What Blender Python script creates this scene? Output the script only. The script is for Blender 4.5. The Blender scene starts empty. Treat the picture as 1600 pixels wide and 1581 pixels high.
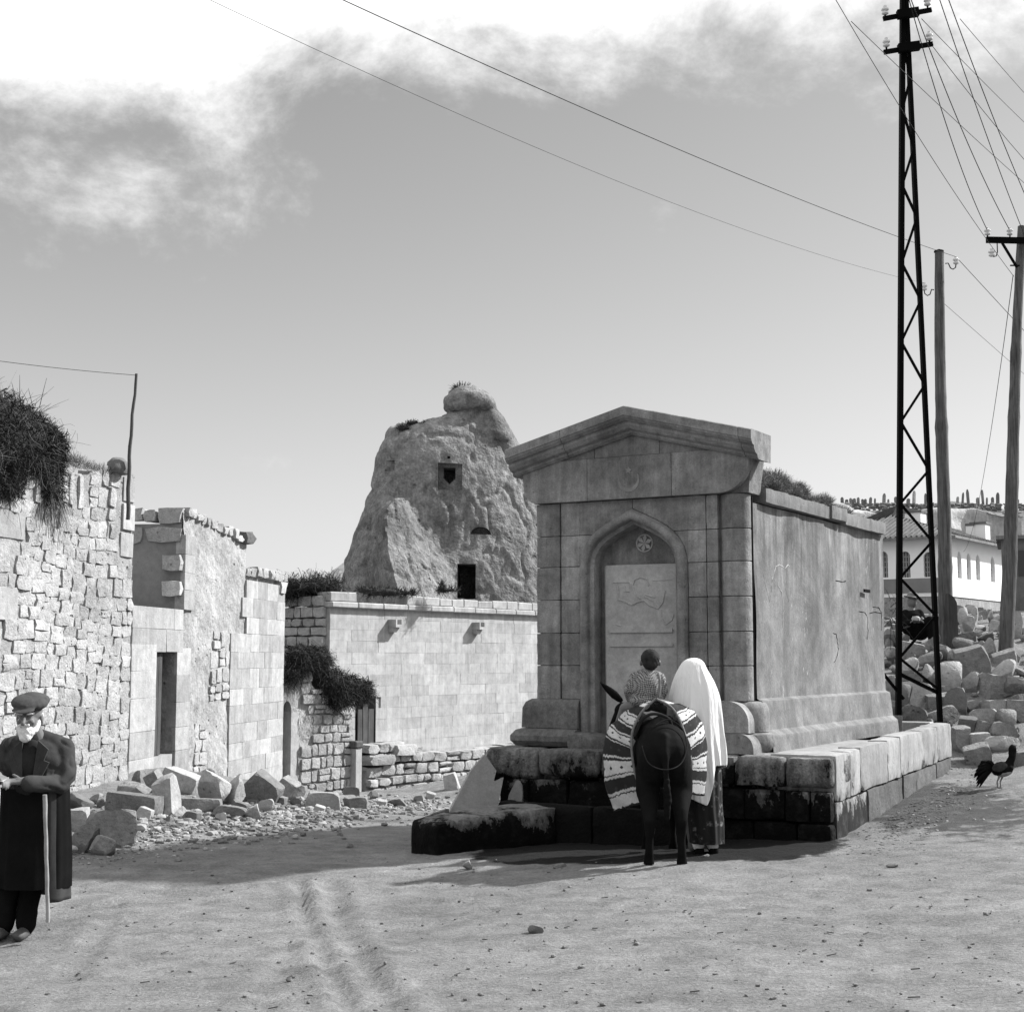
import bpy, bmesh, math, random
import numpy as np
from mathutils import Vector, Matrix, Euler, geometry
R = math.radians
random.seed(7)
rng = np.random.RandomState(11)
scene = bpy.context.scene
COL = scene.collection

# ------------------------------------------------------------------ camera
F = 2286.0; PITCH = math.atan(239.5 / F); CZ = 1.70
cam_d = bpy.data.cameras.new('camera'); cam = bpy.data.objects.new('camera', cam_d); COL.objects.link(cam)
cam_d.sensor_fit = 'HORIZONTAL'; cam_d.sensor_width = 56.0; cam_d.lens = 56.0 * F / 1600.0
cam.location = (0, 0, CZ); cam.rotation_euler = (R(90) + PITCH, 0, 0)
cam_d.clip_start = 0.1; cam_d.clip_end = 3000
scene.camera = cam

# ------------------------------------------------------------------ light
SUN_AZ = 69.0; SUN_EL = 39.0      # azimuth from +Y towards +X
sun_d = bpy.data.lights.new('sun', 'SUN'); sun = bpy.data.objects.new('sun', sun_d); COL.objects.link(sun)
sun_d.energy = 5.0; sun_d.angle = R(1.6); sun_d.color = (1, 1, 1)
sv = Vector((math.sin(R(SUN_AZ)) * math.cos(R(SUN_EL)), math.cos(R(SUN_AZ)) * math.cos(R(SUN_EL)), math.sin(R(SUN_EL))))
sun.rotation_euler = sv.to_track_quat('Z', 'Y').to_euler()
sun.location = (30, 12, 30)

world = bpy.data.worlds.new('World'); scene.world = world; world.use_nodes = True
nt = world.node_tree; nt.nodes.clear()
def wn(t, **k):
    n = nt.nodes.new(t)
    for a, b in k.items(): setattr(n, a, b)
    return n
def wl(a, b): nt.links.new(a, b)
sky = wn('ShaderNodeTexSky', sky_type='NISHITA'); sky.sun_disc = False
sky.sun_elevation = R(SUN_EL); sky.sun_rotation = R(SUN_AZ)
sky.air_density = 1.0; sky.dust_density = 1.2; sky.ozone_density = 1.0
bw = wn('ShaderNodeRGBToBW'); wl(sky.outputs[0], bw.inputs[0])
# monochrome film: film damage and bleaching drawn as clouds over the sky, by direction
tc = wn('ShaderNodeTexCoord')
mp = wn('ShaderNodeMapping'); mp.inputs['Scale'].default_value = (1.0, 1.0, 1.3); wl(tc.outputs['Generated'], mp.inputs[0])
n1 = wn('ShaderNodeTexNoise'); n1.inputs['Scale'].default_value = 6.5; n1.inputs['Detail'].default_value = 9; n1.inputs['Roughness'].default_value = 0.66; n1.inputs['Distortion'].default_value = 0.15
wl(mp.outputs[0], n1.inputs['Vector'])
sp = wn('ShaderNodeSeparateXYZ'); wl(tc.outputs['Generated'], sp.inputs[0])
def wm(op, a, b=None, c=None, clamp=False):
    m = wn('ShaderNodeMath', operation=op); m.use_clamp = clamp
    for i, v in enumerate((a, b, c)):
        if v is None: continue
        if isinstance(v, (int, float)): m.inputs[i].default_value = v
        else: wl(v, m.inputs[i])
    return m.outputs[0]
# whitened overhead and at left where the film is bleached, drawn as cloud
elev = wm('MULTIPLY', wm('SUBTRACT', sp.outputs[2], 0.388), 9.0)
elev = wm('MAXIMUM', elev, -0.42)
elev = wm('MINIMUM', elev, 0.42)
leftg = wm('MULTIPLY', wm('SUBTRACT', -0.115, sp.outputs[0]), 5.0)
leftg = wm('MINIMUM', wm('MAXIMUM', leftg, -0.0), 0.42)
lefte = wm('MULTIPLY', wm('SUBTRACT', sp.outputs[2], 0.225), 16.0, clamp=True)
leftg = wm('MULTIPLY', leftg, lefte)
cl = wm('ADD', wm('ADD', wm('MULTIPLY', wm('SUBTRACT', n1.outputs[0], 0.5), 1.5), elev), leftg)
cl = wm('ADD', cl, 0.22)
mr = wn('ShaderNodeMapRange', interpolation_type='SMOOTHSTEP'); mr.inputs['From Min'].default_value = 0.0; mr.inputs['From Max'].default_value = 0.62
wl(cl, mr.inputs['Value'])
SKY_K = 0.075; FILM_WHITE = 9.2
hzf = wm('MULTIPLY', wm('EXPONENT', wm('MULTIPLY', wm('MAXIMUM', sp.outputs[2], 0.0), -9.0)), 0.75)   # ground haze whitening the low sky all round
mh = wn('ShaderNodeMix'); mh.data_type = 'FLOAT'; wl(hzf, mh.inputs[0]); wl(bw.outputs[0], mh.inputs[2]); mh.inputs[3].default_value = 6.6
skyv = mh.outputs[0]
mixf = wn('ShaderNodeMix'); mixf.data_type = 'FLOAT'
wl(mr.outputs[0], mixf.inputs[0]); wl(skyv, mixf.inputs[2]); mixf.inputs[3].default_value = FILM_WHITE
bg = wn('ShaderNodeBackground'); bg.inputs['Strength'].default_value = SKY_K
wl(mixf.outputs[0], bg.inputs['Color'])
out = wn('ShaderNodeOutputWorld'); wl(bg.outputs[0], out.inputs[0])

vs = scene.view_settings
vs.view_transform = 'Standard'; vs.look = 'None'; vs.gamma = 1; vs.use_curve_mapping = False
vs.exposure = 0.95
scene.cycles.max_bounces = 5; scene.cycles.diffuse_bounces = 3

# ------------------------------------------------------------------ helpers
def P(px, py, Y):
    u = (px - 800) / F; v = (790.5 - py) / F
    dy = math.cos(PITCH) - v * math.sin(PITCH); dz = math.sin(PITCH) + v * math.cos(PITCH)
    return Vector((u * Y / dy, Y, CZ + dz * Y / dy))

def _hash(i, j, k, seed):
    h = (i.astype(np.int64) * 374761393 + j.astype(np.int64) * 668265263 + k.astype(np.int64) * 2147483647 + seed * 1274126177) & 0xffffffff
    h = ((h ^ (h >> 13)) * 1274126177) & 0xffffffff
    h = (h ^ (h >> 16)) & 0xffffffff
    return h / 4294967295.0
def vnoise(p, scale=1.0, seed=0):
    p = np.asarray(p, dtype=float) * scale
    i = np.floor(p); f = p - i; f = f * f * (3 - 2 * f)
    i = i.astype(np.int64)
    r = 0
    for a in (0, 1):
        wa = f[:, 0] if a else 1 - f[:, 0]
        for b in (0, 1):
            wb = f[:, 1] if b else 1 - f[:, 1]
            for c in (0, 1):
                wc = f[:, 2] if c else 1 - f[:, 2]
                r = r + wa * wb * wc * _hash(i[:, 0] + a, i[:, 1] + b, i[:, 2] + c, seed)
    return r * 2 - 1
def fbm(p, scale=1.0, octs=4, seed=0, gain=0.5):
    a = 1.0; s = 0; t = 0
    for o in range(octs):
        s = s + a * vnoise(p, scale * 2 ** o, seed + o * 17); t += a; a *= gain
    return s / t

def thing(name, label, cat, loc=(0, 0, 0), rz=0.0, group=None):
    o = bpy.data.objects.new(name, None); COL.objects.link(o)
    o.empty_display_size = 0.2
    o.location = loc; o.rotation_euler = (0, 0, rz)
    o['label'] = label; o['category'] = cat
    if group: o['group'] = group
    return o
def tag(o, label, cat, group=None):
    o['label'] = label; o['category'] = cat
    if group: o['group'] = group
    return o
def add(name, me, mat=None, parent=None, loc=None, rot=None, scl=None):
    o = bpy.data.objects.new(name, me); COL.objects.link(o)
    if mat is not None and not me.materials: me.materials.append(mat)
    if parent is not None: o.parent = parent
    if loc is not None: o.location = loc
    if rot is not None: o.rotation_euler = rot
    if scl is not None: o.scale = scl
    return o
def structure(o): o['kind'] = 'structure'; return o

class MB:
    def __init__(s): s.v = []; s.f = []
    def poly(s, vs, fs):
        n = len(s.v); s.v += [tuple(v) for v in vs]; s.f += [tuple(i + n for i in f) for f in fs]; return s
    def box(s, x0, x1, y0, y1, z0, z1, ch=0.0, jit=0.0):
        xs = (x0, x1); ys = (y0, y1); zs = (z0, z1)
        if ch <= 0:
            v = [(xs[i], ys[j], zs[k]) for i in (0, 1) for j in (0, 1) for k in (0, 1)]
            if jit: v = [tuple(c + random.uniform(-jit, jit) for c in q) for q in v]
            return s.poly(v, [(0, 1, 3, 2), (4, 6, 7, 5), (0, 4, 5, 1), (2, 3, 7, 6), (0, 2, 6, 4), (1, 5, 7, 3)])
        v = []; idx = {}
        for i in (0, 1):
            for j in (0, 1):
                for k in (0, 1):
                    sx = 1 - 2 * i; sy = 1 - 2 * j; sz = 1 - 2 * k
                    jx, jy, jz = [random.uniform(-jit, jit) for _ in range(3)]
                    b = (xs[i] + jx, ys[j] + jy, zs[k] + jz)
                    for a, p in (('x', (b[0], b[1] + sy * ch, b[2] + sz * ch)), ('y', (b[0] + sx * ch, b[1], b[2] + sz * ch)), ('z', (b[0] + sx * ch, b[1] + sy * ch, b[2]))):
                        idx[(i, j, k, a)] = len(v); v.append(p)
        f = []
        q = lambda i, j, k, a: idx[(i, j, k, a)]
        f += [(q(0,0,0,'x'), q(0,0,1,'x'), q(0,1,1,'x'), q(0,1,0,'x')), (q(1,0,0,'x'), q(1,1,0,'x'), q(1,1,1,'x'), q(1,0,1,'x'))]
        f += [(q(0,0,0,'y'), q(1,0,0,'y'), q(1,0,1,'y'), q(0,0,1,'y')), (q(0,1,0,'y'), q(0,1,1,'y'), q(1,1,1,'y'), q(1,1,0,'y'))]
        f += [(q(0,0,0,'z'), q(0,1,0,'z'), q(1,1,0,'z'), q(1,0,0,'z')), (q(0,0,1,'z'), q(1,0,1,'z'), q(1,1,1,'z'), q(0,1,1,'z'))]
        for i in (0, 1):
            for j in (0, 1): f.append((q(i,j,0,'x'), q(i,j,1,'x'), q(i,j,1,'y'), q(i,j,0,'y')))
        for i in (0, 1):
            for k in (0, 1): f.append((q(i,0,k,'x'), q(i,1,k,'x'), q(i,1,k,'z'), q(i,0,k,'z')))
        for j in (0, 1):
            for k in (0, 1): f.append((q(0,j,k,'y'), q(1,j,k,'y'), q(1,j,k,'z'), q(0,j,k,'z')))
        for i in (0, 1):
            for j in (0, 1):
                for k in (0, 1): f.append((q(i,j,k,'x'), q(i,j,k,'y'), q(i,j,k,'z')))
        return s.poly(v, f)
    def bar(s, a, b, w, h=None, up=(0, 0, 1)):
        a = Vector(a); b = Vector(b); d = (b - a); L = d.length; d.normalize()
        up = Vector(up)
        if abs(d.dot(up)) > 0.98: up = Vector((0, 1, 0))
        x = d.cross(up).normalized(); z = x.cross(d).normalized(); h = h or w
        v = []
        for p in (a, b):
            for sx, sz in ((-1, -1), (1, -1), (1, 1), (-1, 1)): v.append(p + x * sx * w / 2 + z * sz * h / 2)
        return s.poly(v, [(0, 1, 2, 3), (7, 6, 5, 4), (0, 4, 5, 1), (1, 5, 6, 2), (2, 6, 7, 3), (3, 7, 4, 0)])
    def tube(s, pts, r, n=8, caps=True):
        pts = [Vector(p) for p in pts]; rr = r if hasattr(r, '__len__') else [r] * len(pts)
        ref = None; rings = []
        base = len(s.v); vs = []
        for i, p in enumerate(pts):
            d = (pts[min(i + 1, len(pts) - 1)] - pts[max(i - 1, 0)]).normalized()
            if ref is None:
                ref = d.orthogonal().normalized()
            x = (ref - d * ref.dot(d)); x = x.normalized() if x.length > 1e-6 else d.orthogonal().normalized()
            ref = x; y = d.cross(x)
            for k in range(n):
                a = 2 * math.pi * k / n
                vs.append(p + (x * math.cos(a) + y * math.sin(a)) * rr[i])
        f = []
        for i in range(len(pts) - 1):
            for k in range(n):
                a = i * n + k; b = i * n + (k + 1) % n
                f.append((a, b, b + n, a + n))
        if caps and n > 2:
            f.append(tuple(range(n))[::-1]); f.append(tuple((len(pts) - 1) * n + k for k in range(n)))
        return s.poly(vs, f)
    def lathe(s, prof, n=16, c=(0, 0, 0), a0=0.0, a1=2 * math.pi, sx=1, sy=1):
        full = abs(a1 - a0 - 2 * math.pi) < 1e-6; m = n if full else n + 1
        vs = []
        for r, z in prof:
            for k in range(m):
                a = a0 + (a1 - a0) * k / n
                vs.append((c[0] + r * math.cos(a) * sx, c[1] + r * math.sin(a) * sy, c[2] + z))
        f = []
        for i in range(len(prof) - 1):
            for k in range(n if full else n):
                a = i * m + k; b = i * m + (k + 1) % m
                f.append((a, b, b + m, a + m))
        if full:
            if prof[0][0] > 1e-4: f.append(tuple(range(m))[::-1])
            if prof[-1][0] > 1e-4: f.append(tuple((len(prof) - 1) * m + k for k in range(m)))
        return s.poly(vs, f)
    def prism(s, poly, y0, y1):
        # polygon in (x, z), extruded along y
        n = len(poly)
        tris = geometry.tessellate_polygon([[Vector((p[0], p[1], 0)) for p in poly]])
        vs = [(p[0], y0, p[1]) for p in poly] + [(p[0], y1, p[1]) for p in poly]
        f = [tuple(t) for t in tris] + [tuple(i + n for i in t)[::-1] for t in tris]
        for i in range(n):
            j = (i + 1) % n; f.append((i, j, j + n, i + n))
        return s.poly(vs, f)
    def grid(s, fn, nu, nv, closed=False):
        vs = [fn(i / (nu if closed else nu - 1), j / (nv - 1)) for j in range(nv) for i in range(nu)]
        f = []
        for j in range(nv - 1):
            for i in range(nu if closed else nu - 1):
                a = j * nu + i; b = j * nu + (i + 1) % nu
                f.append((a, b, b + nu, a + nu))
        return s.poly(vs, f)
    def mesh(s, name, mat=None, smooth=None, recalc=True):
        me = bpy.data.meshes.new(name); me.from_pydata([tuple(v) for v in s.v], [], s.f)
        if recalc:
            bm = bmesh.new(); bm.from_mesh(me); bmesh.ops.recalc_face_normals(bm, faces=bm.faces); bm.to_mesh(me); bm.free()
        if mat: me.materials.append(mat)
        if smooth is not None:
            me.shade_smooth()
            if smooth < 180: me.set_sharp_from_angle(angle=R(smooth))
        me.update(); return me
    def build(s, name, mat, parent=None, smooth=None, loc=None, rot=None, recalc=True):
        return add(name, s.mesh(name, mat, smooth, recalc), None, parent, loc, rot)

_rb = [0]
def rough_block(x0, x1, y0, y1, z0, z1, r=0.03, chip=0.7, face=0.006, cell=0.06, freq=9.0):
    """a dressed stone with edges worn and chipped by different amounts, faces slightly uneven"""
    _rb[0] += 1
    L = (x1 - x0, y1 - y0, z1 - z0); nn_ = [max(2, min(12, int(round(l / cell)))) for l in L]
    idx = {}; v = []
    def vid(i, j, k):
        if (i, j, k) not in idx:
            idx[(i, j, k)] = len(v); v.append((x0 + L[0] * i / nn_[0], y0 + L[1] * j / nn_[1], z0 + L[2] * k / nn_[2]))
        return idx[(i, j, k)]
    f = []
    for a in range(3):
        b, c = (a + 1) % 3, (a + 2) % 3
        for s in (0, nn_[a]):
            for i in range(nn_[b]):
                for j in range(nn_[c]):
                    def g(u, w):
                        q = [0, 0, 0]; q[a] = s; q[b] = u; q[c] = w; return vid(*q)
                    q4 = (g(i, j), g(i + 1, j), g(i + 1, j + 1), g(i, j + 1)); f.append(q4 if s else q4[::-1])
    c_ = np.array(v); off = _rb[0] * 7.3
    rr = np.clip(r * (1 + chip * 2.2 * fbm(c_ + off, freq * .6, 3, 3)), 0.002, min(L) * .45)[:, None]
    lo = np.array([x0, y0, z0]) + rr; hi = np.array([x1, y1, z1]) - rr
    cl = np.clip(c_, lo, hi); d = c_ - cl; n = np.linalg.norm(d, axis=1, keepdims=True); n[n < 1e-9] = 1
    out_ = cl + d / n * np.minimum(rr, n)
    nb = d / n; out_ = out_ + nb * (fbm(out_ + off, freq, 3, 9) * face)[:, None]
    return MB().poly(out_, f)
def apply_mods(me, mods, tmpname='tmp'):
    o = bpy.data.objects.new(tmpname, me); COL.objects.link(o)
    for t, kw in mods:
        m = o.modifiers.new(t, t)
        for k, v in kw.items(): setattr(m, k, v)
    dg = bpy.context.evaluated_depsgraph_get(); dg.update()
    me2 = bpy.data.meshes.new_from_object(o.evaluated_get(dg))
    bpy.data.objects.remove(o)
    return me2

class Blob:
    """tapered capsules and ellipsoids fused into one continuous skin"""
    def __init__(s): s.m = MB()
    def cap(s, a, ra, b, rb, n=14):
        a = Vector(a); b = Vector(b); d = (b - a); L = max(d.length, 1e-5); d = d / L
        pts = []; rr = []
        for t in (90, 75, 55, 30, 0): pts.append(a - d * ra * math.sin(R(t))); rr.append(max(ra * math.cos(R(t)), 1e-4))
        for t in (0, 30, 55, 75, 90): pts.append(b + d * rb * math.sin(R(t))); rr.append(max(rb * math.cos(R(t)), 1e-4))
        s.m.tube(pts, rr, n); return s
    def chain(s, *q):
        for i in range(len(q) - 1): s.cap(q[i][0], q[i][1], q[i + 1][0], q[i + 1][1])
        return s
    def ell(s, c, r, rot=(0, 0, 0), n=18):
        M = Euler([R(a) for a in rot]).to_matrix()
        prof = [(max(math.cos(R(t)), 1e-4), math.sin(R(t))) for t in range(-90, 91, 15)]
        t = MB().lathe(prof, n)
        s.m.poly([M @ Vector((v[0] * r[0], v[1] * r[1], v[2] * r[2])) + Vector(c) for v in t.v], t.f); return s
    def mesh(s, name, voxel, mat, smooth=3, noise=None):
        me = s.m.mesh(name)
        mods = [('REMESH', dict(mode='VOXEL', voxel_size=voxel, use_smooth_shade=True))]
        if smooth: mods.append(('SMOOTH', dict(factor=0.5, iterations=smooth)))
        me2 = apply_mods(me, mods); me2.name = name
        if noise: displace(me2, *noise)
        me2.materials.clear(); me2.materials.append(mat); me2.shade_smooth()
        return me2
    def build(s, name, voxel, mat, parent=None, smooth=3, noise=None):
        return add(name, s.mesh(name, voxel, mat, smooth, noise), None, parent)

def getco(me):
    a = np.empty(len(me.vertices) * 3); me.vertices.foreach_get('co', a); return a.reshape(-1, 3)
def getno(me):
    a = np.empty(len(me.vertices) * 3); me.vertices.foreach_get('normal', a); return a.reshape(-1, 3)
def setco(me, c): me.vertices.foreach_set('co', np.asarray(c).ravel()); me.update()
def displace(me, amp, scale, octs=4, seed=0, squash=(1, 1, 1)):
    c = getco(me); n = getno(me)
    d = fbm(c * np.array(squash), scale, octs, seed)
    setco(me, c + n * (d * amp)[:, None])

# ------------------------------------------------------------------ materials (monochrome film: greys only)
def new_mat(name):
    m = bpy.data.materials.new(name); m.use_nodes = True; m.node_tree.nodes.clear(); return m
class NT:
    def __init__(s, m): s.t = m.node_tree
    def n(s, t, **k):
        x = s.t.nodes.new(t)
        for a, b in k.items(): setattr(x, a, b)
        return x
    def l(s, a, b): s.t.links.new(a, b)
    def m(s, op, a, b=None, c=None, clamp=False):
        x = s.n('ShaderNodeMath', operation=op); x.use_clamp = clamp
        for i, v in enumerate((a, b, c)):
            if v is None: continue
            if isinstance(v, (int, float)): x.inputs[i].default_value = v
            else: s.l(v, x.inputs[i])
        return x.outputs[0]
    def noise(s, vec, scale, detail=6, rough=0.6, dist=0.0):
        x = s.n('ShaderNodeTexNoise'); x.inputs['Scale'].default_value = scale; x.inputs['Detail'].default_value = detail
        x.inputs['Roughness'].default_value = rough; x.inputs['Distortion'].default_value = dist
        s.l(vec, x.inputs['Vector']); return x.outputs[0]
    def rng(s, v, a, b, c, d, smooth=False):
        x = s.n('ShaderNodeMapRange'); x.inputs[1].default_value = a; x.inputs[2].default_value = b; x.inputs[3].default_value = c; x.inputs[4].default_value = d
        if smooth: x.interpolation_type = 'SMOOTHSTEP'
        s.l(v, x.inputs[0]); return x.outputs[0]
    def mix(s, f, a, b):
        x = s.n('ShaderNodeMix'); x.data_type = 'FLOAT'
        for i, v in ((0, f), (2, a), (3, b)):
            if isinstance(v, (int, float)): x.inputs[i].default_value = v
            else: s.l(v, x.inputs[i])
        return x.outputs[0]
    def pos(s, obj=False, scale=None):
        v = s.n('ShaderNodeTexCoord').outputs['Object'] if obj else s.n('ShaderNodeNewGeometry').outputs['Position']
        if scale:
            mp = s.n('ShaderNodeMapping'); mp.inputs['Scale'].default_value = scale; s.l(v, mp.inputs[0]); v = mp.outputs[0]
        return v
    def finish(s, val, rough=0.9, height=None, bump=0.3, bdist=0.02, spec=0.25, sheen=0, alpha=None, metallic=0):
        b = s.n('ShaderNodeBsdfPrincipled'); o = s.n('ShaderNodeOutputMaterial')
        cc = s.n('ShaderNodeCombineColor')
        for i in range(3):
            if isinstance(val, (int, float)): cc.inputs[i].default_value = val
            else: s.l(val, cc.inputs[i])
        s.l(cc.outputs[0], b.inputs['Base Color'])
        if isinstance(rough, (int, float)): b.inputs['Roughness'].default_value = rough
        else: s.l(rough, b.inputs['Roughness'])
        b.inputs['Specular IOR Level'].default_value = spec
        b.inputs['Metallic'].default_value = metallic
        if sheen: b.inputs['Sheen Weight'].default_value = sheen
        if height is not None:
            bp = s.n('ShaderNodeBump'); bp.inputs['Strength'].default_value = bump; bp.inputs['Distance'].default_value = bdist
            s.l(height, bp.inputs['Height']); s.l(bp.outputs[0], b.inputs['Normal'])
        s.l(b.outputs[0], o.inputs[0])

ALB = 0.70   # the film was exposed for the shade: stone keeps its real, fairly dark value
def stone_mat(name, v, spread=0.25, scale=2.0, rnd=0.12, bump=0.5, bdist=0.02, fine=25, pits=True, obj=False, stain=None, streak=0, speck=0.12, rough=0.92):
    """stain = (amount threshold, value, scale, zmax, zfall): dark ragged patches, denser low down; streak: vertical run marks"""
    v = v * ALB
    m = new_mat(name); t = NT(m); p = t.pos(obj)
    a = t.noise(p, scale, 8, 0.65, 0.3); b = t.noise(p, scale * 7, 5, 0.6); c = t.noise(p, fine * 3, 3, 0.7)
    val = t.rng(a, 0.25, 0.75, v * (1 - spread), v * (1 + spread))
    val = t.m('MULTIPLY', val, t.rng(b, 0.3, 0.7, 1 - speck, 1 + speck))
    val = t.m('MULTIPLY', val, t.rng(c, 0.3, 0.7, 1 - speck * 0.8, 1 + speck * 0.8))
    if rnd:
        r = t.n('ShaderNodeObjectInfo').outputs['Random']
        val = t.m('MULTIPLY', val, t.rng(r, 0, 1, 1 - rnd, 1 + rnd))
    if streak:
        ps = t.pos(obj, (1.0, 1.0, 0.09)); s1 = t.noise(ps, 7, 6, 0.65); s2 = t.noise(ps, 22, 3, 0.6)
        val = t.m('MULTIPLY', val, t.rng(s1, 0.36, 0.64, 1 - streak, 1 + streak))
        val = t.m('MULTIPLY', val, t.rng(s2, 0.3, 0.7, 1 - streak * 0.6, 1 + streak * 0.6))
    h = t.m('ADD', t.m('MULTIPLY', t.noise(p, fine * 0.35, 6, 0.65), 1.0), t.m('MULTIPLY', t.noise(p, fine * 2.2, 3, 0.6), 0.35))
    if pits:
        vo = t.n('ShaderNodeTexVoronoi'); vo.inputs['Scale'].default_value = fine * 0.8; t.l(p, vo.inputs['Vector'])
        pit = t.rng(vo.outputs['Distance'], 0.0, 0.25, 0.0, 1.0, True)
        msk = t.rng(t.noise(p, fine * 0.25, 3), 0.5, 0.62, 0.0, 1.0)
        pm = t.mix(msk, 1.0, pit)
        h = t.m('ADD', h, t.m('MULTIPLY', pm, 0.6)); val = t.m('MULTIPLY', val, t.mix(pm, 0.72, 1.0))
    if stain:
        thr, sval, sc, zmax, zf = stain
        ps = t.pos(obj, (1, 1, 0.6)); sn = t.noise(ps, sc, 9, 0.72, 0.15)
        sx = t.n('ShaderNodeSeparateXYZ'); t.l(t.pos(), sx.inputs[0])
        zz = t.m('MULTIPLY', t.m('SUBTRACT', zmax, sx.outputs[2]), zf)
        k = t.m('ADD', sn, zz); fct = t.rng(k, thr, thr + 0.02, 0, 1, True); f0 = t.rng(k, thr - 0.10, thr, 0, .62, True)
        val = t.mix(f0, val, sval * 3); val = t.mix(fct, val, t.rng(t.noise(p, 9, 6, .7), .50, .78, sval * .5, sval * 2 + .006))
    t.finish(val, rough, h, bump, bdist, 0.12)
    return m
def plain(name, v, rough=0.8, spread=0.15, scale=8, bump=0.2, bdist=0.005, obj=True, spec=None, fine=60, sheen=0, metallic=0):
    spec = spec if spec is not None else (0.03 if v < 0.06 else 0.25)
    v = v * (ALB if v < .55 else .92)
    m = new_mat(name); t = NT(m); p = t.pos(obj)
    a = t.noise(p, scale, 6, 0.6); val = t.rng(a, 0.3, 0.7, v * (1 - spread), v * (1 + spread))
    t.finish(val, rough, t.noise(p, fine, 4, 0.6), bump, bdist, spec, sheen, metallic=metallic); return m

M = {}
M['rubble'] = stone_mat('rubble_limestone', 0.42, 0.26, 1.3, 0.16, 1.0, 0.04, 14, speck=0.2)
M['mortar'] = stone_mat('earth_mortar', 0.33, 0.3, 3, 0, 1.0, 0.04, 14)
M['plaster'] = stone_mat('lime_plaster', 0.36, 0.36, 1.4, 0, 1.0, 0.05, 9, streak=0.08, speck=0.2)
M['ashlar'] = stone_mat('pale_ashlar', 0.40, 0.2, 1.2, 0.20, 0.6, 0.02, 18, streak=0.08, speck=0.16)
M['ashlar_far'] = stone_mat('yellowed_ashlar', 0.455, 0.16, 0.9, 0.11, 0.5, 0.012, 20, streak=0.10, speck=0.15)
M['shade_plaster'] = stone_mat('shaded_plaster', 0.24, 0.12, 1.5, 0, 0.3, 0.01, 20)  # plaster with the shaded end wall's darkness put into its colour
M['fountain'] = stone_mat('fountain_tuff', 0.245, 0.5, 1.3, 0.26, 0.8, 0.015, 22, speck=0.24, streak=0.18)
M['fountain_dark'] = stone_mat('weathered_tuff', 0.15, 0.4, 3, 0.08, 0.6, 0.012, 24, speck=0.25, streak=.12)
M['marble'] = stone_mat('marble_slab', 0.42, 0.3, 3.5, 0, 0.25, 0.006, 30, pits=False)
TD = stone_mat('dark_footing', 0.13, .4, 3, .15, .8, .02, 18, speck=.2)  # darker stone for the far part of the lower trough course
def side_mat():
    m = new_mat('stained_render'); t = NT(m); p = t.pos()
    a = t.noise(p, 1.1, 8, .68, .5); b = t.noise(p, 6, 7, .7); c = t.noise(p, 45, 4, .7)
    ps = t.pos(False, (1, 1, .07)); s1 = t.noise(ps, 5.5, 6, .7); s2 = t.noise(ps, 19, 4, .65)
    sx = t.n('ShaderNodeSeparateXYZ'); t.l(p, sx.inputs[0])
    hi = t.rng(sx.outputs[2], 1.9, 3.1, 0, 1, True)
    val = t.rng(a, .32, .68, .090, .205); val = t.m('MULTIPLY', val, t.rng(b, .3, .7, .74, 1.24)); val = t.m('MULTIPLY', val, t.rng(c, .3, .7, .8, 1.18))
    st = t.m('MULTIPLY', t.rng(s1, .38, .62, .62, 1.3), t.rng(s2, .35, .65, .78, 1.18))
    val = t.m('MULTIPLY', val, t.mix(t.m('ADD', t.m('MULTIPLY', hi, .75), .2), 1.0, st))
    # flakes of efflorescence, stretched downwards
    pf = t.pos(False, (1, 1, .4)); fl = t.noise(pf, 15, 6, .7); reg = t.rng(t.noise(p, 1.6, 3), .45, .6, 0, 1, True)
    fk = t.m('MULTIPLY', t.rng(fl, .60, .66, 0, 1, True), reg); val = t.mix(fk, val, .30)
    rg = t.rng(t.noise(t.pos(False, (1, 1, .25)), 2.3, 4), .52, .66, 0, 1, True); val = t.mix(t.m('MULTIPLY', rg, .5), val, .07)
    h = t.m('ADD', t.m('MULTIPLY', b, 1.0), t.m('ADD', t.m('MULTIPLY', c, .5), t.m('MULTIPLY', fk, .4)))
    t.finish(val, .92, h, .55, .015); return m
M['sidewall'] = side_mat()
M['coping'] = stone_mat('coping_stone', 0.22, 0.3, 2, 0.1, 0.5, 0.015, 22, streak=0.15)
M['platform'] = stone_mat('stained_stone', 0.19, 0.4, 4, 0.15, 1.0, 0.03, 16, speck=.25, streak=.25, stain=(0.50, 0.004, 2.6, 0.62, 0.50))  # ragged black stain, denser towards the ground
M['trough'] = stone_mat('trough_stone', 0.34, 0.22, 2.5, 0.12, 0.5, 0.015, 20, streak=0.12, stain=(0.56, 0.03, 4.0, 0.52, 0.75))
M['boulder'] = stone_mat('rubble_boulder', 0.245, 0.3, 1.8, 0.25, 1.0, 0.035, 13, speck=.2)
M['boulder_pale'] = stone_mat('pale_boulder', 0.40, 0.2, 1.8, 0.1, 1.0, 0.03, 13, speck=.16)
M['boulder_dark'] = stone_mat('dark_boulder', 0.17, 0.25, 1.8, 0.1, 0.8, 0.02, 18)
M['chimney_rock'] = stone_mat('tuff_cliff', 0.225, 0.5, 0.30, 0, 1.0, 0.25, 2.6, speck=0.34, streak=.12)
M['far_hill'] = stone_mat('far_hill_soil', 0.20, 0.3, 0.05, 0, 0.6, 0.6, 0.8)
M['far_cliff'] = stone_mat('far_cliff_tuff', 0.45, 0.25, 0.08, 0, 0.8, 0.4, 0.8, streak=0.15)
M['whitewash'] = plain('whitewash', 0.82, 0.8, 0.06, 0.5)
M['white_stain'] = plain('grey_plinth', 0.25, 0.9, 0.2, 0.6)
M['rooftile'] = plain('roof_tile', 0.16, 0.9, 0.3, 2, 0.5, 0.02)
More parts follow.
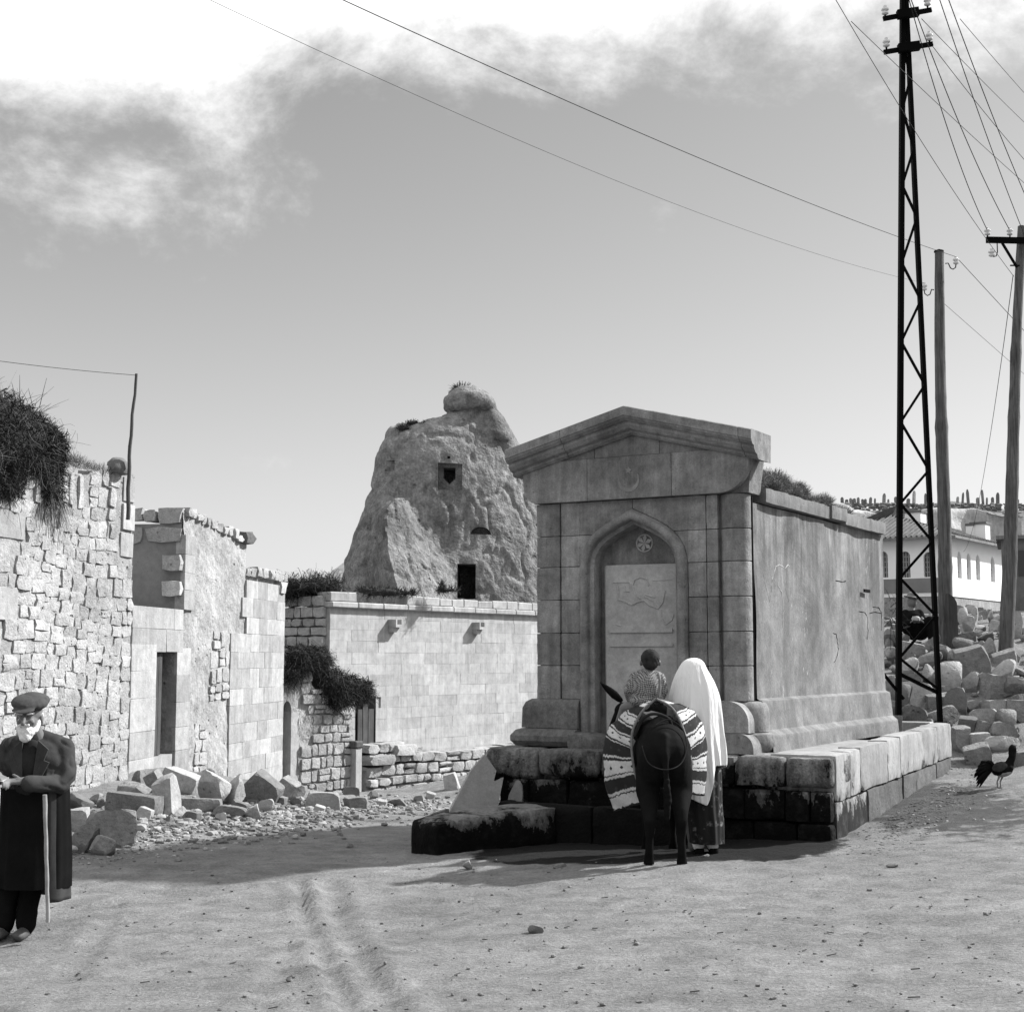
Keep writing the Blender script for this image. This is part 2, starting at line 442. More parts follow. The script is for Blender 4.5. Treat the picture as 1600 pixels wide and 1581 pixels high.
M['dark'] = plain('dark_interior', 0.012, 0.95)
M['glass'] = plain('dark_glass', 0.03, 0.3, spec=0.5)
M['winframe'] = plain('window_frame', 0.35, 0.8)
M['steel'] = plain('tarred_steel', 0.004, 0.7)
M['iron'] = plain('iron', 0.02, 0.6)
M['ceramic'] = plain('glazed_porcelain', 0.6, 0.3, 0.05, spec=0.5)
M['wire'] = plain('wire', 0.03, 0.6)
M['scratch'] = plain('scratched_stone', 0.5, 0.9)
M['crack'] = plain('crack', 0.015, 0.9)
M['twig'] = plain('dry_twig', 0.11, 0.9, 0.4, 3)
M['twig_dark'] = plain('dark_brush', 0.055, 0.9, 0.5, 3)
M['grass'] = plain('dry_grass', 0.20, 0.9, 0.4, 3)
def wood_mat(name, v, sx=(14, 14, 0.7), spread=0.4, obj=True):
    m = new_mat(name); t = NT(m); p = t.pos(obj, sx)
    a = t.noise(p, 2.5, 8, 0.7, 0.4); b = t.noise(t.pos(obj), 3, 4)
    val = t.m('MULTIPLY', t.rng(a, 0.3, 0.7, v * (1 - spread), v * (1 + spread)), t.rng(b, 0.3, 0.7, 0.75, 1.25))
    t.finish(val, 0.85, a, 0.9, 0.02); return m
M['pole'] = wood_mat('weathered_pole', 0.085, spread=.7)
M['plank'] = wood_mat('grey_plank', 0.05)
M['stick'] = wood_mat('stick_wood', 0.06)
# ------------------------------------------------------------------ ground
def px3(px, py, Y): p = P(px, py, Y); return (p.x, p.y, p.z)
ctrl = [(0, -3, 0.0), (-6, -3, -.1), (8, -3, .3), (-3, 5, -.05), (3, 5, .1), (0, 7, 0.0), (-3.3, 9.9, -.15), (0, 9.5, 0.0), (3, 9, .12), (6, 9, .3), (-7, 10, -.1),
        (1.4, 12.1, .09), (2.8, 12.9, .14), (0.2, 12.9, .02), (-2.5, 12.6, -.03), (-4.2, 15.2, 0.0), (-5, 17.6, .12), (-3, 17, -.12), (-1, 17, -.2),
        (-4.6, 20.5, .16), (-3.9, 23.5, -.25), (-3.4, 26, -.62), (-1.5, 24, -.6), (-3, 29, -.9), (1, 34, -.9), (0, 20, -.35), (1.5, 22, -.2), (5, 36, -.3),
        (4.0, 14.6, .22), (5.3, 16, .38), (4.7, 16.4, .32), (5.6, 18.3, .40), (6.5, 17.2, .48), (9, 17, .75),
        (6.0, 20.3, 1.22), (7.2, 20.3, 1.35), (8.5, 20.5, 1.5), (5.0, 19.6, 1.0), (4.4, 19.2, .8), (3.5, 21, .9), (6.3, 22.5, 1.9), (7.5, 25, 2.15), (9, 30, 2.4), (5, 28, 1.9), (13, 17, 1.2), (13, 24, 2.2),
        (20, 60, 3.6), (27, 68, 4.1), (4, 60, 1.5), (-20, 60, 1.0), (-14, 25, .3), (-20, 0, 0), (22, 0, .8), (30, 30, 2.6), (0, 110, 4), (60, 110, 6), (-60, 110, 2)]
CT = np.array(ctrl, dtype=float)
def _U(r2): return np.where(r2 < 1e-9, 0, r2 * np.log(np.maximum(r2, 1e-12)))
_n = len(CT); _A = np.zeros((_n + 3, _n + 3))
_d2 = ((CT[:, None, :2] - CT[None, :, :2]) ** 2).sum(-1)
_A[:_n, :_n] = _U(_d2) + np.eye(_n) * 0.3; _A[:_n, _n] = 1; _A[:_n, _n + 1:] = CT[:, :2]; _A[_n, :_n] = 1; _A[_n + 1:, :_n] = CT[:, :2].T
_W = np.linalg.solve(_A, np.concatenate([CT[:, 2], np.zeros(3)]))
def H(x, y):
    x = np.atleast_1d(np.asarray(x, dtype=float)); y = np.atleast_1d(np.asarray(y, dtype=float))
    xc = np.clip(x, -60, 70); yc = np.clip(y, -20, 115)
    o = np.zeros(len(x))
    for s in range(0, len(x), 20000):
        d2 = (xc[s:s + 20000, None] - CT[None, :, 0]) ** 2 + (yc[s:s + 20000, None] - CT[None, :, 1]) ** 2
        o[s:s + 20000] = _U(d2) @ _W[:_n] + _W[_n] + _W[_n + 1] * xc[s:s + 20000] + _W[_n + 2] * yc[s:s + 20000]
    return o
# the ground is a cart road: ruts, fine lumps, gravelly spill at the foot of the ruins
RUTS = []
def rut_path(pts):
    w = []
    for px, py in pts:
        v = (790.5 - py) / F; dz = (math.sin(PITCH) + v * math.cos(PITCH)) / (math.cos(PITCH) - v * math.sin(PITCH))
        Y = -1.7 / dz; w.append(P(px, py, Y)[:2])
    return np.array(w)
RUTS = [(rut_path([(468, 1372), (478, 1415), (496, 1450), (512, 1490), (540, 1545), (560, 1590)]), 0.10, 0.042),
        (rut_path([(515, 1372), (524, 1415), (545, 1460), (572, 1510), (606, 1560), (620, 1600)]), 0.15, 0.030),
        (rut_path([(180, 1390), (150, 1440), (105, 1500), (70, 1581)]), 0.13, 0.016),
        (rut_path([(470, 1440), (440, 1480), (415, 1530), (400, 1590)]), 0.12, 0.014)]
def detail(x, y):
    p = np.stack([x, y, np.zeros_like(x)], 1)
    d = 0.020 * fbm(p, 0.9, 3, 3) + 0.011 * fbm(p, 6, 3, 9)
    rid = 1 - np.abs(fbm(p * np.array([1, 2.2, 1]), 6, 3, 21)); d += 0.006 * np.clip(rid - 0.75, 0, 1) * 4
    # gravel spill along the left ruins
    g = np.exp(-((x + 3.6 - (y - 16) * 0.12) / 1.3) ** 2) * np.clip((y - 13) / 2, 0, 1) * np.clip((31 - y) / 3, 0, 1)
    d += g * (0.035 * fbm(p, 5, 4, 5) + 0.02 * fbm(p, 18, 2, 6))
    # bank of spilled earth among the boulders
    g2 = np.clip((x - 4) / 1.0, 0, 1) * np.clip((y - 17.5) / 1.5, 0, 1)
    d += g2 * 0.06 * fbm(p, 3, 4, 8)
    cell = 0.42; ci = np.floor(x / cell); cj = np.floor(y / cell)   # scattered foot and hoof prints
    h1 = _hash(ci.astype(np.int64), cj.astype(np.int64), ci.astype(np.int64) * 0, 5); h2 = _hash(ci.astype(np.int64), cj.astype(np.int64), ci.astype(np.int64) * 0 + 1, 6); h3 = _hash(ci.astype(np.int64), cj.astype(np.int64), ci.astype(np.int64) * 0 + 2, 7)
    dxp = x - (ci + .25 + .5 * h1) * cell; dyp = y - (cj + .25 + .5 * h2) * cell; rp = np.hypot(dxp / .055, dyp / .085)
    d += (h3 > .55) * (-0.014 * np.exp(-rp ** 2) + 0.007 * np.exp(-((rp - 1.5) / .5) ** 2))
    for path, w, dep in RUTS:
        best = np.full(len(x), 9.0)
        for i in range(len(path) - 1):
            a, b = path[i], path[i + 1]; ab = b - a
            t = np.clip(((x - a[0]) * ab[0] + (y - a[1]) * ab[1]) / (ab @ ab), 0, 1)
            best = np.minimum(best, np.hypot(x - a[0] - t * ab[0], y - a[1] - t * ab[1]))
        fade = 0.75 + 0.5 * fbm(p, 1.2, 2, 31)
        d += fade * (-dep * np.exp(-(best / (w * 0.5)) ** 2) + dep * 0.7 * np.exp(-((best - w) / (w * 0.35)) ** 2))
    return d
def HD(x, y): return H(x, y) + detail(np.atleast_1d(np.asarray(x, float)), np.atleast_1d(np.asarray(y, float)))
def hz(x, y): return float(HD([x], [y])[0])
def on_ground(px, py):
    """where the line of sight through a point of the picture meets the ground"""
    ys = np.concatenate([np.arange(6, 40, 0.05), np.arange(40, 100, 0.5)])
    q = np.array([P(px, py, Y) for Y in ys]); hh = H(q[:, 0], q[:, 1])
    k = np.argmax(q[:, 2] <= hh)
    return Vector((q[k][0], q[k][1], hh[k]))
xs = np.concatenate([-np.geomspace(420, 9.5, 26), np.arange(-9, 10.5, 0.055), np.geomspace(11, 420, 26)])
ys = np.concatenate([-np.geomspace(60, 1.2, 8), np.arange(-0.5, 5.5, 0.5), np.arange(5.6, 13, 0.045), np.arange(13.0, 32, 0.075), np.geomspace(32.2, 900, 60)])
gx, gy = np.meshgrid(xs, ys); fx, fy = gx.ravel(), gy.ravel()
hh = H(fx, fy)
near = (np.abs(fx) < 11) & (fy < 32) & (fy > 4)
hd = hh.copy(); hd[near] += detail(fx[near], fy[near])
nx = len(xs); ny = len(ys)
ii = np.arange(nx * ny).reshape(ny, nx)
faces = np.stack([ii[:-1, :-1], ii[:-1, 1:], ii[1:, 1:], ii[1:, :-1]], -1).reshape(-1, 4)
gm = bpy.data.meshes.new('ground')
gm.vertices.add(nx * ny); gm.vertices.foreach_set('co', np.stack([fx, fy, hd], 1).ravel())
gm.loops.add(len(faces) * 4); gm.loops.foreach_set('vertex_index', faces.ravel().astype(np.int32))
gm.polygons.add(len(faces)); gm.polygons.foreach_set('loop_start', np.arange(0, len(faces) * 4, 4, dtype=np.int32)); gm.polygons.foreach_set('loop_total', np.full(len(faces), 4, dtype=np.int32))
gm.update(calc_edges=True); gm.validate(); gm.shade_smooth()
m = new_mat('packed_earth_road'); t = NT(m); p = t.pos()
a = t.noise(p, 0.55, 6, 0.6, 0.4); b = t.noise(p, 4.5, 7, 0.65); c = t.noise(p, 46, 4, 0.7)
ps = t.pos(False, (1, 2.6, 1)); fl = t.noise(ps, 13, 6, 0.72, 0.6); fl2 = t.noise(ps, 38, 4, 0.7, 0.4)
val = t.rng(a, 0.3, 0.7, 0.130, 0.184); val = t.m('MULTIPLY', val, t.rng(b, 0.3, 0.7, 0.78, 1.2)); val = t.m('MULTIPLY', val, t.rng(c, 0.3, 0.7, 0.68, 1.3))
d2 = t.noise(t.pos(False, (1, 1.5, 1)), 2.2, 8, 0.72, 0.5); val = t.m('MULTIPLY', val, t.rng(d2, 0.35, 0.65, 0.80, 1.18)); val = t.m('MULTIPLY', val, t.rng(fl, 0.56, 0.74, 1.0, 0.60, True)); val = t.m('MULTIPLY', val, t.rng(fl2, 0.62, 0.72, 1.0, 0.45, True))
# trodden manure and leaf mould patch beside the trough
def patch(px, py, rx, ry, Y):
    c0 = P(px, py, Y); sx = t.n('ShaderNodeSeparateXYZ'); t.l(p, sx.inputs[0])
    dx = t.m('DIVIDE', t.m('SUBTRACT', sx.outputs[0], c0.x), rx); dy = t.m('DIVIDE', t.m('SUBTRACT', sx.outputs[1], c0.y), ry)
    return t.m('SQRT', t.m('ADD', t.m('MULTIPLY', dx, dx), t.m('MULTIPLY', dy, dy)))
dd = patch(1450, 1255, 0.85, 2.1, 14.9)
dd = t.m('ADD', dd, t.m('MULTIPLY', t.m('SUBTRACT', b, 0.5), 2.4))
pf = t.rng(dd, 0.75, 1.25, 1, 0, True); pf = t.m('MULTIPLY', pf, t.rng(c, 0.3, 0.6, 0.55, 1.0))
val = t.m('MULTIPLY', val, t.mix(pf, 1.0, 0.26))
# near-black patch: cast shadows before the fountain painted into the earth colour
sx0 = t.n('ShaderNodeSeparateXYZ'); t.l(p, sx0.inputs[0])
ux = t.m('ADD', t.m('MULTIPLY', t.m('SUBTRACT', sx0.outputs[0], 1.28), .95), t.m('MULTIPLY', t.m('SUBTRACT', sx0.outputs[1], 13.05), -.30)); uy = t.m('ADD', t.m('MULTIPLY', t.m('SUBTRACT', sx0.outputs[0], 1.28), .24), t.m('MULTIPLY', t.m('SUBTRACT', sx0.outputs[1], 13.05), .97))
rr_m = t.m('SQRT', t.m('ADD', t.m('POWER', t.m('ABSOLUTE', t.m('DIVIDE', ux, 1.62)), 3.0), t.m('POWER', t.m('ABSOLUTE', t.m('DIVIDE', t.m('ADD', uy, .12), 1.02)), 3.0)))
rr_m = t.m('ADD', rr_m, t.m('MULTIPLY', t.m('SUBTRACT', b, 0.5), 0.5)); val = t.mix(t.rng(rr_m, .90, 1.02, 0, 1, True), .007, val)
hgt = t.m('ADD', t.m('MULTIPLY', b, 0.6), t.m('ADD', t.m('MULTIPLY', fl, 0.5), t.m('MULTIPLY', c, 0.35)))
t.finish(val, 0.95, hgt, 1.0, 0.035, 0.15)
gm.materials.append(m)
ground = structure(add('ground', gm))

# ------------------------------------------------------------------ stone pieces, shared meshes
def worn_block(seed, rnd=0.16, jit=0.05):
    r = random.Random(seed); v = []; idx = {}
    for i in (-1, 0, 1):
        for j in (-1, 0, 1):
            for k in (-1, 0, 1):
                if (i, j, k) == (0, 0, 0): continue
                n = abs(i) + abs(j) + abs(k); s = {1: 1.0, 2: 1 - rnd * 0.55, 3: 1 - rnd}[n]
                q = [c * 0.5 * s + (r.uniform(-jit, jit)) for c in (i, j, k)]
                idx[(i, j, k)] = len(v); v.append(q)
    f = []
    for ax in range(3):
        for sgn in (-1, 1):
            for a in (-1, 0):
                for b in (-1, 0):
                    def g(u, w):
                        q = [0, 0, 0]; q[ax] = sgn; q[(ax + 1) % 3] = u; q[(ax + 2) % 3] = w; return idx[tuple(q)]
                    f.append((g(a, b), g(a + 1, b), g(a + 1, b + 1), g(a, b + 1)))
    return MB().poly(v, f)
def stone_set(prefix, n, rnd, jit, mat, smooth=50):
    return [worn_block(i * 7 + 3, rnd, jit).mesh(prefix, mat, smooth) for i in range(n)]
S_rubble = stone_set('rubble_stone', 18, 0.13, 0.065, M['rubble'], 42)
def ashlar_set(prefix, n, mat, ch=0.03, jit=0.01):
    return [MB().box(-.5, .5, -.5, .5, -.5, .5, ch, jit).mesh(prefix, mat, 30) for _ in range(n)]
S_ashlar = ashlar_set('ashlar', 8, M['ashlar'], 0.014, 0.010)
S_ashfar = ashlar_set('ashlar', 6, M['ashlar_far'], 0.010, 0.006)
S_dark = stone_set('dark_stone', 6, 0.2, 0.05, M['fountain_dark'], 50)

def lay(parent, name, meshes, x0, x1, z0, z1, yf, depth, gap=0.012, jy=0.02, rot=0.0):
    w = max(x1 - x0 - gap, 0.02); h = max(z1 - z0 - gap, 0.02)
    o = add(name, random.choice(meshes), None, parent)
    o.location = ((x0 + x1) / 2, yf + depth / 2 + random.uniform(-jy, jy), (z0 + z1) / 2)
    o.scale = (w * random.choice((-1, 1)) if False else w, depth, h)
    o.rotation_euler = (random.uniform(-rot, rot), random.uniform(-rot, rot) * 0.6, 0)
    return o
def courses(parent, name, meshes, x0, x1, zb, zt, hmin, hmax, wmin, wmax, yf=0.0, depth=0.22, gap=0.02, jy=0.02, rot=0.02, skip=None, maxn=300, r=None, wob=0.0):
    """coursed masonry from zb(x) up to zt(x); zb, zt numbers or functions"""
    r = r or random.Random(5)
    fb = zb if callable(zb) else (lambda x: zb); ft = zt if callable(zt) else (lambda x: zt)
    n = 0; z = min(fb(x0), fb(x1)); zmax = max(ft(x0), ft(x1), ft((x0 + x1) / 2))
    while z < zmax:
        h = r.uniform(hmin, hmax); x = x0 + 0.0
        while x < x1 - 0.03:
            w = r.uniform(wmin, wmax)
            if x1 - (x + w) < wmin * 0.7: w = x1 - x
            xm = x + w / 2; zz0 = z + wob * math.sin(xm * 1.3 + z); zz1 = zz0 + h
            if r.random() < 0.12 * (wob > 0) and h > hmin * 1.2:   # a stone split in two thin ones
                subs = [(zz0, zz0 + h * 0.5), (zz0 + h * 0.5, zz1)]
            else: subs = [(zz0, zz1)]
            for s0, s1 in subs:
                if s1 > ft(xm) + h * 0.45 or s0 < fb(xm) - h * 0.9: continue
                if skip and skip(xm, (s0 + s1) / 2, w): continue
                if n < maxn:
                    lay(parent, name, meshes, x, x + w, s0, s1, yf, depth, gap, jy, rot); n += 1
            x += w
        z += h
    return n

# ------------------------------------------------------------------ left rubble wall
def frame(px, Y): return P(px, 1030, Y)
E = P(205, 1030, 19.0); th = R(12)
LW = 7.2
N = E - Vector((math.sin(th), math.cos(th), 0)) * LW
wall = thing('rubble_wall', 'tall sunlit rubble stone wall at the left with brush hanging over its top', 'wall', (N.x, N.y, 0), R(90) - th)
top = lambda x: 4.02 + 0.10 * math.sin(x * 2.1) + (0.08 if x > 6 else 0) - max(0, (x - 4.6)) * 0.0
bot = lambda x: -0.25
mb = MB()
def bk(u, v):
    x = u * LW; z = bot(x) + v * (top(x) - 0.06 - bot(x)); return (x, 0.027, z)
mb.grid(bk, 150, 110)
bm_ = mb.mesh('wall_core', M['mortar'], 60); c_ = getco(bm_); c_[:, 1] += 0.020 * fbm(c_, 5, 4, 2); setco(bm_, c_); bcore = add('wall_core', bm_, None, wall)
MB().box(0, LW, 0.16, 0.8, -0.3, 3.93).build('wall_backing', M['mortar'], wall)
big = [(1.9, 3.4, 3.25, 3.45), ]
feats = [(3.35, 4.55, 3.02, 3.34), (4.72, 4.90, 3.42, 4.0), (3.6, 4.3, 2.62, 3.0), (3.2, 4.45, 2.12, 2.50), (3.5, 4.2, 1.65, 2.06), (6.86, 7.2, 3.35, 3.7), (6.88, 7.2, 3.72, 4.05), (6.84, 7.2, 3.0, 3.33), (5.5, 5.62, 3.5, 3.95), (5.72, 5.86, 3.5, 3.95)]
def skipf(x, z, w):
    return any(a - w * 0.35 < x < b + w * 0.35 and c - 0.05 < z < d + 0.05 for a, b, c, d in feats)
for a, b, c, d in feats: lay(wall, 'stone', S_ashlar if d - c > 0.3 and b - a > 0.2 and a > 6 or (b - a) > 1 else S_rubble, a, b, c, d, 0.0, 0.25, 0.02, 0.01)
r = random.Random(21)
courses(wall, 'stone', S_rubble, 3.95, LW, lambda x: -0.05 + .3 * max(0, (x - 4.5) / 2.7), top, 0.14, 0.25, 0.13, 0.36, 0.0, 0.20, -0.006, 0.012, 0.05, skipf, 298, r, 0.09)
# capping stone standing on the far end
cap = MB().lathe([(0.001, 0), (0.17, 0.0), (0.2, 0.05), (0.18, 0.14), (0.1, 0.2), (0.001, 0.21)], 12, sx=.72, sy=1)
c0 = P(184, 741, 18.5)
o = cap.build('capping_stone', M['boulder_dark'], None, 40, loc=(c0.x, c0.y, 4.05)); tag(o, 'dark rounded capping stone lying on the wall beside the leaning stick', 'stone')

# ------------------------------------------------------------------ left houses
S0 = P(205, 1030, 19.5) + Vector((0, 0, 0)); th2 = R(8.0)
def along(t): return S0 + Vector((math.sin(th2), math.cos(th2), 0)) * t
HX = S0.copy()
house = thing('stone_house', 'sunlit flat roofed stone house with a narrow wooden door, upper storey set back', 'house', (S0.x, S0.y, 0), R(90) - th2)
tx = lambda px: (px - 800) / F
def t_at(px):   # distance along the house plane for a picture column
    u = tx(px); d = Vector((math.sin(th2), math.cos(th2)))
    return (u * S0.y - S0.x) / (d.x - u * d.y)
tA, tB, tC = t_at(288), t_at(386), t_at(446)
d0, d1 = t_at(249), t_at(280)
# walls
mb = MB(); 
def rough_plane(x0, x1, z0, z1, y, amp, nu=60, nv=60, zt=None, seed=0):
    def fn(u, v):
        x = x0 + u * (x1 - x0); zz = (zt(x) if zt else z1); z = z0 + v * (zz - z0)
        return (x, y + amp * (math.sin(x * 5.1 + z * 3 + seed) * math.sin(z * 6.3 - x * 2) + 0.5 * math.sin(x * 17 + z * 13 + seed) * math.sin(z * 19)), z)
    return MB().grid(fn, nu, nv)
LOWZ = 2.42
MB().box(-0.6, d0, 0.04, 3.2, -0.9, LOWZ).build('wall', M['plaster'], house)
MB().box(d1, tA, 0.04, 3.2, -0.9, LOWZ).build('wall', M['plaster'], house)
MB().box(d0, d1, 0.04, 3.2, 1.80, LOWZ).build('wall', M['plaster'], house)
MB().box(d0, d1, 0.5, 3.2, -0.9, 1.80).build('wall', M['dark'], house)
MB().box(d0, d1, 0.04, 0.5, -0.9, 0.36).build('door_sill', M['ashlar'], house)
rough_plane(tA, tB, -0.9, 3.8, 0.03, 0.018, 60, 110, lambda x: 3.86 - (x - tA) * 0.075).build('render_coat', M['plaster'], house, 60)
MB().box(tA, tB, 0.06, 3.2, -0.9, 3.68).build('wall', M['shade_plaster'], house)
MB().box(tB, tC, 0.10, 3.2, -1.2, 3.12).build('wall', M['plaster'], house)
# end wall of the upper storey: masonry blocks, seen in shade
gz = lambda a, b: None
endw = []
ew = 3.2
for (y0, y1, z0, z1) in [(0.0, .42, 3.66, 3.92), (.42, .62, 3.70, 3.9), (.62, .86, 3.72, 3.93), (.88, 1.18, 3.66, 3.88), (0.0, .60, 3.40, 3.64), (.61, .92, 3.38, 3.66), (.93, 1.3, 3.42, 3.62), (1.3, 1.6, 3.5, 3.85), (.95, 1.25, 3.0, 3.25), (.9, 1.2, 2.72, 2.98), (1.0, 1.3, 3.26, 3.42)]:
    o = add('stone', random.choice(S_rubble), None, house); o.location = (tA + 0.09, (y0 + y1) / 2 + 0.03, (z0 + z1) / 2); o.scale = (0.26, y1 - y0 - .015, z1 - z0 - .015)
for z in (3.10, 2.72):
    o = add('projecting_stone', random.choice(S_rubble), None, house); o.location = (tA - 0.02, 0.17, z); o.scale = (0.2, 0.30, 0.23)
# rubble along the roof edges
r = random.Random(3)
x = tA + 0.05
while x < tB - 0.1:
    w = r.uniform(0.16, 0.3); zt = 3.84 - (x - tA) * 0.075
    lay(house, 'stone', S_rubble, x, x + w, zt - 0.05, zt + r.uniform(0.06, 0.14), -0.03, 0.3, 0.01, 0.02, 0.08); x += w
lay(house, 'eave_stone', S_dark, tB - 0.28, tB + 0.16, 3.58, 3.80, -0.12, 0.5, 0, 0, 0.05)
x = tB
while x < tC:
    w = r.uniform(0.2, 0.36)
    lay(house, 'stone', S_rubble, x, min(x + w, tC + .1), 3.08, 3.22 + r.uniform(0, 0.05), -0.02, 0.35, 0.01, 0.03, 0.06); x += w
lay(house, 'corner_stone', S_rubble, tC - 0.35, tC + 0.06, 2.86, 3.08, -0.05, 0.4, 0.01, 0)
# lower ashlar of the facade, door surround, ashlar of the far half
def near_door(x, z, w): return d0 - w / 2 < x < d1 + w / 2 and z < 1.80 and z > 0.1
courses(house, 'block', S_ashlar, 0.02, d0 - 0.02, 0.0, 1.78, 0.34, 0.46, 0.6, 1.1, 0.0, 0.15, 0.002, 0.002, 0.0, None, 40, random.Random(4))
lay(house, 'block', S_ashlar, 0.02, 1.25, 1.80, 2.12, 0.0, 0.15, 0.006, 0.003)
lay(house, 'block', S_ashlar, 0.02, tA - .35, 2.12, 2.42, 0.0, 0.15, 0.006, 0.003)
lay(house, 'block', S_ashlar, tA - .35, tA, 2.12, 2.42, 0.0, 0.15, 0.006, 0.003)
lay(house, 'lintel', S_ashlar, 1.25, tA, 1.80, 2.12, 0.0, 0.15, 0.006, 0.003)
courses(house, 'block', S_ashlar, d1 + 0.0, tA + 0.35, 0.0, 1.78, 0.30, 0.42, 0.6, 0.9, 0.0, 0.15, 0.002, 0.002, 0.0, None, 40, random.Random(6))
courses(house, 'block', S_ashlar, tA + 0.0, tA + 0.42, 2.42, 3.6, 0.24, 0.3, 0.34, 0.5, -0.008, 0.15, 0.002, 0.003, 0.0, None, 40, random.Random(6))
courses(house, 'stone', S_rubble, tA + 0.6, tB - 0.5, -0.3, 2.2, 0.18, 0.3, 0.16, 0.4, 0.0, 0.12, 0.02, 0.012, 0.03, lambda x, z, w: math.sin(x * 3.1) * math.sin(z * 2.3 + 1) < 0.18, 80, random.Random(9), 0.04)
courses(house, 'block', S_ashlar, tB - 0.75, tC, -0.75, 2.88, 0.25, 0.33, 0.35, 0.8, 0.0, 0.2, 0.001, 0.004, 0.0, lambda x, z, w: x < tB - 0.2 and z > 2.2, 160, random.Random(12))
# door of two leaves
door = MB(); dw = (d1 - d0)
dg = thing  # noqa
n = 3
leaf = MB().box(d0 + 0.0, d0 + dw * 0.50, 0.10, 0.14, 0.36, 1.80).build('door', M['plank'], house)
for k in range(3):
    a = d0 + dw * 0.5 * k / 3; MB().box(a + .006, a + dw * 0.5 / 3 - .006, 0.075, 0.105, 0.37, 1.79).build('plank', M['plank'], leaf)
leaf2 = MB().box(d0 + dw * 0.50, d1, 0.26, 0.30, 0.36, 1.80).build('door', M['plank'], house)
for k in range(2):
    a = d0 + dw * (0.5 + 0.25 * k); MB().box(a + .006, a + dw * 0.25 - .006, 0.235, 0.265, 0.37, 1.79).build('plank', M['plank'], leaf2)

# ------------------------------------------------------------------ low ruin with a slit doorway and brush roof
Q0 = P(445, 1030, 26.6); Q1 = P(553, 1030, 28.1)
dv = (Q1 - Q0); LL = Vector((dv.x, dv.y)).length; rz = math.atan2(dv.y, dv.x)
ruin = thing('ruined_annex', 'low crumbling rubble annex with an arched slit doorway, under a brush roof', 'ruin', (Q0.x, Q0.y, 0), rz)
GB = -1.3
rt = lambda x: 1.36 - max(0, x - 0.45) * 0.55 + (0.28 if 0.45 < x < .75 else 0) + 0.05 * math.sin(x * 11)
mbp = rough_plane(0.42, LL, GB, 1.0, 0.05, 0.02, 60, 70, rt).build('wall', M['plaster'], ruin, 60)
MB().box(0.42, LL, 0.08, 0.5, GB, 0.5).build('wall', M['plaster'], ruin)
MB().box(-0.5, 0.02, 0.05, 0.5, GB, 1.5).build('wall', M['plaster'], ruin)
mb = MB()
arc = [(0.02, 1.5), (0.02, 0.75)] + [(0.13 - 0.11 * math.cos(R(a)), 0.75 + 0.2 * math.sin(R(a))) for a in range(0, 181, 20)] + [(0.44, 0.75), (0.44, 1.5)]
mb.prism(arc, 0.05, 0.5); mb.build('door_head', M['plaster'], ruin)
MB().box(0.24, 0.44, 0.05, 0.5, GB, 0.76).build('door_jamb', M['ashlar'], ruin)
MB().box(0.0, 0.45, 0.42, 0.5, GB, 1.3).build('door_leaf', M['plank'], ruin)
MB().box(-0.1, 0.5, -0.10, 0.5, GB, -0.58).build('door_step', M['ashlar'], ruin)
courses(ruin, 'stone', S_rubble, 0.46, LL, GB + 0.4, rt, 0.14, 0.24, 0.14, 0.32, 0.0, 0.16, 0.02, 0.02, 0.05, lambda x, z, w: math.sin(x * 2.4 + 1) * math.sin(z * 2.1 + .5) > 0.45 and z > -.4, 130, random.Random(31), 0.04)
post = MB().box(LL - .05, LL + 0.13, -0.12, 0.10, GB, 0.02, 0.01).build('corner_post', M['ashlar_far'], ruin)
MB().box(LL - .08, LL + 0.14, -0.15, 0.12, 0.03, 0.16, 0.02).build('post_cap', M['fountain_dark'], ruin)

# ------------------------------------------------------------------ big ashlar building behind
B0 = P(515, 1030, 29.0); rb = R(90 - 35.5)
big_house = thing('ashlar_building', 'long pale building of squared stone below the pointed rock, two stone waterspouts in its wall', 'building', (B0.x, B0.y, 0), rb)
BL = 13.0; BT = 2.72
MB().box(0.0, BL, 0.03, 6.0, -1.8, BT - 0.02).build('wall_core', M['ashlar_far'], big_house)
def arch_at(x, z, w): return (0.75 - w * .5 < x < 1.42 + w * .5) and z < 1.12
courses(big_house, 'block', S_ashfar, 0.0, 9.4, -1.35, BT - 0.05, 0.215, 0.235, 0.36, 0.78, 0.0, 0.2, 0.0015, 0.003, 0.0, lambda x, z, w: (x < 1.42 and z < 1.05), 300, random.Random(41))
# wall to the left of and over the arched opening
courses(big_house, 'block', S_ashfar, 0.0, 0.78, -1.3, 1.06, 0.22, 0.24, 0.3, 0.5, 0.0, 0.2, 0.008, 0.004, 0.0, None, 60, random.Random(43))
pts = [(0.74, -1.2), (0.78, -1.2)]
archp = [(0.78, 1.10), (0.78, 0.55)] + [(1.08 - 0.30 * math.cos(R(a)), 0.55 + 0.42 * math.sin(R(a))) for a in range(0, 181, 15)] + [(1.42, 0.55), (1.42, 1.10)]
MB().prism(archp, -0.004, 0.2).build('arch_head', M['ashlar_far'], big_house)
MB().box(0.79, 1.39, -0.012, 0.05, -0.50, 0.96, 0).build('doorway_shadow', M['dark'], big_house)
for k, (a, b) in enumerate(((0.82, 0.95), (0.97, 1.12), (1.14, 1.3))):
    MB().box(a, b, -0.035, -0.012, -0.48, 0.70 + 0.1 * (k == 1)).build('plank', M['stick'], big_house)
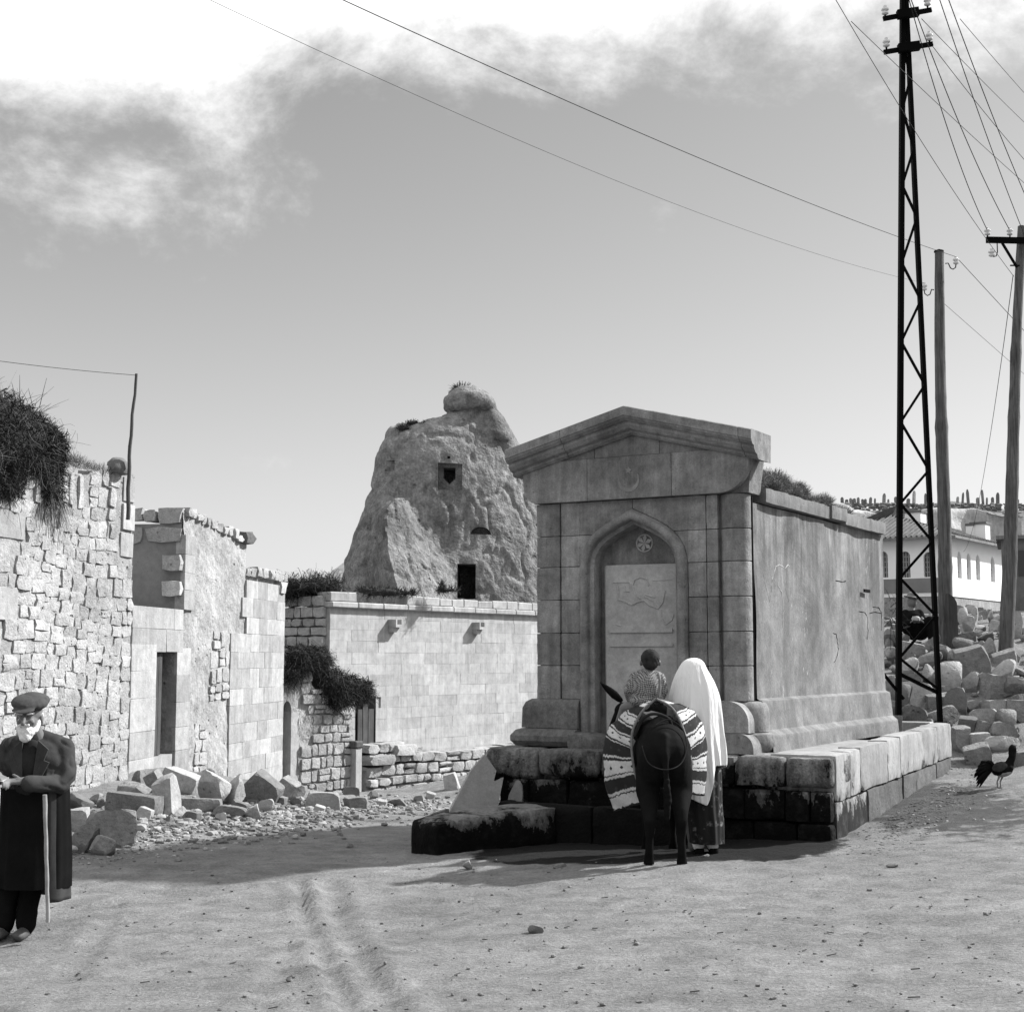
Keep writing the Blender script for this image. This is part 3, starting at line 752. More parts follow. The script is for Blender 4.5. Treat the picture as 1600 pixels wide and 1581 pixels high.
# cornice ledge, parapet stones, waterspouts
x = -0.05
while x < BL:
    MB().box(x, x + 0.78, -0.10, 0.6, BT, BT + 0.12, 0.02, 0.004).build('cornice_stone', M['ashlar_far'], big_house); x += 0.785
MB().box(-0.02, 0.75, -0.03, 0.35, BT + 0.125, BT + 0.32, 0.02, 0.01).build('parapet_stone', M['ashlar_far'], big_house)
x = 2.35
while x < BL:
    w = random.uniform(0.42, 0.6); MB().box(x, x + w - .01, -0.02, 0.3, BT + 0.125, BT + 0.28 + random.uniform(0, .03), 0.015, 0.006).build('parapet_stone', M['ashlar_far'], big_house); x += w
def t_big(px):
    u = tx(px); d = Vector((math.cos(rb), math.sin(rb))); return (u * B0.y - B0.x) / (d.x - u * d.y)
for px in (612, 742):
    a = t_big(px); MB().box(a - .11, a + .11, -0.22, 0.1, BT - 0.36, BT - 0.30).build('waterspout', M['ashlar_far'], big_house)
    sp_ = MB().box(a - .11, a - .07, -0.22, 0.1, BT - 0.30, BT - 0.2).box(a + .07, a + .11, -0.22, 0.1, BT - 0.30, BT - 0.2).box(a - .1, a + .1, -0.14, 0.1, BT - .46, BT - .36).build('spout_cheek', M['ashlar_far'], big_house)
# shaded end wall, rubble
r = random.Random(50)
z = -1.2
while z < BT + 0.05:
    h = r.uniform(0.16, 0.24); y = 0.08
    while y < 2.6:
        w = r.uniform(0.18, 0.42)
        o = add('stone', random.choice(S_rubble), None, big_house); o.location = (-0.04, y + w / 2, z + h / 2); o.scale = (0.2, w - .015, h - .015); y += w
    z += h
MB().box(0.02, 0.3, 0.06, 6.0, -1.8, BT).build('end_wall', M['mortar'], big_house)
# low retaining wall at its foot
RW = thing('retaining_wall', 'low dry stone retaining wall along the foot of the pale building', 'wall', (B0.x, B0.y, 0), rb)
rtop = lambda x: -0.18 + (0.16 if x < 2.0 else -0.0) - (0.14 if x > 3.2 else 0) * 1.0
MB().box(0.75, 6.2, -0.30, 0.0, -1.6, -0.5).build('wall_core', M['mortar'], RW)
courses(RW, 'stone', S_rubble, 0.75, 6.3, -1.45, lambda x: -0.28 if x > 2.6 else (-0.1 if x > 1.9 else 0.0), 0.17, 0.24, 0.2, 0.55, -0.42, 0.42, 0.03, 0.03, 0.06, None, 220, random.Random(61), 0.03)
for (a, b, z0, z1) in ((0.72, 1.5, -.52, -.30), (1.5, 2.2, -.36, -.12)):
    lay(RW, 'step_stone', S_rubble, a, b, z0 + .1, z1 + .1, -0.5, 0.5, 0.02, 0.0)
# ------------------------------------------------------------------ pointed rock with carved openings
RY = 80.0; sc_ = F / RY
def rz_(py): return P(800, py, RY).z
left = [(1000, 536), (925, 540), (880, 540), (860, 543), (840, 550), (800, 566), (760, 580), (720, 592), (700, 600), (690, 606), (680, 615), (668, 640)]
prof = [(1010, 530, 905), (925, 538, 880), (880, 541, 868), (845, 550, 856), (800, 566, 846), (760, 580, 836), (720, 592, 826), (700, 600, 815), (686, 612, 806), (674, 634, 800), (665, 668, 792), (662, 690, 788), (656, 697, 783)]
def loft(prof, Yc, dr, nu=64, pw=2.3, rot=0.0):
    mb = MB(); rows = []
    prof2 = []
    for i in range(len(prof) - 1):
        for k in range(3):
            f = k / 3; prof2.append(tuple(prof[i][j] * (1 - f) + prof[i + 1][j] * f for j in range(3)))
    prof2.append(prof[-1])
    for (py, xl, xr) in prof2:
        a = P(xl, py, RY); b = P(xr, py, RY); c = (a.x + b.x) / 2; hw = (b.x - a.x) / 2
        rows.append((c, hw, a.z))
    vs = []
    for c, hw, z in rows:
        raw_ = []
        for k in range(nu):
            t = 2 * math.pi * k / nu; ct, st = math.cos(t), math.sin(t)
            x_, y_ = math.copysign(abs(ct) ** (2 / pw), ct), dr * math.copysign(abs(st) ** (2 / pw), st)
            raw_.append((x_ * math.cos(rot) - y_ * math.sin(rot), x_ * math.sin(rot) + y_ * math.cos(rot)))
        ex = max(abs(q[0]) for q in raw_)
        for x_, y_ in raw_: vs.append((c + hw * x_ / ex, Yc + hw * y_, z))
    f = []
    for i in range(len(rows) - 1):
        for k in range(nu):
            a = i * nu + k; b = i * nu + (k + 1) % nu; f.append((a, b, b + nu, a + nu))
    f.append(tuple(range(nu))[::-1]); f.append(tuple((len(rows) - 1) * nu + k for k in range(nu)))
    return mb.poly(vs, f)
B = Blob()
B.m = loft(prof, RY, 0.55, 64, 2.8, R(24))
cx = lambda px, py, Y=RY: P(px, py, Y)
# upper neck and cap boulder
nk = loft([(690, 690, 800), (672, 698, 794), (655, 700, 786), (646, 704, 779), (642, 710, 776), (636, 712, 772)], RY, 0.7); B.m.poly(nk.v, nk.f)
cpb = loft([(640, 701, 770), (637, 697, 772), (630, 695, 770), (624, 697, 766), (617, 704, 757), (611, 714, 747), (610, 722, 738)], RY - .3, 0.8); B.m.poly(cpb.v, cpb.f)
# the spur in front at lower left, with a sharp arris
def spur():
    mb = MB(); rows = []
    data = [(1010, 536, 640, 735, 4.2), (925, 540, 622, 720, 3.6), (890, 541, 612, 716, 3.3), (860, 546, 606, 698, 3.0), (835, 552, 604, 682, 2.7), (806, 566, 600, 664, 2.3), (790, 574, 606, 656, 1.9), (776, 592, 618, 645, 1.4)]
    vs = []
    for py, xl, xa, xr, dp in data:
        l = P(xl, py, RY - .3); a = P(xa, py, RY - 4.0 - dp); r2 = P(xr, py, RY - 2.9)
        m1 = (l + a) / 2 + Vector((-.05, -.05, 0)); m2 = (a + r2) / 2 + Vector((.15, -0.35, 0)); a1 = a * .92 + r2 * .08 + Vector((0, -.02, 0))
        vs += [l + Vector((0, 3.5, 0)), l, m1, a, a1, m2, r2, r2 + Vector((0, 3.5, 0))]
    n = 8; f = []
    for i in range(len(data) - 1):
        for k in range(n):
            A = i * n + k; Bq = i * n + (k + 1) % n; f.append((A, Bq, Bq + n, A + n))
    f.append(tuple(range(n))[::-1]); f.append(tuple((len(data) - 1) * n + k for k in range(n)))
    return mb.poly(vs, f)
s_ = spur(); B.m.poly(s_.v, s_.f)
# soft ribs and bulges
B.ell(cx(632, 682, RY - .8), (.9, 1.2, .6)); 


rock_me = B.mesh('rock_body', 0.12, M['chimney_rock'], 2)
c = getco(rock_me); nn = getno(rock_me)
d = 0.34 * fbm(c * np.array([1, 1, .7]), 0.28, 2, 5) + 0.17 * fbm(c * np.array([1, 1, .8]), 1.1, 5, 9, .6)
rd = 1 - np.abs(fbm(c * np.array([1, 1, 0.6]), 0.7, 3, 33)); d -= 0.13 * np.clip(rd - 0.88, 0, 1) / 0.12
setco(rock_me, c + nn * d[:, None])
cut = MB()
def cutbox(x0, x1, y0, y1, dep, py_ref=RY - 4.5, ydep=3.0, poly=None):
    a = P(x0, y1, py_ref); b = P(x1, y0, py_ref)
    cut.box(a.x, b.x, py_ref - 4, py_ref + dep, a.z, b.z)
def front_y(px, py):
    q = P(px, py, RY); best = 1e9
    k = (np.abs(c[:, 0] - q.x) < 0.4) & (np.abs(c[:, 2] - q.z) < 0.4)
    return c[k][:, 1].min() if k.any() else RY - 3
fd = front_y(729, 900); fw = front_y(704, 738)
# door, window niche, window, putlog hole, half-blocked lunette
def cb(x0, x1, y0, y1, ys, dep):
    a = P(x0, y1, ys); b = P(x1, y0, ys); cut.box(a.x, b.x, ys - 6, ys + dep, a.z, b.z)
cb(714, 743, 880, 935, fd, 4.5)
a = P(684, 765, fw); b = P(722, 723, fw)
fl_ = fw
cut2 = MB(); cut2.box(a.x, b.x, fl_ - 6, fl_ + 0.70, a.z, b.z)
a = P(692, 752, fl_); b = P(711, 728, fl_); cut3 = MB(); cut3.prism([(a.x, a.z + .25), ((a.x + b.x) / 2, a.z - .08), (b.x, a.z + .25), (b.x, b.z), (a.x, b.z)], fl_ - 6, fl_ + 2.6)
a = P(701, 714, fl_); cut4 = MB(); cut4.box(a.x - .07, a.x + .07, fl_ - 6, fl_ + 0.9, a.z - .07, a.z + .07)
fh = front_y(750, 832)
arc = []
for k in range(0, 181, 15):
    q = P(751 + 16 * math.cos(R(k)), 834 - 12 * math.sin(R(k)), fh); arc.append((q.x, q.z))
cut5 = MB(); cut5.prism(arc, fh - 6, fh + 1.1)
a = P(609, 728, front_y(615, 720)); cut6 = MB(); cut6.box(a.x - .3, a.x + .25, a.y - 6, a.y + .5, a.z - .25, a.z + .35)
cob = []
for mbx in (cut, cut2, cut3, cut4, cut5, cut6):
    o = bpy.data.objects.new('c', mbx.mesh('c')); COL.objects.link(o); cob.append(o)
me = apply_mods(rock_me, [('BOOLEAN', dict(operation='DIFFERENCE', object=o, solver='EXACT')) for o in cob])
for o in cob: bpy.data.objects.remove(o)
me.shade_smooth(); me.set_sharp_from_angle(angle=R(50))
if not me.materials: me.materials.append(M['chimney_rock'])
while len(me.materials) > 1: me.materials.pop()
rp = P(690, 1000, RY)
rock = add('rock_pinnacle', me); tag(rock, 'tall pointed tuff rock with a cut doorway and window and a boulder cap', 'rock')
# masonry in the blocked lunette
# small hill far left
def hill(name, cx_, cy_, rx, ry, hz0, z0, mat, seed, n=48, amp=0.08):
    mb = MB()
    mb.grid(lambda u, v: (cx_ + rx * v * math.cos(2 * math.pi * u), cy_ + ry * v * math.sin(2 * math.pi * u), z0 + hz0 * (math.cos(v * math.pi) * .5 + .5)), n, 20, True)
    me = mb.mesh(name, mat, 180); cc = getco(me); cc[:, 2] += hz0 * amp * fbm(cc, 3.0 / rx, 4, seed); setco(me, cc)
    return structure(add(name, me))
q = P(560, 884, 170); hill('hill', q.x + 2, 175, 20, 16, q.z - 2 + 2, 2, M['far_cliff'], 3)

# ------------------------------------------------------------------ the fountain
W0 = Vector((2.25, 13.65, 0.84)); TH = R(-30)
ft = thing('fountain', 'stone street fountain with a gabled front, pointed niche, crescent carving and long rendered side wall', 'fountain', W0, TH)
def wp(x, y, z):  # fountain frame -> world
    return Vector((W0.x + x * math.cos(TH) - y * math.sin(TH), W0.y + x * math.sin(TH) + y * math.cos(TH), W0.z + z))
FM = M['fountain']
lev = [0.47, 0.80, 1.12, 1.45, 1.78, 2.09, 2.42]
def blk(name, x0, x1, y0, y1, z0, z1, ch=0.005, mat=None, g=0.0015):
    return rough_block(x0 + g, x1 - g, y0, y1, z0 + g, z1 - g, .006, .8, .0035, .035, 16).build(name, mat or FM, ft, 50)
# core behind the blocks
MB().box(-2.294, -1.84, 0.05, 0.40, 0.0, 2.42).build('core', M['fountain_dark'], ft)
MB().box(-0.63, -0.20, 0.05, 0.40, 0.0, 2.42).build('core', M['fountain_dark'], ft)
for i in range(6):
    z0, z1 = lev[i], lev[i + 1]
    blk('pilaster_block', -2.30, -2.035, -0.015, 0.20, z0, z1)
    blk('block', -2.03, -1.815, 0.0, 0.2, z0, z1)
    blk('block', -0.655, -0.465, 0.0, 0.2, z0, z1)
    blk('block', -0.460, -0.342, -0.006, 0.2, z0, z1)
# corner column drums
for i in range(6):
    z0, z1 = lev[i] + .003, lev[i + 1] - .003
    MB().lathe([(0.140, 0), (0.145, 0.005), (0.145, z1 - z0 - 0.005), (0.140, z1 - z0)], 28, c=(-0.205, 0.12, z0)).build('column_drum', FM, ft, 40)
MB().box(-2.29, -0.13, 0.2, 0.40, 0.0, 2.42)
# arch geometry
AC = -1.235; AW = 0.575; SPR = 1.76
half = [(1, 0), (.985, .16), (.94, .32), (.865, .46), (.76, .585), (.62, .70), (.45, .80), (.24, .905), (0, 1.02)]
def archc(w, hgt, n=1):
    L = [(-w * a, SPR + hgt * b) for a, b in half]; Rr = [(w * a, SPR + hgt * b) for a, b in half[::-1][1:]]
    return [(AC + x, z) for x, z in L + Rr]
def offs(pts, d):
    """move a polyline inwards by d"""
    out = []
    for i, p in enumerate(pts):
        a = Vector(pts[max(i - 1, 0)]); b = Vector(pts[min(i + 1, len(pts) - 1)]); t = (b - a).normalized(); n = Vector((t.y, -t.x))
        # mitre at the apex
        if abs(p[0] - AC) < 1e-6:
            a2 = (Vector(p) - Vector(pts[i - 1])).normalized(); k = 1.0 / max(0.5, abs(Vector((a2.y, -a2.x)).y) if False else a2.x); out.append((p[0], p[1] - d * min(k, 1.6))); continue
        out.append((p[0] + n.x * d, p[1] + n.y * d))
    return out
outer = [(AC - AW, 0.0)] + archc(AW, 0.555) + [(AC + AW, 0.0)]
# spandrel stones, cut to the arch
OA = archc(AW + 0.006, 0.561)
mid = len(OA) // 2
def cut_curve(pts, z0, z1):
    q = []
    for i in range(len(pts) - 1):
        (xa, za), (xb, zb) = pts[i], pts[i + 1]
        for k in range(5):
            f = k / 5; x, z = xa + (xb - xa) * f, za + (zb - za) * f
            if z0 <= z <= z1: q.append((x, z))
    return q
Lh = OA[:mid + 1]; Rh = OA[mid:][::-1]
def xat(h, z):
    for i in range(len(h) - 1):
        if h[i][1] <= z <= h[i + 1][1]:
            f = (z - h[i][1]) / max(h[i + 1][1] - h[i][1], 1e-6); return h[i][0] + (h[i + 1][0] - h[i][0]) * f
    return h[-1][0] if z > h[-1][1] else h[0][0]
for (h, xo, sgn) in ((Lh, -1.815, 1), (Rh, -0.65, -1)):
    z0, z1 = 1.785, 2.087
    MB().prism([(xo, z0), (xat(h, z0), z0)] + cut_curve(h, z0, z1) + [(xat(h, z1), z1), (xo, z1)], 0.0, 0.22).build('spandrel_block', FM, ft)
    z0, z1 = 2.093, 2.417
    MB().prism([(xo, z0), (xat(h, z0), z0)] + cut_curve(h, z0, z1) + [(AC - 0.003 * sgn, OA[mid][1]), (AC - 0.003 * sgn, z1), (xo, z1)], 0.0, 0.22).build('spandrel_block', FM, ft)
# arch moulding: a roll, a fillet and the splayed reveal
def sweep(profile, close=False):
    mb = MB(); rows = []
    for d, y in profile:
        rows.append([(x, y, z) for x, z in offs(outer, d)])
    n = len(rows[0]); vs = [p for r_ in rows for p in r_]; f = []
    for i in range(len(rows) - 1):
        for k in range(n - 1):
            a = i * n + k; f.append((a, a + 1, a + 1 + n, a + n))
    return mb.poly(vs, f)
roll = [(0.0, 0.03), (0.0, -0.02), (0.012, -0.035)] + [(0.055 - 0.043 * math.cos(R(a)), -0.035 - 0.038 * math.sin(R(a))) for a in range(20, 161, 20)] + [(0.098, -0.035), (0.105, 0.0)]
sweep(roll).build('arch_moulding', FM, ft, 50, recalc=True)
sweep([(0.105, 0.0), (0.135, 0.03), (0.145, 0.20)]).build('niche_reveal', FM, ft, 30)
# niche back
inner = offs(outer, 0.12); MB().prism([(x, z) for x, z in inner], 0.18, 0.28).build('niche_back', FM, ft)
# marble tablet with a worn relief
px0, px1 = -1.61, -0.775
tb = MB().box(px0 + .015, px1 - .015, 0.09, 0.19, 0.0, 1.785, 0.02, 0.004).build('marble_tablet', M['marble'], ft)
rl = MB()
def rpt(cx_, cy_):  # crop coordinates of the tablet (300..1300, 160..1580) -> tablet plane
    return (px0 + (cx_ - 300) / 1000 * (px1 - px0), 0.089, 1.785 - (cy_ - 160) / 834 * (px1 - px0) * 0.82)
def rline(pts, w=0.012): rl.tube([rpt(*p) for p in pts], w * 1.3, 6)
rline([(440, 365), (650, 365), (700, 420), (720, 500), (790, 570)], .008); rline([(950, 355), (1190, 352)], .006)
rline([(490, 380), (510, 470), (505, 570), (600, 600), (680, 640), (770, 600), (840, 590), (900, 640), (1020, 690), (1075, 620), (1110, 480)], .009)
rline([(690, 420), (720, 340), (800, 310), (880, 340), (900, 420)], .008); rline([(840, 540), (960, 605)], .006); rline([(850, 520), (980, 560)], .006)
rline([(1060, 700), (1060, 800), (1110, 880), (1190, 830), (1215, 760)], .007); rline([(470, 870), (540, 890)], .006)
rline([(590, 410), (590, 480), (650, 480), (650, 400)], .007)
rl.build('relief_carving', M['marble'], tb, 40)
MB().box(px0 + .08, px1 - .08, 0.070, 0.092, rpt(0, 955)[2] - .012, rpt(0, 925)[2]).build('tablet_fillet', M['marble'], tb)
MB().box(px0 + .08, px1 - .08, 0.076, 0.092, rpt(0, 1120)[2] - .012, rpt(0, 1105)[2]).build('tablet_fillet', M['marble'], tb)
# rosette in the tympanum
rs = MB()
rc = (-1.19, 0.26, 2.0)
rs.tube([(rc[0] + .085 * math.cos(R(a)), 0.178, rc[2] + .085 * math.sin(R(a))) for a in range(0, 361, 20)], 0.008, 6, False)
for k in range(6):
    a = R(60 * k + 20); b0 = Vector((rc[0], 0.175, rc[2])); tip = b0 + Vector((math.cos(a), 0, math.sin(a))) * .088; n_ = Vector((-math.sin(a), 0, math.cos(a)))
    rs.poly([b0, b0 + (tip - b0) * .6 + n_ * .022 + Vector((0, -.012, 0)), tip + Vector((0, -.004, 0)), b0 + (tip - b0) * .6 - n_ * .022 + Vector((0, -.012, 0))], [(0, 1, 2, 3)])
rs.build('rosette_carving', M['marble'], ft)
# iron ring and chain
ch = MB(); cxn = -0.762
def torus(mb, c_, r0, r1, ax=0, tilt=0):
    pts = [(c_[0] + r0 * math.cos(R(a)) * math.cos(tilt), c_[1] + r0 * math.cos(R(a)) * math.sin(tilt), c_[2] + r0 * math.sin(R(a))) for a in range(0, 361, 30)]
    mb.tube(pts, r1, 5, False)
torus(ch, (cxn, 0.10, 1.475), 0.033, 0.009); ch.box(cxn + .02, cxn + .06, 0.06, 0.12, 1.465, 1.485)
z = 1.43; k = 0
while z > 0.7:
    torus(ch, (cxn + 0.004 * math.sin(z * 9), 0.10, z), 0.019, 0.006, tilt=(k % 2) * 1.4); z -= 0.028; k += 1
torus(ch, (cxn, 0.10, 1.13), 0.028, 0.008)
ch.build('ring_and_chain', M['iron'], ft)
# string line below the frieze, frieze course with quarter-round ends, tympanum
def qround(x, sgn, z0, z1, w, n=8):
    return [(x + sgn * w * math.sin(R(90 * k / n)), z0 + (z1 - z0) * (1 - math.cos(R(90 * k / n)))) for k in range(n + 1)]
FY = -0.07
zf0, zf1, zf2 = 2.425, 2.84, 3.30
apx, apz = -1.19, 3.065
def rake(x): # underside of the raking cornice
    return apz - (abs(x - apx)) * 0.255
MB().prism([(-1.70, zf0)] + [(-2.30, zf0)] + qround(-2.30, -1, zf0 + .005, zf1 - .12, .13) + [(-2.43, zf1), (-1.70, zf1)], FY, 0.33).build('frieze_block', FM, ft)
fc = MB().prism([(-1.694, zf0), (-0.79, zf0), (-0.79, zf1), (-1.694, zf1)], FY, 0.33).build('frieze_block', FM, ft)
MB().prism([(-0.784, zf0), (-0.30, zf0)] + [(-0.30 + 0.30 * math.sin(R(9 * k)), zf0 + 0.30 * (1 - math.cos(R(9 * k)))) for k in range(1, 11)] + [(0.03, zf1), (-0.784, zf1)], FY, 0.02).build('frieze_block', FM, ft)
MB().prism([(-0.784, zf0), (-0.04, zf0), (-0.03, zf0 + .1), (0.0, zf1 - .1), (0.03, zf1), (-0.784, zf1)], 0.03, 0.34).build('side_cavetto', FM, ft)
for a, b in ((-2.43, -1.62), (-1.614, -0.915), (-0.909, 0.03)):
    pts = [(a, zf1 + .005), (b, zf1 + .005), (b, rake(b) + .05)]
    if a < apx < b: pts += [(apx, apz + .05)]
    pts += [(a, rake(a) + .05)]
    MB().prism(pts, FY + .012, 0.30).build('tympanum_block', FM, ft)
# crescent and star in low relief
cm = MB(); cc_ = (-1.24, 2.60)
pts = []
for k in range(-150, -29, 8): pts.append((cc_[0] + .115 * math.cos(R(k - 0)), cc_[1] + .115 * math.sin(R(k))))
outc = [(cc_[0] + .115 * math.cos(R(k)), cc_[1] + .115 * math.sin(R(k))) for k in range(-200, 31, 10)]
inc = [(cc_[0] - .0 + .098 * math.cos(R(k)), cc_[1] + .024 + .098 * math.sin(R(k))) for k in range(30, -201, -10)]
cm.prism(outc + inc[1:-1], FY - .005, FY + .002)
st = []
for k in range(10): rr = .042 if k % 2 == 0 else .018; st.append((cc_[0] + rr * math.sin(R(36 * k + 8)), cc_[1] + .10 + rr * math.cos(R(36 * k + 8))))
cm.prism(st, FY - .004, FY + .002)
cm.build('crescent_and_star', stone_mat('carved_tuff', .27, .2, 3, 0, .5, .01, 26), fc)
# raking cornice stones
def cornice(x0, x1, z0, z1, name='cornice_stone'):
    # profile (out, up) swept between two points of the rake
    prof = [(0.30, -0.02), (-0.02, -0.02), (-0.05, 0.0), (-0.055, 0.02), (-0.10, 0.035), (-0.135, 0.07), (-0.14, 0.10), (-0.17, 0.105), (-0.20, 0.13), (-0.205, 0.145), (-0.215, 0.15), (-0.215, 0.235), (-0.19, 0.245), (0.32, 0.245)]
    mb = MB(); n = len(prof); vs = []
    for (x, z) in ((x0, z0), (x1, z1)):
        for y, u in prof: vs.append((x, FY + y, z + u))
    f = [(k, (k + 1) % n, (k + 1) % n + n, k + n) for k in range(n)] + [tuple(range(n)), tuple(range(n, 2 * n))[::-1]]
    mb.poly(vs, f); return mb.build(name, FM, ft, 25)
xl, xr = -2.52, 0.11
seg = [xl, -1.88, apx]; 
for a, b in ((xl, -1.89), (-1.884, apx)): cornice(a, b, rake(a), rake(b))
for a, b in ((apx, -.02), (-.014, xr)): cornice(a, b, rake(a), rake(b))
# pedestal, torus and plinth left and right of the niche
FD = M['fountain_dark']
def base_run(x0, x1, y0, yb, side=0):
    mb = MB()
    prof = [(0.0, 0.47), (-0.03, 0.47), (-0.075, 0.44), (-0.10, 0.38), (-0.105, 0.20), (-0.105, 0.185)]
    pr2 = [(-0.105, 0.18), (-0.15, 0.165), (-0.19, 0.11), (-0.19, 0.06), (-0.15, 0.01), (-0.05, 0.0)]
    for nm, pf in (('pedestal_block', prof), ('base_moulding', pr2)):
        m2 = MB(); n = len(pf); vs = []
        xe0 = [x0 + (o if side < 0 else 0) for o, z in pf]; xe1 = [x1 - (o if side > 0 else 0) for o, z in pf]
        for xe, in ((xe0,), (xe1,)):
            vs += [(xe[i], y0 + pf[i][0], pf[i][1]) for i in range(n)] + [(xe[-1], yb, pf[-1][1]), (xe[0], yb, pf[0][1])]
        m_ = n + 2
        f = [(k, (k + 1) % m_, (k + 1) % m_ + m_, k + m_) for k in range(m_)] + [tuple(range(m_)), tuple(range(m_, 2 * m_))[::-1]]
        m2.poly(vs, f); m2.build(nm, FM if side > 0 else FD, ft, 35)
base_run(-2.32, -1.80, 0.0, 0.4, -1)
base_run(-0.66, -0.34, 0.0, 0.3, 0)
def rounded_block(x0, x1, z0, z1, y0, y1, rr_):
    pts = [(x0, z0), (x1, z0)] + [(x1 - rr_[0] + rr_[0] * math.cos(R(a)), z1 - rr_[1] + rr_[1] * math.sin(R(a))) for a in range(0, 91, 10)] + [(x0, z1)]
    return MB().prism(pts, y0, y1)
rounded_block(-0.335, -0.02, 0.185, 0.475, -0.13, 0.16, (.2, .2)).build('pedestal_scroll', FM, ft, 30)
rounded_block(-0.335, 0.05, 0.0, 0.18, -0.20, 0.16, (.12, .14)).build('base_scroll', FM, ft, 30)
for nm, pr in (('column_base', [(0.16, 0.47), (0.19, 0.45), (0.215, 0.40), (0.22, 0.33), (0.22, 0.19)]), ('column_torus', [(0.22, 0.183), (0.26, 0.165), (0.28, 0.11), (0.28, 0.06), (0.25, 0.012), (0.2, 0.0)])):
    MB().lathe(pr[::-1], 28, c=(-0.165, 0.19, 0)).build(nm, FM, ft, 40)
# broken sill and rubble in the niche foot
for k in range(5):
    o = add('broken_stone', random.choice(S_dark), None, ft); o.location = (-1.75 + k * 0.14, -0.12 + 0.02 * k, 0.06); o.scale = (0.26, 0.3, 0.2 - .02 * k); o.rotation_euler = (0, 0.2 * (k % 2), 0.2)
# side wall: rendered face with swelling foot
SL = 4.52
mb = MB()
def swf(u, v):
    y = 0.165 + u * (SL - 0.165); z = v * 2.34
    # plinth: torus up to .2, apron to .47
    if z < 0.15: o = 0.15 - 0.01 * (z / 0.15)
    elif z < 0.20: o = 0.14 - 0.07 * (z - .15) / .05
    elif z < 0.47: o = 0.07 - 0.02 * (z - .20) / .27
    elif z < 0.49: o = 0.05 - 0.05 * (z - .47) / .02
    else: o = 0
    o += 0.012 * math.sin(y * 2.1 + z * 1.7) + 0.006 * math.sin(y * 7 + z * 5)
    return (-0.05 + o, y, z)
mb.grid(swf, 110, 200); mb.build('side_wall', M['sidewall'], ft, 30)
MB().box(-0.3, -0.08, 0.2, SL, 0.0, 2.335).build('wall_core', M['sidewall'], ft)
MB().box(-2.28, -0.3, 0.36, SL, 0.0, 2.30).build('rear_body', M['sidewall'], ft)
MB().box(-0.06, 0.13, SL - .003, SL + .002, 0, .2).build('wall_end', M['sidewall'], ft)
y = 0.355
for k, w in enumerate((1.02, 0.95, 0.55, 0.95, 0.66)):
    dz = (0, 0, 0.01, -0.015, -0.01)[k]
    rough_block(-0.34, 0.015 + (0.02 if k == 2 else 0), y + .002, y + w - .002, 2.355 + dz, 2.50 + dz, .014, .9, .007, .045, 9).build('coping_stone', M['coping'], ft, 60); y += w
y = 0.5
while y < SL - .3:
    MB().box(-2.32, -1.95, y, y + .8, 2.32, 2.46, 0.01, 0.005).build('coping_stone', M['coping'], ft); y += .81
# earth on the roof
mb = MB(); mb.grid(lambda u, v: (-2.0 + u * 1.85, 0.4 + v * (SL - .45), 2.42 + 0.20 * math.sin(u * math.pi) ** .6 * (1 - 0.6 * v) + 0.03 * math.sin(v * 31 + u * 7) + .02 * math.sin(u * 19 + v * 13)), 24, 40); mb.build('earth_roof', M['far_hill'], ft, 60)
# vent slot, cracks, scratches
def sp_(px, py):
    """point of the side wall plane under a picture point -> local (y, z)"""
    u = (px - 800) / F; n_ = Vector((math.cos(TH), math.sin(TH), 0)); o_ = wp(-0.05, 0, 0)
    a = P(px, py, 1.0) - Vector((0, 0, CZ)); t_ = (o_.x * n_.x + o_.y * n_.y) / (a.x * n_.x + a.y * n_.y)
    w_ = a * t_ + Vector((0, 0, CZ)) - W0
    return (-w_.x * math.sin(TH) + w_.y * math.cos(TH), w_.z)
a = sp_(1350, 923); MB().box(-0.025, -0.008, a[0] - .11, a[0] + .11, a[1] - .02, a[1] + .016).build('vent_slot', M['dark'], ft)
def marks(name, lines, mat, w, off=-0.005):
    for L in lines:
        mb = MB(); pts = []
        for i in range(len(L) - 1):
            for k in range(5):
                f = k / 5; pts.append((L[i][0] * (1 - f) + L[i + 1][0] * f, L[i][1] * (1 - f) + L[i + 1][1] * f))
        pts.append(L[-1]); q = []
        for (x_, y_) in pts:
            a_, b_ = sp_(x_ + random.uniform(-.5, .5), y_); o_ = 0.012 * math.sin(a_ * 2.1 + b_ * 1.7) + 0.006 * math.sin(a_ * 7 + b_ * 5)
            q.append((-0.05 + o_ - 0.001, a_, b_))
        mb.tube(q, [w * random.uniform(.6, 1.2) for _ in q], 5, False); mb.build(name, mat, ft)
marks('scratch', [[(1193, 888), (1198, 915), (1204, 938), (1205, 948)], [(1213, 885), (1208, 905), (1206, 930)], [(1213, 885), (1219, 882), (1226, 886)], [(1229, 888), (1233, 882), (1236, 886)], [(1228, 888), (1228, 915), (1234, 940)], [(1217, 915), (1222, 925), (1225, 955), (1224, 980)]], M['scratch'], 0.0055)
marks('crack', [[(1301, 989), (1306, 991), (1308, 1005), (1309, 1015), (1306, 1030), (1302, 1035)], [(1342, 955), (1352, 957), (1356, 965), (1356, 985), (1355, 999)], [(1366, 948), (1374, 949), (1378, 957), (1379, 985)], [(1303, 907), (1315, 909), (1322, 908)], [(1360, 958), (1370, 956), (1377, 958)]], M['crack'], 0.006)
# dark strip added to stand for the dark groove at the corner joint
MB().box(-0.072, -0.052, 0.145, 0.163, 0.47, 2.40).build('added_groove_strip', M['crack'], ft)

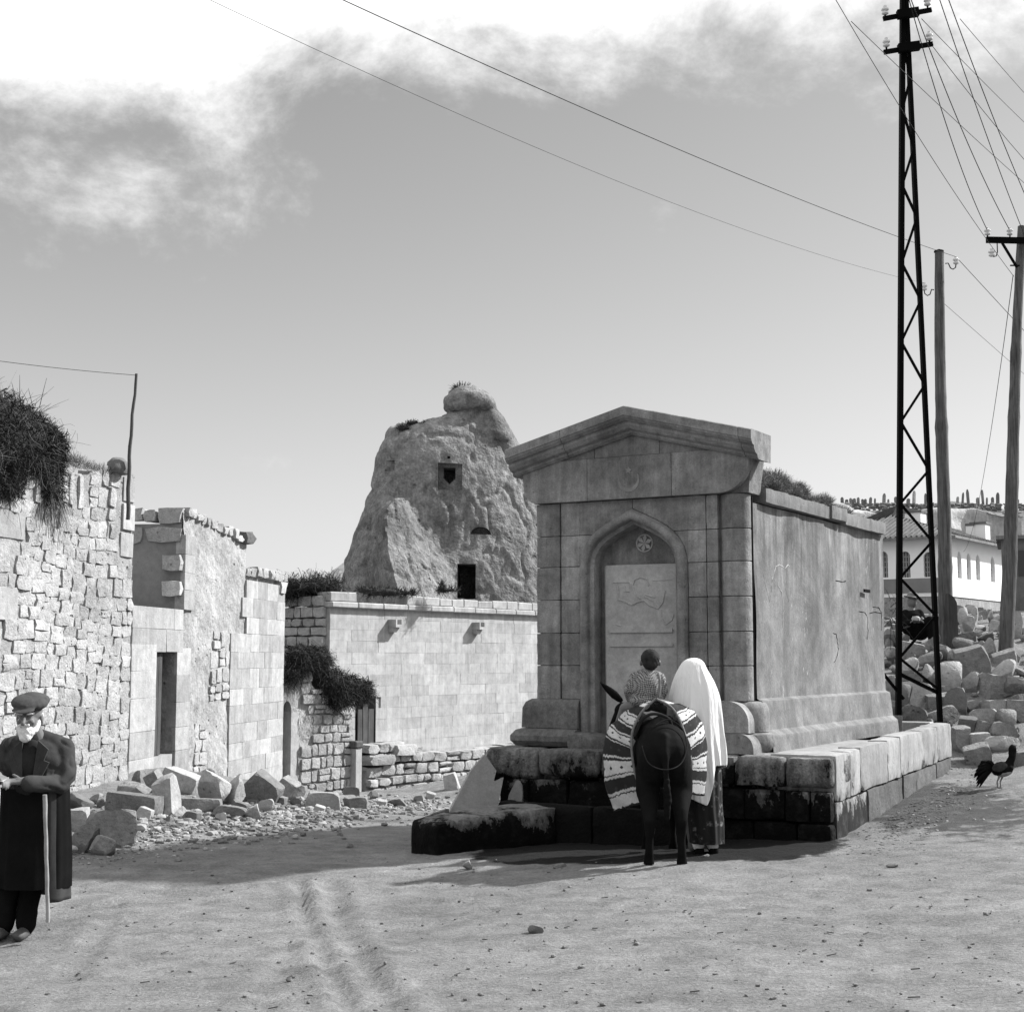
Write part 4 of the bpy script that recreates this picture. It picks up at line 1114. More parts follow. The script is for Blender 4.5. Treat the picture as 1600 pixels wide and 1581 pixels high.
# ------------------------------------------------------------------ platform the fountain stands on
pf = thing('fountain_platform', 'black-stained block platform under the fountain front', 'platform', wp(0, 0, -0.84) * 1.0, TH)
pf.location.z = 0.0
PZ = W0.z
PMt = M['platform']
MB().box(-2.50, 0.60, -0.25, 1.6, -0.3, PZ - 0.03).build('platform_core', PMt, pf)
MB().box(-2.5, 0.25, 1.6, 4.7, -0.3, PZ - 0.04).build('platform_core', PMt, pf)
random.seed(5)
# top slabs
xx = [-2.66, -2.08, -1.40, -0.70, -0.05, 0.42, 0.83]
for i in range(len(xx) - 1):
    a, b = xx[i], xx[i + 1]; h = 0.30 if i < 1 else 0.26
    rough_block(a + .004, b - .004, -0.43 + random.uniform(-.02, .02), 0.22, PZ - h, PZ + (0.0 if i != 3 else -.01), .05 if i < 2 else .035, .9, .014, .045, 7).build('top_slab', PMt, pf, 60)
o = add('top_slab', worn_block(77, 0.34, 0.05).mesh('top_slab', PMt, 50), None, pf); o.location = (-2.70, 0.05, PZ - 0.22); o.scale = (0.34, 0.7, 0.30)
for row, (z0, z1) in enumerate(((PZ - .56, PZ - .29), (PZ - .86, PZ - .57))):
    xx2 = [-2.52, -2.2, -1.78, -1.3, -0.86, -0.36, 0.02, 0.40, 0.62, 0.82] if row == 0 else [-2.55, -2.0, -1.5, -0.9, -0.4, 0.1, 0.5, 0.82]
    for i in range(len(xx2) - 1):
        a, b = xx2[i], xx2[i + 1]
        q_ = random.uniform(-.02, .02); rough_block(a + .003, b - .003, -0.37 + q_, -0.02, z0 + .003, z1 - .002, .022, .9, .012, .045, 8).build('stone', PMt, pf, 60)
# low basin in front of the niche, all of one near-black stone
bsn = thing('water_basin', 'low black stone basin on the ground in front of the fountain niche', 'basin', wp(0, 0, -0.84), TH); bsn.location.z = 0
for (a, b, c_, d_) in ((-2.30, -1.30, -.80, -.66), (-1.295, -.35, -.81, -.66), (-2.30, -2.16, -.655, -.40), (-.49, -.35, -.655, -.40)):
    rough_block(a, b, c_, d_, -.15, .36, .03, .9, .012, .05, 8).build('basin_wall', stone_mat('near_black_stone', .007, .5, 4, .1, 1, .03, 16), bsn, 60)
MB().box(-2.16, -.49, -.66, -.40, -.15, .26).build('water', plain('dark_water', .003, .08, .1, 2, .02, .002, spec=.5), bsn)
# pale ball stone on the platform edge
cb_ = wp(0.0, -0.30, 0.03)

# ------------------------------------------------------------------ trough along the right side
C0 = Vector((2.80, 12.90, 0.0)); ta = R(90 - 26.5)
tr = thing('stone_trough', 'long sunlit stone water trough running along the right side of the fountain', 'trough', C0, ta)
TL = 5.75; TT = M['trough']
gl = lambda x: hz(C0.x + x * math.cos(ta), C0.y + x * math.sin(ta)) 
random.seed(8)
x = 0.10; ws = [0.52, 0.40, 1.15, .62, 1.2, .85, 1.2, .5]
zt0 = 0.86
for i, w in enumerate(ws):
    w = min(w, TL - x)
    dp_ = 0.22 if i > 0 else 0.6; rough_block(x + .001, x + w - .001, 0.0, dp_, zt0 - 0.405 + .011 * i, zt0 + .004 + .011 * i, .022, .9, .009, .05, 7).build('trough_block', TT, tr, 60)
    x += w
    if x >= TL - .01: break
x = 0.12; i = 0
while x < TL - 0.05:
    w = min([0.42, 0.8, 0.7, 0.9, .66, .8][i % 6], TL - x); 
    z1 = zt0 - 0.405 + 0.012 * x; z0 = gl(x + w / 2) - 0.15
    rough_block(x + .001, x + w - .001, 0.015 + random.uniform(-.01, .01), .33, z0, z1 - .004, .02, .9, .012, .05, 7).build('footing_stone', TT if i < 2 else TD, tr, 60); x += w; i += 1
# inside of the trough: ledge near, sunken basin far
MB().box(0.5, 3.1, 0.2, 1.0, 0.3, zt0 - .02).build('ledge', TT, tr)
MB().box(3.1, TL - .2, 0.2, 1.0, 0.3, 0.52).build('basin_floor', M['dark'], tr)
MB().box(TL - .24, TL, 0.21, 1.0, 0.3, zt0 + .08, .01).build('end_stone', TT, tr)

# low broken trough block left of the platform
a = on_ground(668, 1327); 
lb = add('trough_block', rough_block(-.64, .64, -.27, .27, -.23, .23, .05, .9, .02, .045, 5).mesh('trough_block', None, 60)); 
bA = P(656, 1325, 13.25); bB = P(835, 1300, 13.9)
lb.location = ((bA.x + bB.x) / 2 + .05, (bA.y + bB.y) / 2 + .05, 0.09); lb.rotation_euler = (R(2), R(-3.5), math.atan2(bB.y - bA.y, bB.x - bA.x) + .03)
lb.data.materials.clear(); lb.data.materials.append(stone_mat('dark_trough_stone', 0.20, .35, 3, 0, .9, .025, 16, speck=.2, stain=(.50, .003, 3, .24, 1.0)))
tag(lb, 'long low dark stained stone block lying left of the fountain platform', 'stone block')
# leaning wedge shaped slab
sl = MB(); g0 = P(730, 1287, 14.35)
q = [(688, 1290), (735, 1205), (757, 1180), (775, 1205), (770, 1222), (786, 1215), (771, 1285)]
pts = [((px - 730) / 161.0, (1287 - py) / 161.0 * 1.02) for px, py in q]
sl.prism(pts, -0.09, 0.09)
slab = sl.build('leaning_slab', stone_mat('slab_stone', 0.34, 0.15, 2, 0, 0.5, 0.012, 20), None, 30, loc=(g0.x, 14.35, max(hz(g0.x, 14.35), P(730, 1287, 14.35).z) - 0.02), rot=(R(-6), 0, R(8)))
tag(slab, 'pale wedge shaped slab leaning upright between low block and fountain', 'stone slab')
# ------------------------------------------------------------------ lattice tower
TY = 18.7
tw = thing('lattice_tower', 'tall black steel lattice power tower with zigzag bracing standing in the rubble', 'power tower', P(1436, 1078, TY))
tb0 = tw.location
def tp(px, py, dy=0.0): q = P(px, py, TY) - tb0; return Vector((q.x, dy, q.z))
ST = M['steel']
def lx(py): return 1410.5 - py * 0.006      # left leg column
def rx(py): return 1415.6 + py * 0.0473 
for (f, y0, y1, w) in ((lx, -60, 1135, 0.060), (rx, -60, 1138, 0.048)):
    MB().bar(tp(f(y1), y1), tp(f(y0) , y0), w, 0.10, up=(0, 1, 0)).build('leg', ST, tw)
nodes = [('R', 22), ('L', 70), ('R', 123), ('L', 172), ('R', 234), ('L', 291), ('R', 341), ('L', 412), ('R', 470), ('L', 535), ('R', 602), ('L', 660), ('R', 735), ('L', 787), ('R', 846), ('L', 903), ('R', 962), ('L', 1028), ('R', 1078)]
for i in range(len(nodes) - 1):
    a, b = nodes[i], nodes[i + 1]
    pa = tp(lx(a[1]) if a[0] == 'L' else rx(a[1]), a[1], -0.03); pb = tp(lx(b[1]) if b[0] == 'L' else rx(b[1]), b[1], -0.03)
    MB().bar(pa, pb, 0.030, 0.03, up=(0, 1, 0)).build('brace', ST, tw)
MB().bar(tp(1380, 1052, .0), tp(1412, 1092, .0), 0.035).build('footing_strut', ST, tw)
MB().bar(tp(1404, 1052, .0), tp(1467, 1083, .0), 0.045).build('footing_strut', ST, tw)
def insulator_mb(c, s=1.0, up=1):
    prof = [(0.001, 0), (0.022, 0.0), (0.045, 0.015), (0.045, 0.03), (0.026, 0.04), (0.026, 0.05), (0.050, 0.065), (0.048, 0.085), (0.022, 0.10), (0.022, 0.125), (0.001, 0.135)]
    return MB().lathe([(a * s, b * s * up) for a, b in prof], 12, c=c)
def arm(pxa, pya, pxb, pyb, ins):
    a = tp(pxa, pya, -.10); b = tp(pxb, pyb, -.10)
    ar = MB().bar(a, b, 0.035, 0.06).bar((a + b) / 2 - Vector((.14, 0.03, 0.02)), (a + b) / 2 + Vector((.14, -.03, .02)), 0.09, 0.11).build('crossarm', ST, tw)
    for (px, py) in ins:
        q = tp(px, py, -.10); MB().tube([q - Vector((0, 0, .05)), q + Vector((0, 0, .02))], .012, 6).build('pin', ST, ar)
        insulator_mb(q + Vector((0, 0, .01))).build('insulator', M['ceramic'], ar, 40)
arm(1377, 35, 1452, 21, [(1380, 30), (1446, 16)])
arm(1378, 87, 1454, 74, [(1382, 80), (1449, 70)])

# ------------------------------------------------------------------ wooden poles
def pole(name, label, top_, bot_, Y, r0, r1, knots, cut=0.0):
    base = P(bot_[0], bot_[1], Y); tpv = P(top_[0], top_[1], Y)
    o = thing(name, label, 'utility pole', base)
    mb = MB(); n = 40; pts = []; rr = []
    rgen = random.Random(int(bot_[0]))
    for i in range(n + 1):
        f = i / n; p = base.lerp(tpv, f) - base; p += Vector((0.012 * math.sin(f * 7), 0, 0)); pts.append(p)
        rr.append((r1 + (r0 - r1) * f) * (1 + rgen.uniform(-.035, .035) + (0.12 if any(abs(f - k) < .013 for k in knots) else 0)))
    mb.tube(pts, rr, 18); me = mb.mesh('shaft', M['pole'], 60)
    c = getco(me); nrm = getno(me); setco(me, c + nrm * (0.008 * fbm(c * np.array([6, 6, .5]), 3, 3, 4))[:, None])
    add('shaft', me, None, o); return o, base, tpv
p2, b2, t2 = pole('utility_pole', 'middle weathered wooden pole bolted to a concrete stub, two side insulators', (1467, 394), (1478, 1012), on_ground(1478, 1008).y, 0.068, 0.115, (.2, .55))
MB().lathe([(0.001, 0.05), (0.075, 0.02), (0.078, 0)], 18, c=t2 - b2).build('cap', ST, p2)
# concrete stub beside it
YP = b2.y - .1;
sb = P(1486, 1006, YP) - b2
MB().prism([(sb.x - .07, sb.z - .4), (sb.x + .075, sb.z - .4), (sb.x + .065, sb.z + .62), (sb.x + .02, sb.z + .71), (sb.x - .06, sb.z + .76)], -.25, -.02).build('stub_post', M['plank'], p2)
def hook(parent, q, side, mat_ins=True, s=1.0):
    pts = [q, q + Vector((side * .04, -.02, 0)), q + Vector((side * .07, -.03, -.08)), q + Vector((side * .11, -.03, -.10)), q + Vector((side * .15, -.03, -.07)), q + Vector((side * .16, -.03, .0))]
    h = MB().tube(pts, .009, 6).build('hook', M['iron'], parent, 60)
    insulator_mb(q + Vector((side * .16, -.03, -.02)), s).build('insulator', M['ceramic'], h, 40); return q + Vector((side * .16, -.03, .1))
hA = hook(p2, P(1477, 412, YP) - b2, 1) + b2; hB = hook(p2, P(1459, 453, YP) - b2, -1) + b2
p3, b3, t3 = pole('utility_pole', 'right leaning wooden pole with a steel crossarm and glass insulators', (1596, 354), (1571, 1026), on_ground(1571, 1024).y, 0.060, 0.112, (.22, .3, .56, .70))
YQ = b3.y - .15
a = P(1541, 375, YQ) - b3; b = P(1640, 377, YQ) - b3
arm3 = MB().bar(a, b, 0.05, 0.09).build('crossarm', ST, p3)
MB().bar(P(1566, 380, YQ - .05) - b3, P(1589, 418, YQ) - b3, 0.03, 0.03).build('arm_brace', ST, p3)
MB().tube([P(1587 + 8 * math.cos(R(t_)), 415 , YQ + .15 + .08 * math.sin(R(t_))) - b3 for t_ in range(0, 361, 30)], .012, 5).build('strap', ST, p3)
I3 = []
for px in (1543, 1578, 1618):
    q = P(px, 368, YQ) - b3; MB().tube([q - Vector((0, 0, .06)), q + Vector((0, 0, .03))], .01, 6).build('pin', ST, arm3)
    insulator_mb(q).build('insulator', M['ceramic'], arm3, 40); I3.append(q + b3 + Vector((0, 0, .08)))
q = P(1558, 380, YQ) - b3
hk = MB().tube([q, q + Vector((0, 0, -.14)), q + Vector((-.02, 0, -.2)), q + Vector((-.06, 0, -.21)), q + Vector((-.09, 0, -.19))], .008, 6).build('hook', M['iron'], arm3, 60)
insulator_mb(q + Vector((-.09, 0, -.21))).build('insulator', M['ceramic'], hk, 40); I3.append(q + b3 + Vector((-.09, 0, -.1)))

# ------------------------------------------------------------------ wires
def wire(label, A, Bp, sag, r=0.006, mids=None, grp='overhead wires'):
    A = Vector(A); Bp = Vector(Bp); n = 40; pts = []
    for i in range(n + 1):
        f = i / n; p = A.lerp(Bp, f); p.z -= sag * 4 * f * (1 - f); pts.append(p)
    o = MB().tube([p - A for p in pts], r, 5).build('power_line', M['wire'], None, 180, loc=A); tag(o, label, 'wire', grp)
TA = [P(1382, 75, TY - .1), P(1449, 62, TY - .1), P(1380, 22, TY - .1), P(1446, 8, TY - .1)]
wire('upper of the two long wires crossing the sky from the left to the middle pole', P(330, -95, 9.0), hA, 0.12, 0.0040)
wire('lower, fainter of the two long wires crossing the sky from the left', P(160, -80, 9.0), hB, 0.25, 0.0020)
wire('wire sagging from the tower top to the crossarm tip of the right pole', P(1415, -20, 16), I3[0], 0.25)
wire('wire running from beside the tower top to the middle insulator of the right pole', P(1402, -60, 15.5), I3[1], 0.2)
wire('thin wire passing behind the tower from upper left to the hook insulator', P(1300, -10, 14), P(1584, 432, YQ + .2), 0.12, 0.004)
wire('thin wire from the lower tower arm slanting to the right edge', P(1330, 34, 14.5), P(1680, 355, 24), 0.05, 0.004)
wire('wire from the right end of the lower tower arm to the right edge', TA[1], P(1700, 352, 30), 0.15, 0.005)
wire('steep wire near the right edge falling behind the right pole', P(1455, -40, 13), P(1612, 395, 20), 0.1, 0.005)
wire('steep wire near the right edge crossing its neighbour', P(1475, -20, 13), P(1660, 430, 20), 0.15, 0.005)
wire('short wire crossing the middle of the right edge', P(1440, 30, 15), P(1680, 265, 30), 0.05, 0.004)
wire('short faint wire in the upper right corner', P(1500, 30, 14), P(1690, 240, 30), 0.05, 0.0035)
wire('wire going from the middle pole down towards the right pole', hA, P(1700, 625, 27), 0.0, 0.005)
wire('faint wire going from behind the middle pole down to the right', P(1470, 470, YP + .2), P(1720, 690, 32), 0.0, 0.0035)
wire('slack cable hanging from the right pole to the white building', P(1583, 430, YQ + .1), P(1505, 862, 68), 0.9, 0.006)

# leaning stick on the left wall and its wire
s0 = P(200, 812, 18.4); s1 = P(214, 584, 18.4)
mb = MB(); pts = []; rr = []
for i in range(15):
    f = i / 14; p = s0.lerp(s1, f); pts.append(p - s0 + Vector((0.006 * math.sin(i * 1.7) - 0.03 * math.sin(f * 3.1), 0, 0))); rr.append(0.027 - 0.010 * f + 0.001 * (i % 2))
mb.tube(pts, rr, 8); o = mb.build('stick_pole', M['stick'], None, 60, loc=s0); tag(o, 'thin crooked dark stick standing at the corner of the rubble wall', 'stick')
wire('faint thin wire from the crooked stick to the left edge', P(-60, 556, 17.0), s1 - Vector((0, 0, .02)), 0.02, 0.0035)

# ------------------------------------------------------------------ white building up the slope
WY = 70.0; W1 = P(1486, 1030, WY); wz0, wz1 = P(1486, 960, WY).z, P(1486, 838, WY).z
wb = thing('white_building', 'whitewashed building with pointed windows and low tiled roof behind the poles', 'building', (W1.x, W1.y, 0), R(90 - 35))
def twb(px): u = tx(px); d = Vector((math.sin(R(35)), math.cos(R(35)))); return (u * W1.y - W1.x) / (d.x - u * d.y)
def twl(px): u = tx(px); d = Vector((-math.cos(R(35)), math.sin(R(35)))); return (u * W1.y - W1.x) / (d.x - u * d.y)
def zat(px, py, L, left_=False):
    if left_: Y = W1.y + math.sin(R(35)) * L
    else: Y = W1.y + math.cos(R(35)) * L
    return P(px, py, Y).z
RL = twb(1592); LLn = twl(1375)
WH = M['whitewash']
def face_with_windows(wins, L, z0, z1, thick, name, axis):
    """wall as vertical strips with real openings"""
    out_ = []
    x = 0
    for (a, b, w0, w1, arch) in wins:
        out_.append((x, a, z0, z1)); out_.append((a, b, z0, w0)); out_.append((a, b, w1, z1)); x = b
    out_.append((x, L, z0, z1)); return out_
zb_ = zat(1490, 931, 0); zt_ = wz1
wr = []
for px, pt, pb in ((1500, 861, 903), (1514.5, 864, 905), (1529, 866, 906), (1552, 869, 909)):
    a, b = twb(px - 3.2), twb(px + 3.4); wr.append((a, b, zat(px, pb, a), zat(px, pt, a), 1))
def wall_part(rects, flip=False):
    mb = MB()
    for (a, b, z0, z1) in rects:
        if flip: mb.box(0.0, 0.35, a, b, z0, z1)
        else: mb.box(a, b, 0.0, 0.35, z0, z1)
    return mb
wall_part(face_with_windows(wr, RL, zb_, zt_, .35, '', 0)).build('wall', WH, wb)
MB().box(0, RL, 0.05, .35, wz0 - 1.5, zb_).build('plinth', M['plaster'], wb)
def pointed_window(a, b, z0, z1, flip=False, mat=None, round_=False):
    w = b - a; c_ = (a + b) / 2; pts = [(a, z0), (b, z0)]
    hh_ = w * (0.5 if round_ else 0.95)
    for k in range(0, 91, 15):
        pts.append((c_ + w / 2 * math.cos(R(k)) ** (1 if round_ else .8), z1 - hh_ + hh_ * math.sin(R(k))))
    for k in range(75, -1, -15): pts.append((c_ - w / 2 * math.cos(R(k)) ** (1 if round_ else .8), z1 - hh_ + hh_ * math.sin(R(k))))
    # spandrels around the head fill the square opening
    sp1 = [(b, z1)] + [p for p in pts[2:] if p[0] >= c_ - 1e-6][:]
    mb = MB(); mb.prism([(b, z1 + .002), (b, z1 - hh_)] + [p for p in pts[3:9]], 0.005, 0.34)
    mb.prism([(a, z1 + .002)] + [(2 * c_ - p[0], p[1]) for p in [(b, z1 - hh_)] + pts[3:9]], 0.005, 0.34)
    def place(m_, nm, mt, par=wb):
        if flip:
            m_.v = [(v[1], v[0], v[2]) for v in m_.v]
        return m_.build(nm, mt, par)
    place(mb, 'window_head', WH)
    fr = MB().box(a, b, 0.20, 0.25, z0, z1); pn = place(fr, 'window', M['glass'])
    bars = MB().box(c_ - .03, c_ + .03, 0.15, 0.2, z0, z1)
    nb = 4 if not flip else 5
    for k in range(1, nb): zz = z0 + (z1 - z0) * k / nb; bars.box(a, b, 0.155, 0.198, zz - .025, zz + .025)
    if flip: bars.box(a + w * .25 - .03, a + w * .25 + .03, .157, .197, z0, z1); bars.box(a + w * .75 - .03, a + w * .75 + .03, .157, .197, z0, z1)
    place(bars, 'window_frame', M['winframe'], pn)
for w_ in wr: pointed_window(*w_[:4])
wl_ = []
for px, pt, pb in ((1452, 862, 901), (1415, 861, 902), (1380, 861, 902)):
    a, b = twl(px + 8), twl(px - 8); wl_.append((a, b, zat(px, pb, a, True), zat(px, pt, a, True), 1))
wall_part(face_with_windows([w for w in wl_], LLn + 3, zb_, zt_, .35, '', 1), True).build('wall', WH, wb)
for w_ in wl_: pointed_window(*w_[:4], flip=True, round_=True)
MB().box(-0.03, 0.3, 0, LLn + 3, zat(1440, 929, 5, True), zat(1440, 907, 5, True)).build('painted_band', M['white_stain'], wb)
MB().box(0.03, 0.35, 0, LLn + 3, wz0 - 1.5, zat(1440, 929, 5, True)).build('plinth', M['plaster'], wb)
MB().box(RL, RL + .3, 0, 9, wz0 - 1.5, zt_).build('wall', WH, wb)
# hipped roof with tile ribs
ez = zt_; rdz = zat(1400, 794, 6, True) + .3
Lx, Ly = RL + .5, LLn + 3.5
roof = MB(); o_ = -0.55
def roofz(x, y): return ez + 0.1 + 0.30 * min(x - o_, y - o_)
mid_ = min(Lx, Ly) / 2
roof.poly([(o_, o_, ez), (Lx, o_, ez), (Lx, Ly, ez), (o_, Ly, ez), (4.0, 4.2, ez + 1.55), (Lx - 3, 4.2, ez + 1.55), (4.0, Ly - 3, ez + 2.1), (Lx - 3, Ly - 3, ez + 2.1)],
          [(0, 1, 5, 4), (0, 4, 6, 3), (4, 5, 7, 6), (1, 2, 7, 5), (2, 3, 6, 7)])
rf = roof.build('roof', M['rooftile'], wb)
tb_ = MB()
for k in range(60):
    y = k * 0.26
    if y > Ly: break
    f1 = min(1.0, max(0.05, (y - o_) / 4.7)) if y < 4.2 else 1.0
    tb_.bar((o_ - .02, y, ez + .05), (o_ + 4.55 * f1, y, ez + .05 + (1.55 + .15 * max(0, (y - 4.2) / 6)) * f1), 0.09, 0.07)
for k in range(60):
    x = k * 0.26
    if x > Lx: break
    f1 = min(1.0, max(0.05, (x - o_) / 4.5)) if x < 4.0 else 1.0
    tb_.bar((x, o_ - .02, ez + .05), (x, o_ + 4.75 * f1, ez + .05 + 1.55 * f1), 0.09, 0.07)
tb_.build('tile_ribs', M['rooftile'], rf)
MB().box(o_, Lx, o_ - .03, o_ + .05, ez - .12, ez - .005).build('eave_board', M['coping'], wb)
MB().box(o_ - .03, o_ + .05, o_ + .05, Ly, ez - .12, ez - .005).build('eave_board', M['coping'], wb)
def chim(px, pt, pb, Yd, w):
    q0, q1 = P(px, pb, Yd), P(px, pt, Yd)
    lx_ = (q0.x - W1.x) * math.cos(R(55)) + (q0.y - W1.y) * math.sin(R(55)); ly_ = -(q0.x - W1.x) * math.sin(R(55)) + (q0.y - W1.y) * math.cos(R(55))
    c_ = MB().box(lx_ - w, lx_ + w, ly_ - w, ly_ + w, q0.z - 1.2, q1.z).build('chimney', WH, wb)
    MB().box(lx_ - w * 1.15, lx_ + w * 1.15, ly_ - w * 1.15, ly_ + w * 1.15, q1.z + .003, q1.z + .12).build('chimney_cap', M['rooftile'], c_)
chim(1431, 802, 828, 75, .42); chim(1532, 820, 830, 76, .38); chim(1517, 822, 828, 76, .2)
# older building on the left behind the fountain wall
ob = thing('tiled_house', 'grey house with a hipped tile roof just showing past the fountain side wall', 'house', P(1380, 1000, 84), R(20))
z1_ = P(1380, 818, 84).z - ob.location.z
MB().box(-6, 1.5, 0, 8, -1, z1_).build('wall', M['plaster'], ob)
MB().poly([(-6.4, -.4, z1_), (2.2, -.4, z1_), (2.2, 8.4, z1_), (-6.4, 8.4, z1_), (-3.5, 3.5, z1_ + 1.3), (-1.5, 3.5, z1_ + 1.3)], [(0, 1, 5, 4), (1, 2, 5), (2, 3, 4, 5), (3, 0, 4)]).build('roof', M['rooftile'], ob)

# grey house at the far right edge
gh = thing('grey_house', 'grey stone house cut off by the right edge of the view behind the leaning pole', 'house', P(1604, 985, 62), R(-19))
zt2 = P(1600, 842, 62).z - gh.location.z
MB().box(-.9, 8, 0, 6, -2, zt2).build('wall', M['boulder_dark'], gh)
MB().box(-1.1, 8, -.2, 6, zt2 + .003, zt2 + .15).build('roof_slab', M['coping'], gh)
for x_ in (0.1, 2.2):
    z_ = P(1600, 880, 62).z - gh.location.z
    w_ = MB().box(x_ - .35, x_ + .35, -0.02, 0.02, z_ - .55, z_ + .55).build('window', M['glass'], gh); MB().box(x_ - .03, x_ + .03, -.05, -.02, z_ - .55, z_ + .55).build('window_frame', M['winframe'], w_)
# pale garden wall in front of the white building
gw_a = P(1480, 1030, 50); gz_ = P(1540, 938, 50).z
gwt = thing('garden_wall', 'low pale terrace wall below the white building at the right', 'wall', (gw_a.x - 3, 50, 0), R(8))
for k in range(14):
    MB().box(k * .75, k * .75 + .74, 0, .5, 1.5, gz_ - 0.55 + random.uniform(-.1, .12), .03, .03).build('block', M['plaster'], gwt)

# ------------------------------------------------------------------ hill with gravestones
def ridge_py(px): return 780 + 6 * math.sin((px - 1300) / 60.0) + 3 * math.sin(px / 23.0)
hv = []; nxh, nyh = 120, 30
def hillpt(u, v):
    X = -10 + u * 110; Yb = 105 + v * 60
    zr = P(1450, 784, 138).z + 0.5 * math.sin(X * .21) + .3 * math.sin(X * .63)
    k = min(1, v / 0.55); edge = 1 / (1 + math.exp(-(X - 20) / 7.0))
    z = 3.0 + (zr - 3.0) * (k ** 1.4) * (0.12 + .88 * edge)
    return (X, Yb, z + 0.4 * math.sin(X * .5 + Yb * .3) * (v < .5))
mb = MB(); mb.grid(hillpt, nxh, nyh); hl = mb.mesh('hill', M['far_hill'], 180)
c = getco(hl); c[:, 2] += 0.35 * fbm(c, .35, 4, 3); setco(hl, c); structure(add('hill', hl))
# pale cliff on the near side of the hill
def cliffpt(u, v):
    px = 1290 + u * 300; q0 = P(px, 960, 108); q1 = P(px, 797 + 5 * math.sin(px / 31.0) + (10 * max(0, (px - 1540) / 50)), 108)
    zz = q0.z - 3 + (q1.z - q0.z + 3) * min(v * 1.25, 1)
    return (q0.x, 108 - 1.6 * (1 - v) + 1.2 * math.sin(q0.x * .9 + v * 3) + (8 * (v * 1.25 - 1) if v * 1.25 > 1 else 0), zz)
mb = MB(); mb.grid(cliffpt, 90, 40); cm_ = mb.mesh('cliff', M['far_cliff'], 180); displace(cm_, 0.5, 0.5, 4, 6); structure(add('cliff', cm_))
gr = MB().prism([(-.35, -1.2), (.35, -1.2), (.32, .9), (.2, 1.15), (0, 1.25), (-.2, 1.15), (-.33, .9)], -.13, .13).mesh('gravestone', M['boulder'])
gcoords = [1316, 1323, 1335, 1341, 1352, 1360, 1381, 1388, 1400, 1419, 1428, 1446, 1504, 1513, 1536, 1542, 1559, 1574, 1590, 1496, 1528, 1551, 1367, 1330, 1348]
rr_ = random.Random(6)
big_g = {1428: 1.5, 1446: 1.2, 1513: 1.7, 1536: 1.6, 1504: 1.3, 1559: 1.3, 1381: 1.2}
lab = 'small dark gravestone standing on the skyline of the far hill'
for px in gcoords:
    s = big_g.get(px, rr_.uniform(.45, .8)) * .55
    o = add('gravestone', gr); q = P(px, 786, 137.5); o.location = (q.x, q.y, q.z); o.scale = (.42 * rr_.uniform(.6, 1.2), .6, s * 1.15); o.rotation_euler = (0, rr_.uniform(-.12, .12), rr_.uniform(-.6, .6))
    l = {1428: 'tallest thin gravestone on the skyline seen between the steel tower legs', 1446: 'broad gravestone on the skyline beside the right leg of the steel tower', 1513: 'tall leaning gravestone on the skyline right of the middle pole', 1536: 'tall thick gravestone on the skyline midway between the two wooden poles', 1559: 'gravestone on the skyline just left of the leaning pole'}.get(px, 'small dark gravestone on the skyline ' + ('above the tiled house' if px < 1345 else 'left of the tower' if px < 1395 else 'between the tower legs' if px < 1450 else 'between the two wooden poles' if px < 1565 else 'behind the leaning pole'))
    tag(o, l, 'gravestone', 'gravestones on the far hill')
mb = MB(); rs2 = random.Random(5)
for i in range(500):
    q = P(rs2.uniform(1290, 1610), rs2.uniform(783, 793), rs2.uniform(134, 139)); s = rs2.uniform(.1, .3)
    t_ = worn_block(i % 5, .3, .16); mb.poly([(v[0] * s * 1.6 + q.x, v[1] * s + q.y, v[2] * s + q.z - .25) for v in t_.v], t_.f)
o = mb.build('scrub', M['far_hill'], None, 60, recalc=False); o['kind'] = 'stuff'

# ------------------------------------------------------------------ boulders
def boulder(seed, planes=9, lo=.5, hi=.84, box=False):
    r = random.Random(seed); bm = bmesh.new(); bmesh.ops.create_icosphere(bm, subdivisions=3, radius=1.0)
    co = np.array([v.co[:] for v in bm.verts])
    if box:
        ns = [(1, 0, 0), (-1, 0, 0), (0, 1, 0), (0, -1, 0), (0, 0, 1), (0, 0, -1)]; ns = [(Vector(n) + Vector([r.uniform(-.18, .18) for _ in range(3)])).normalized() for n in ns]; ds = [r.uniform(.52, .62) for _ in ns]
    else: ns = []; ds = []
    for _ in range(planes if not box else 3):
        n = Vector([r.gauss(0, 1) for _ in range(3)]).normalized(); ns.append(n); ds.append(r.uniform(lo, hi) if not box else r.uniform(.75, .85))
    for n, d in zip(ns, ds):
        n = np.array(n); k = co @ n - d; k = np.clip(k, 0, None); co -= k[:, None] * n * .96
    d = fbm(co + seed * 3.1, 2.2, 3, seed); co += co * (d * 0.06)[:, None]
    m_ = np.abs(co).max(0); co /= m_
    for v, c_ in zip(bm.verts, co): v.co = c_
    me = bpy.data.meshes.new('boulder'); bm.to_mesh(me); bm.free(); me.shade_smooth(); me.set_sharp_from_angle(angle=R(24)); return me
def with_mat(me, mat): m2 = me.copy(); m2.materials.append(mat); return m2
bs = [boulder(i, 9, .38, .74) for i in range(12)] + [boulder(30 + i, 3, box=True) for i in range(8)]
B_mid = [with_mat(b, M['boulder']) for b in bs]; B_pale = [with_mat(b, M['boulder_pale']) for b in bs]; B_dk = [with_mat(b, M['boulder_dark']) for b in bs]
rbx = random.Random(44)
TON = {'m': B_mid, 'p': B_pale, 'd': B_dk}
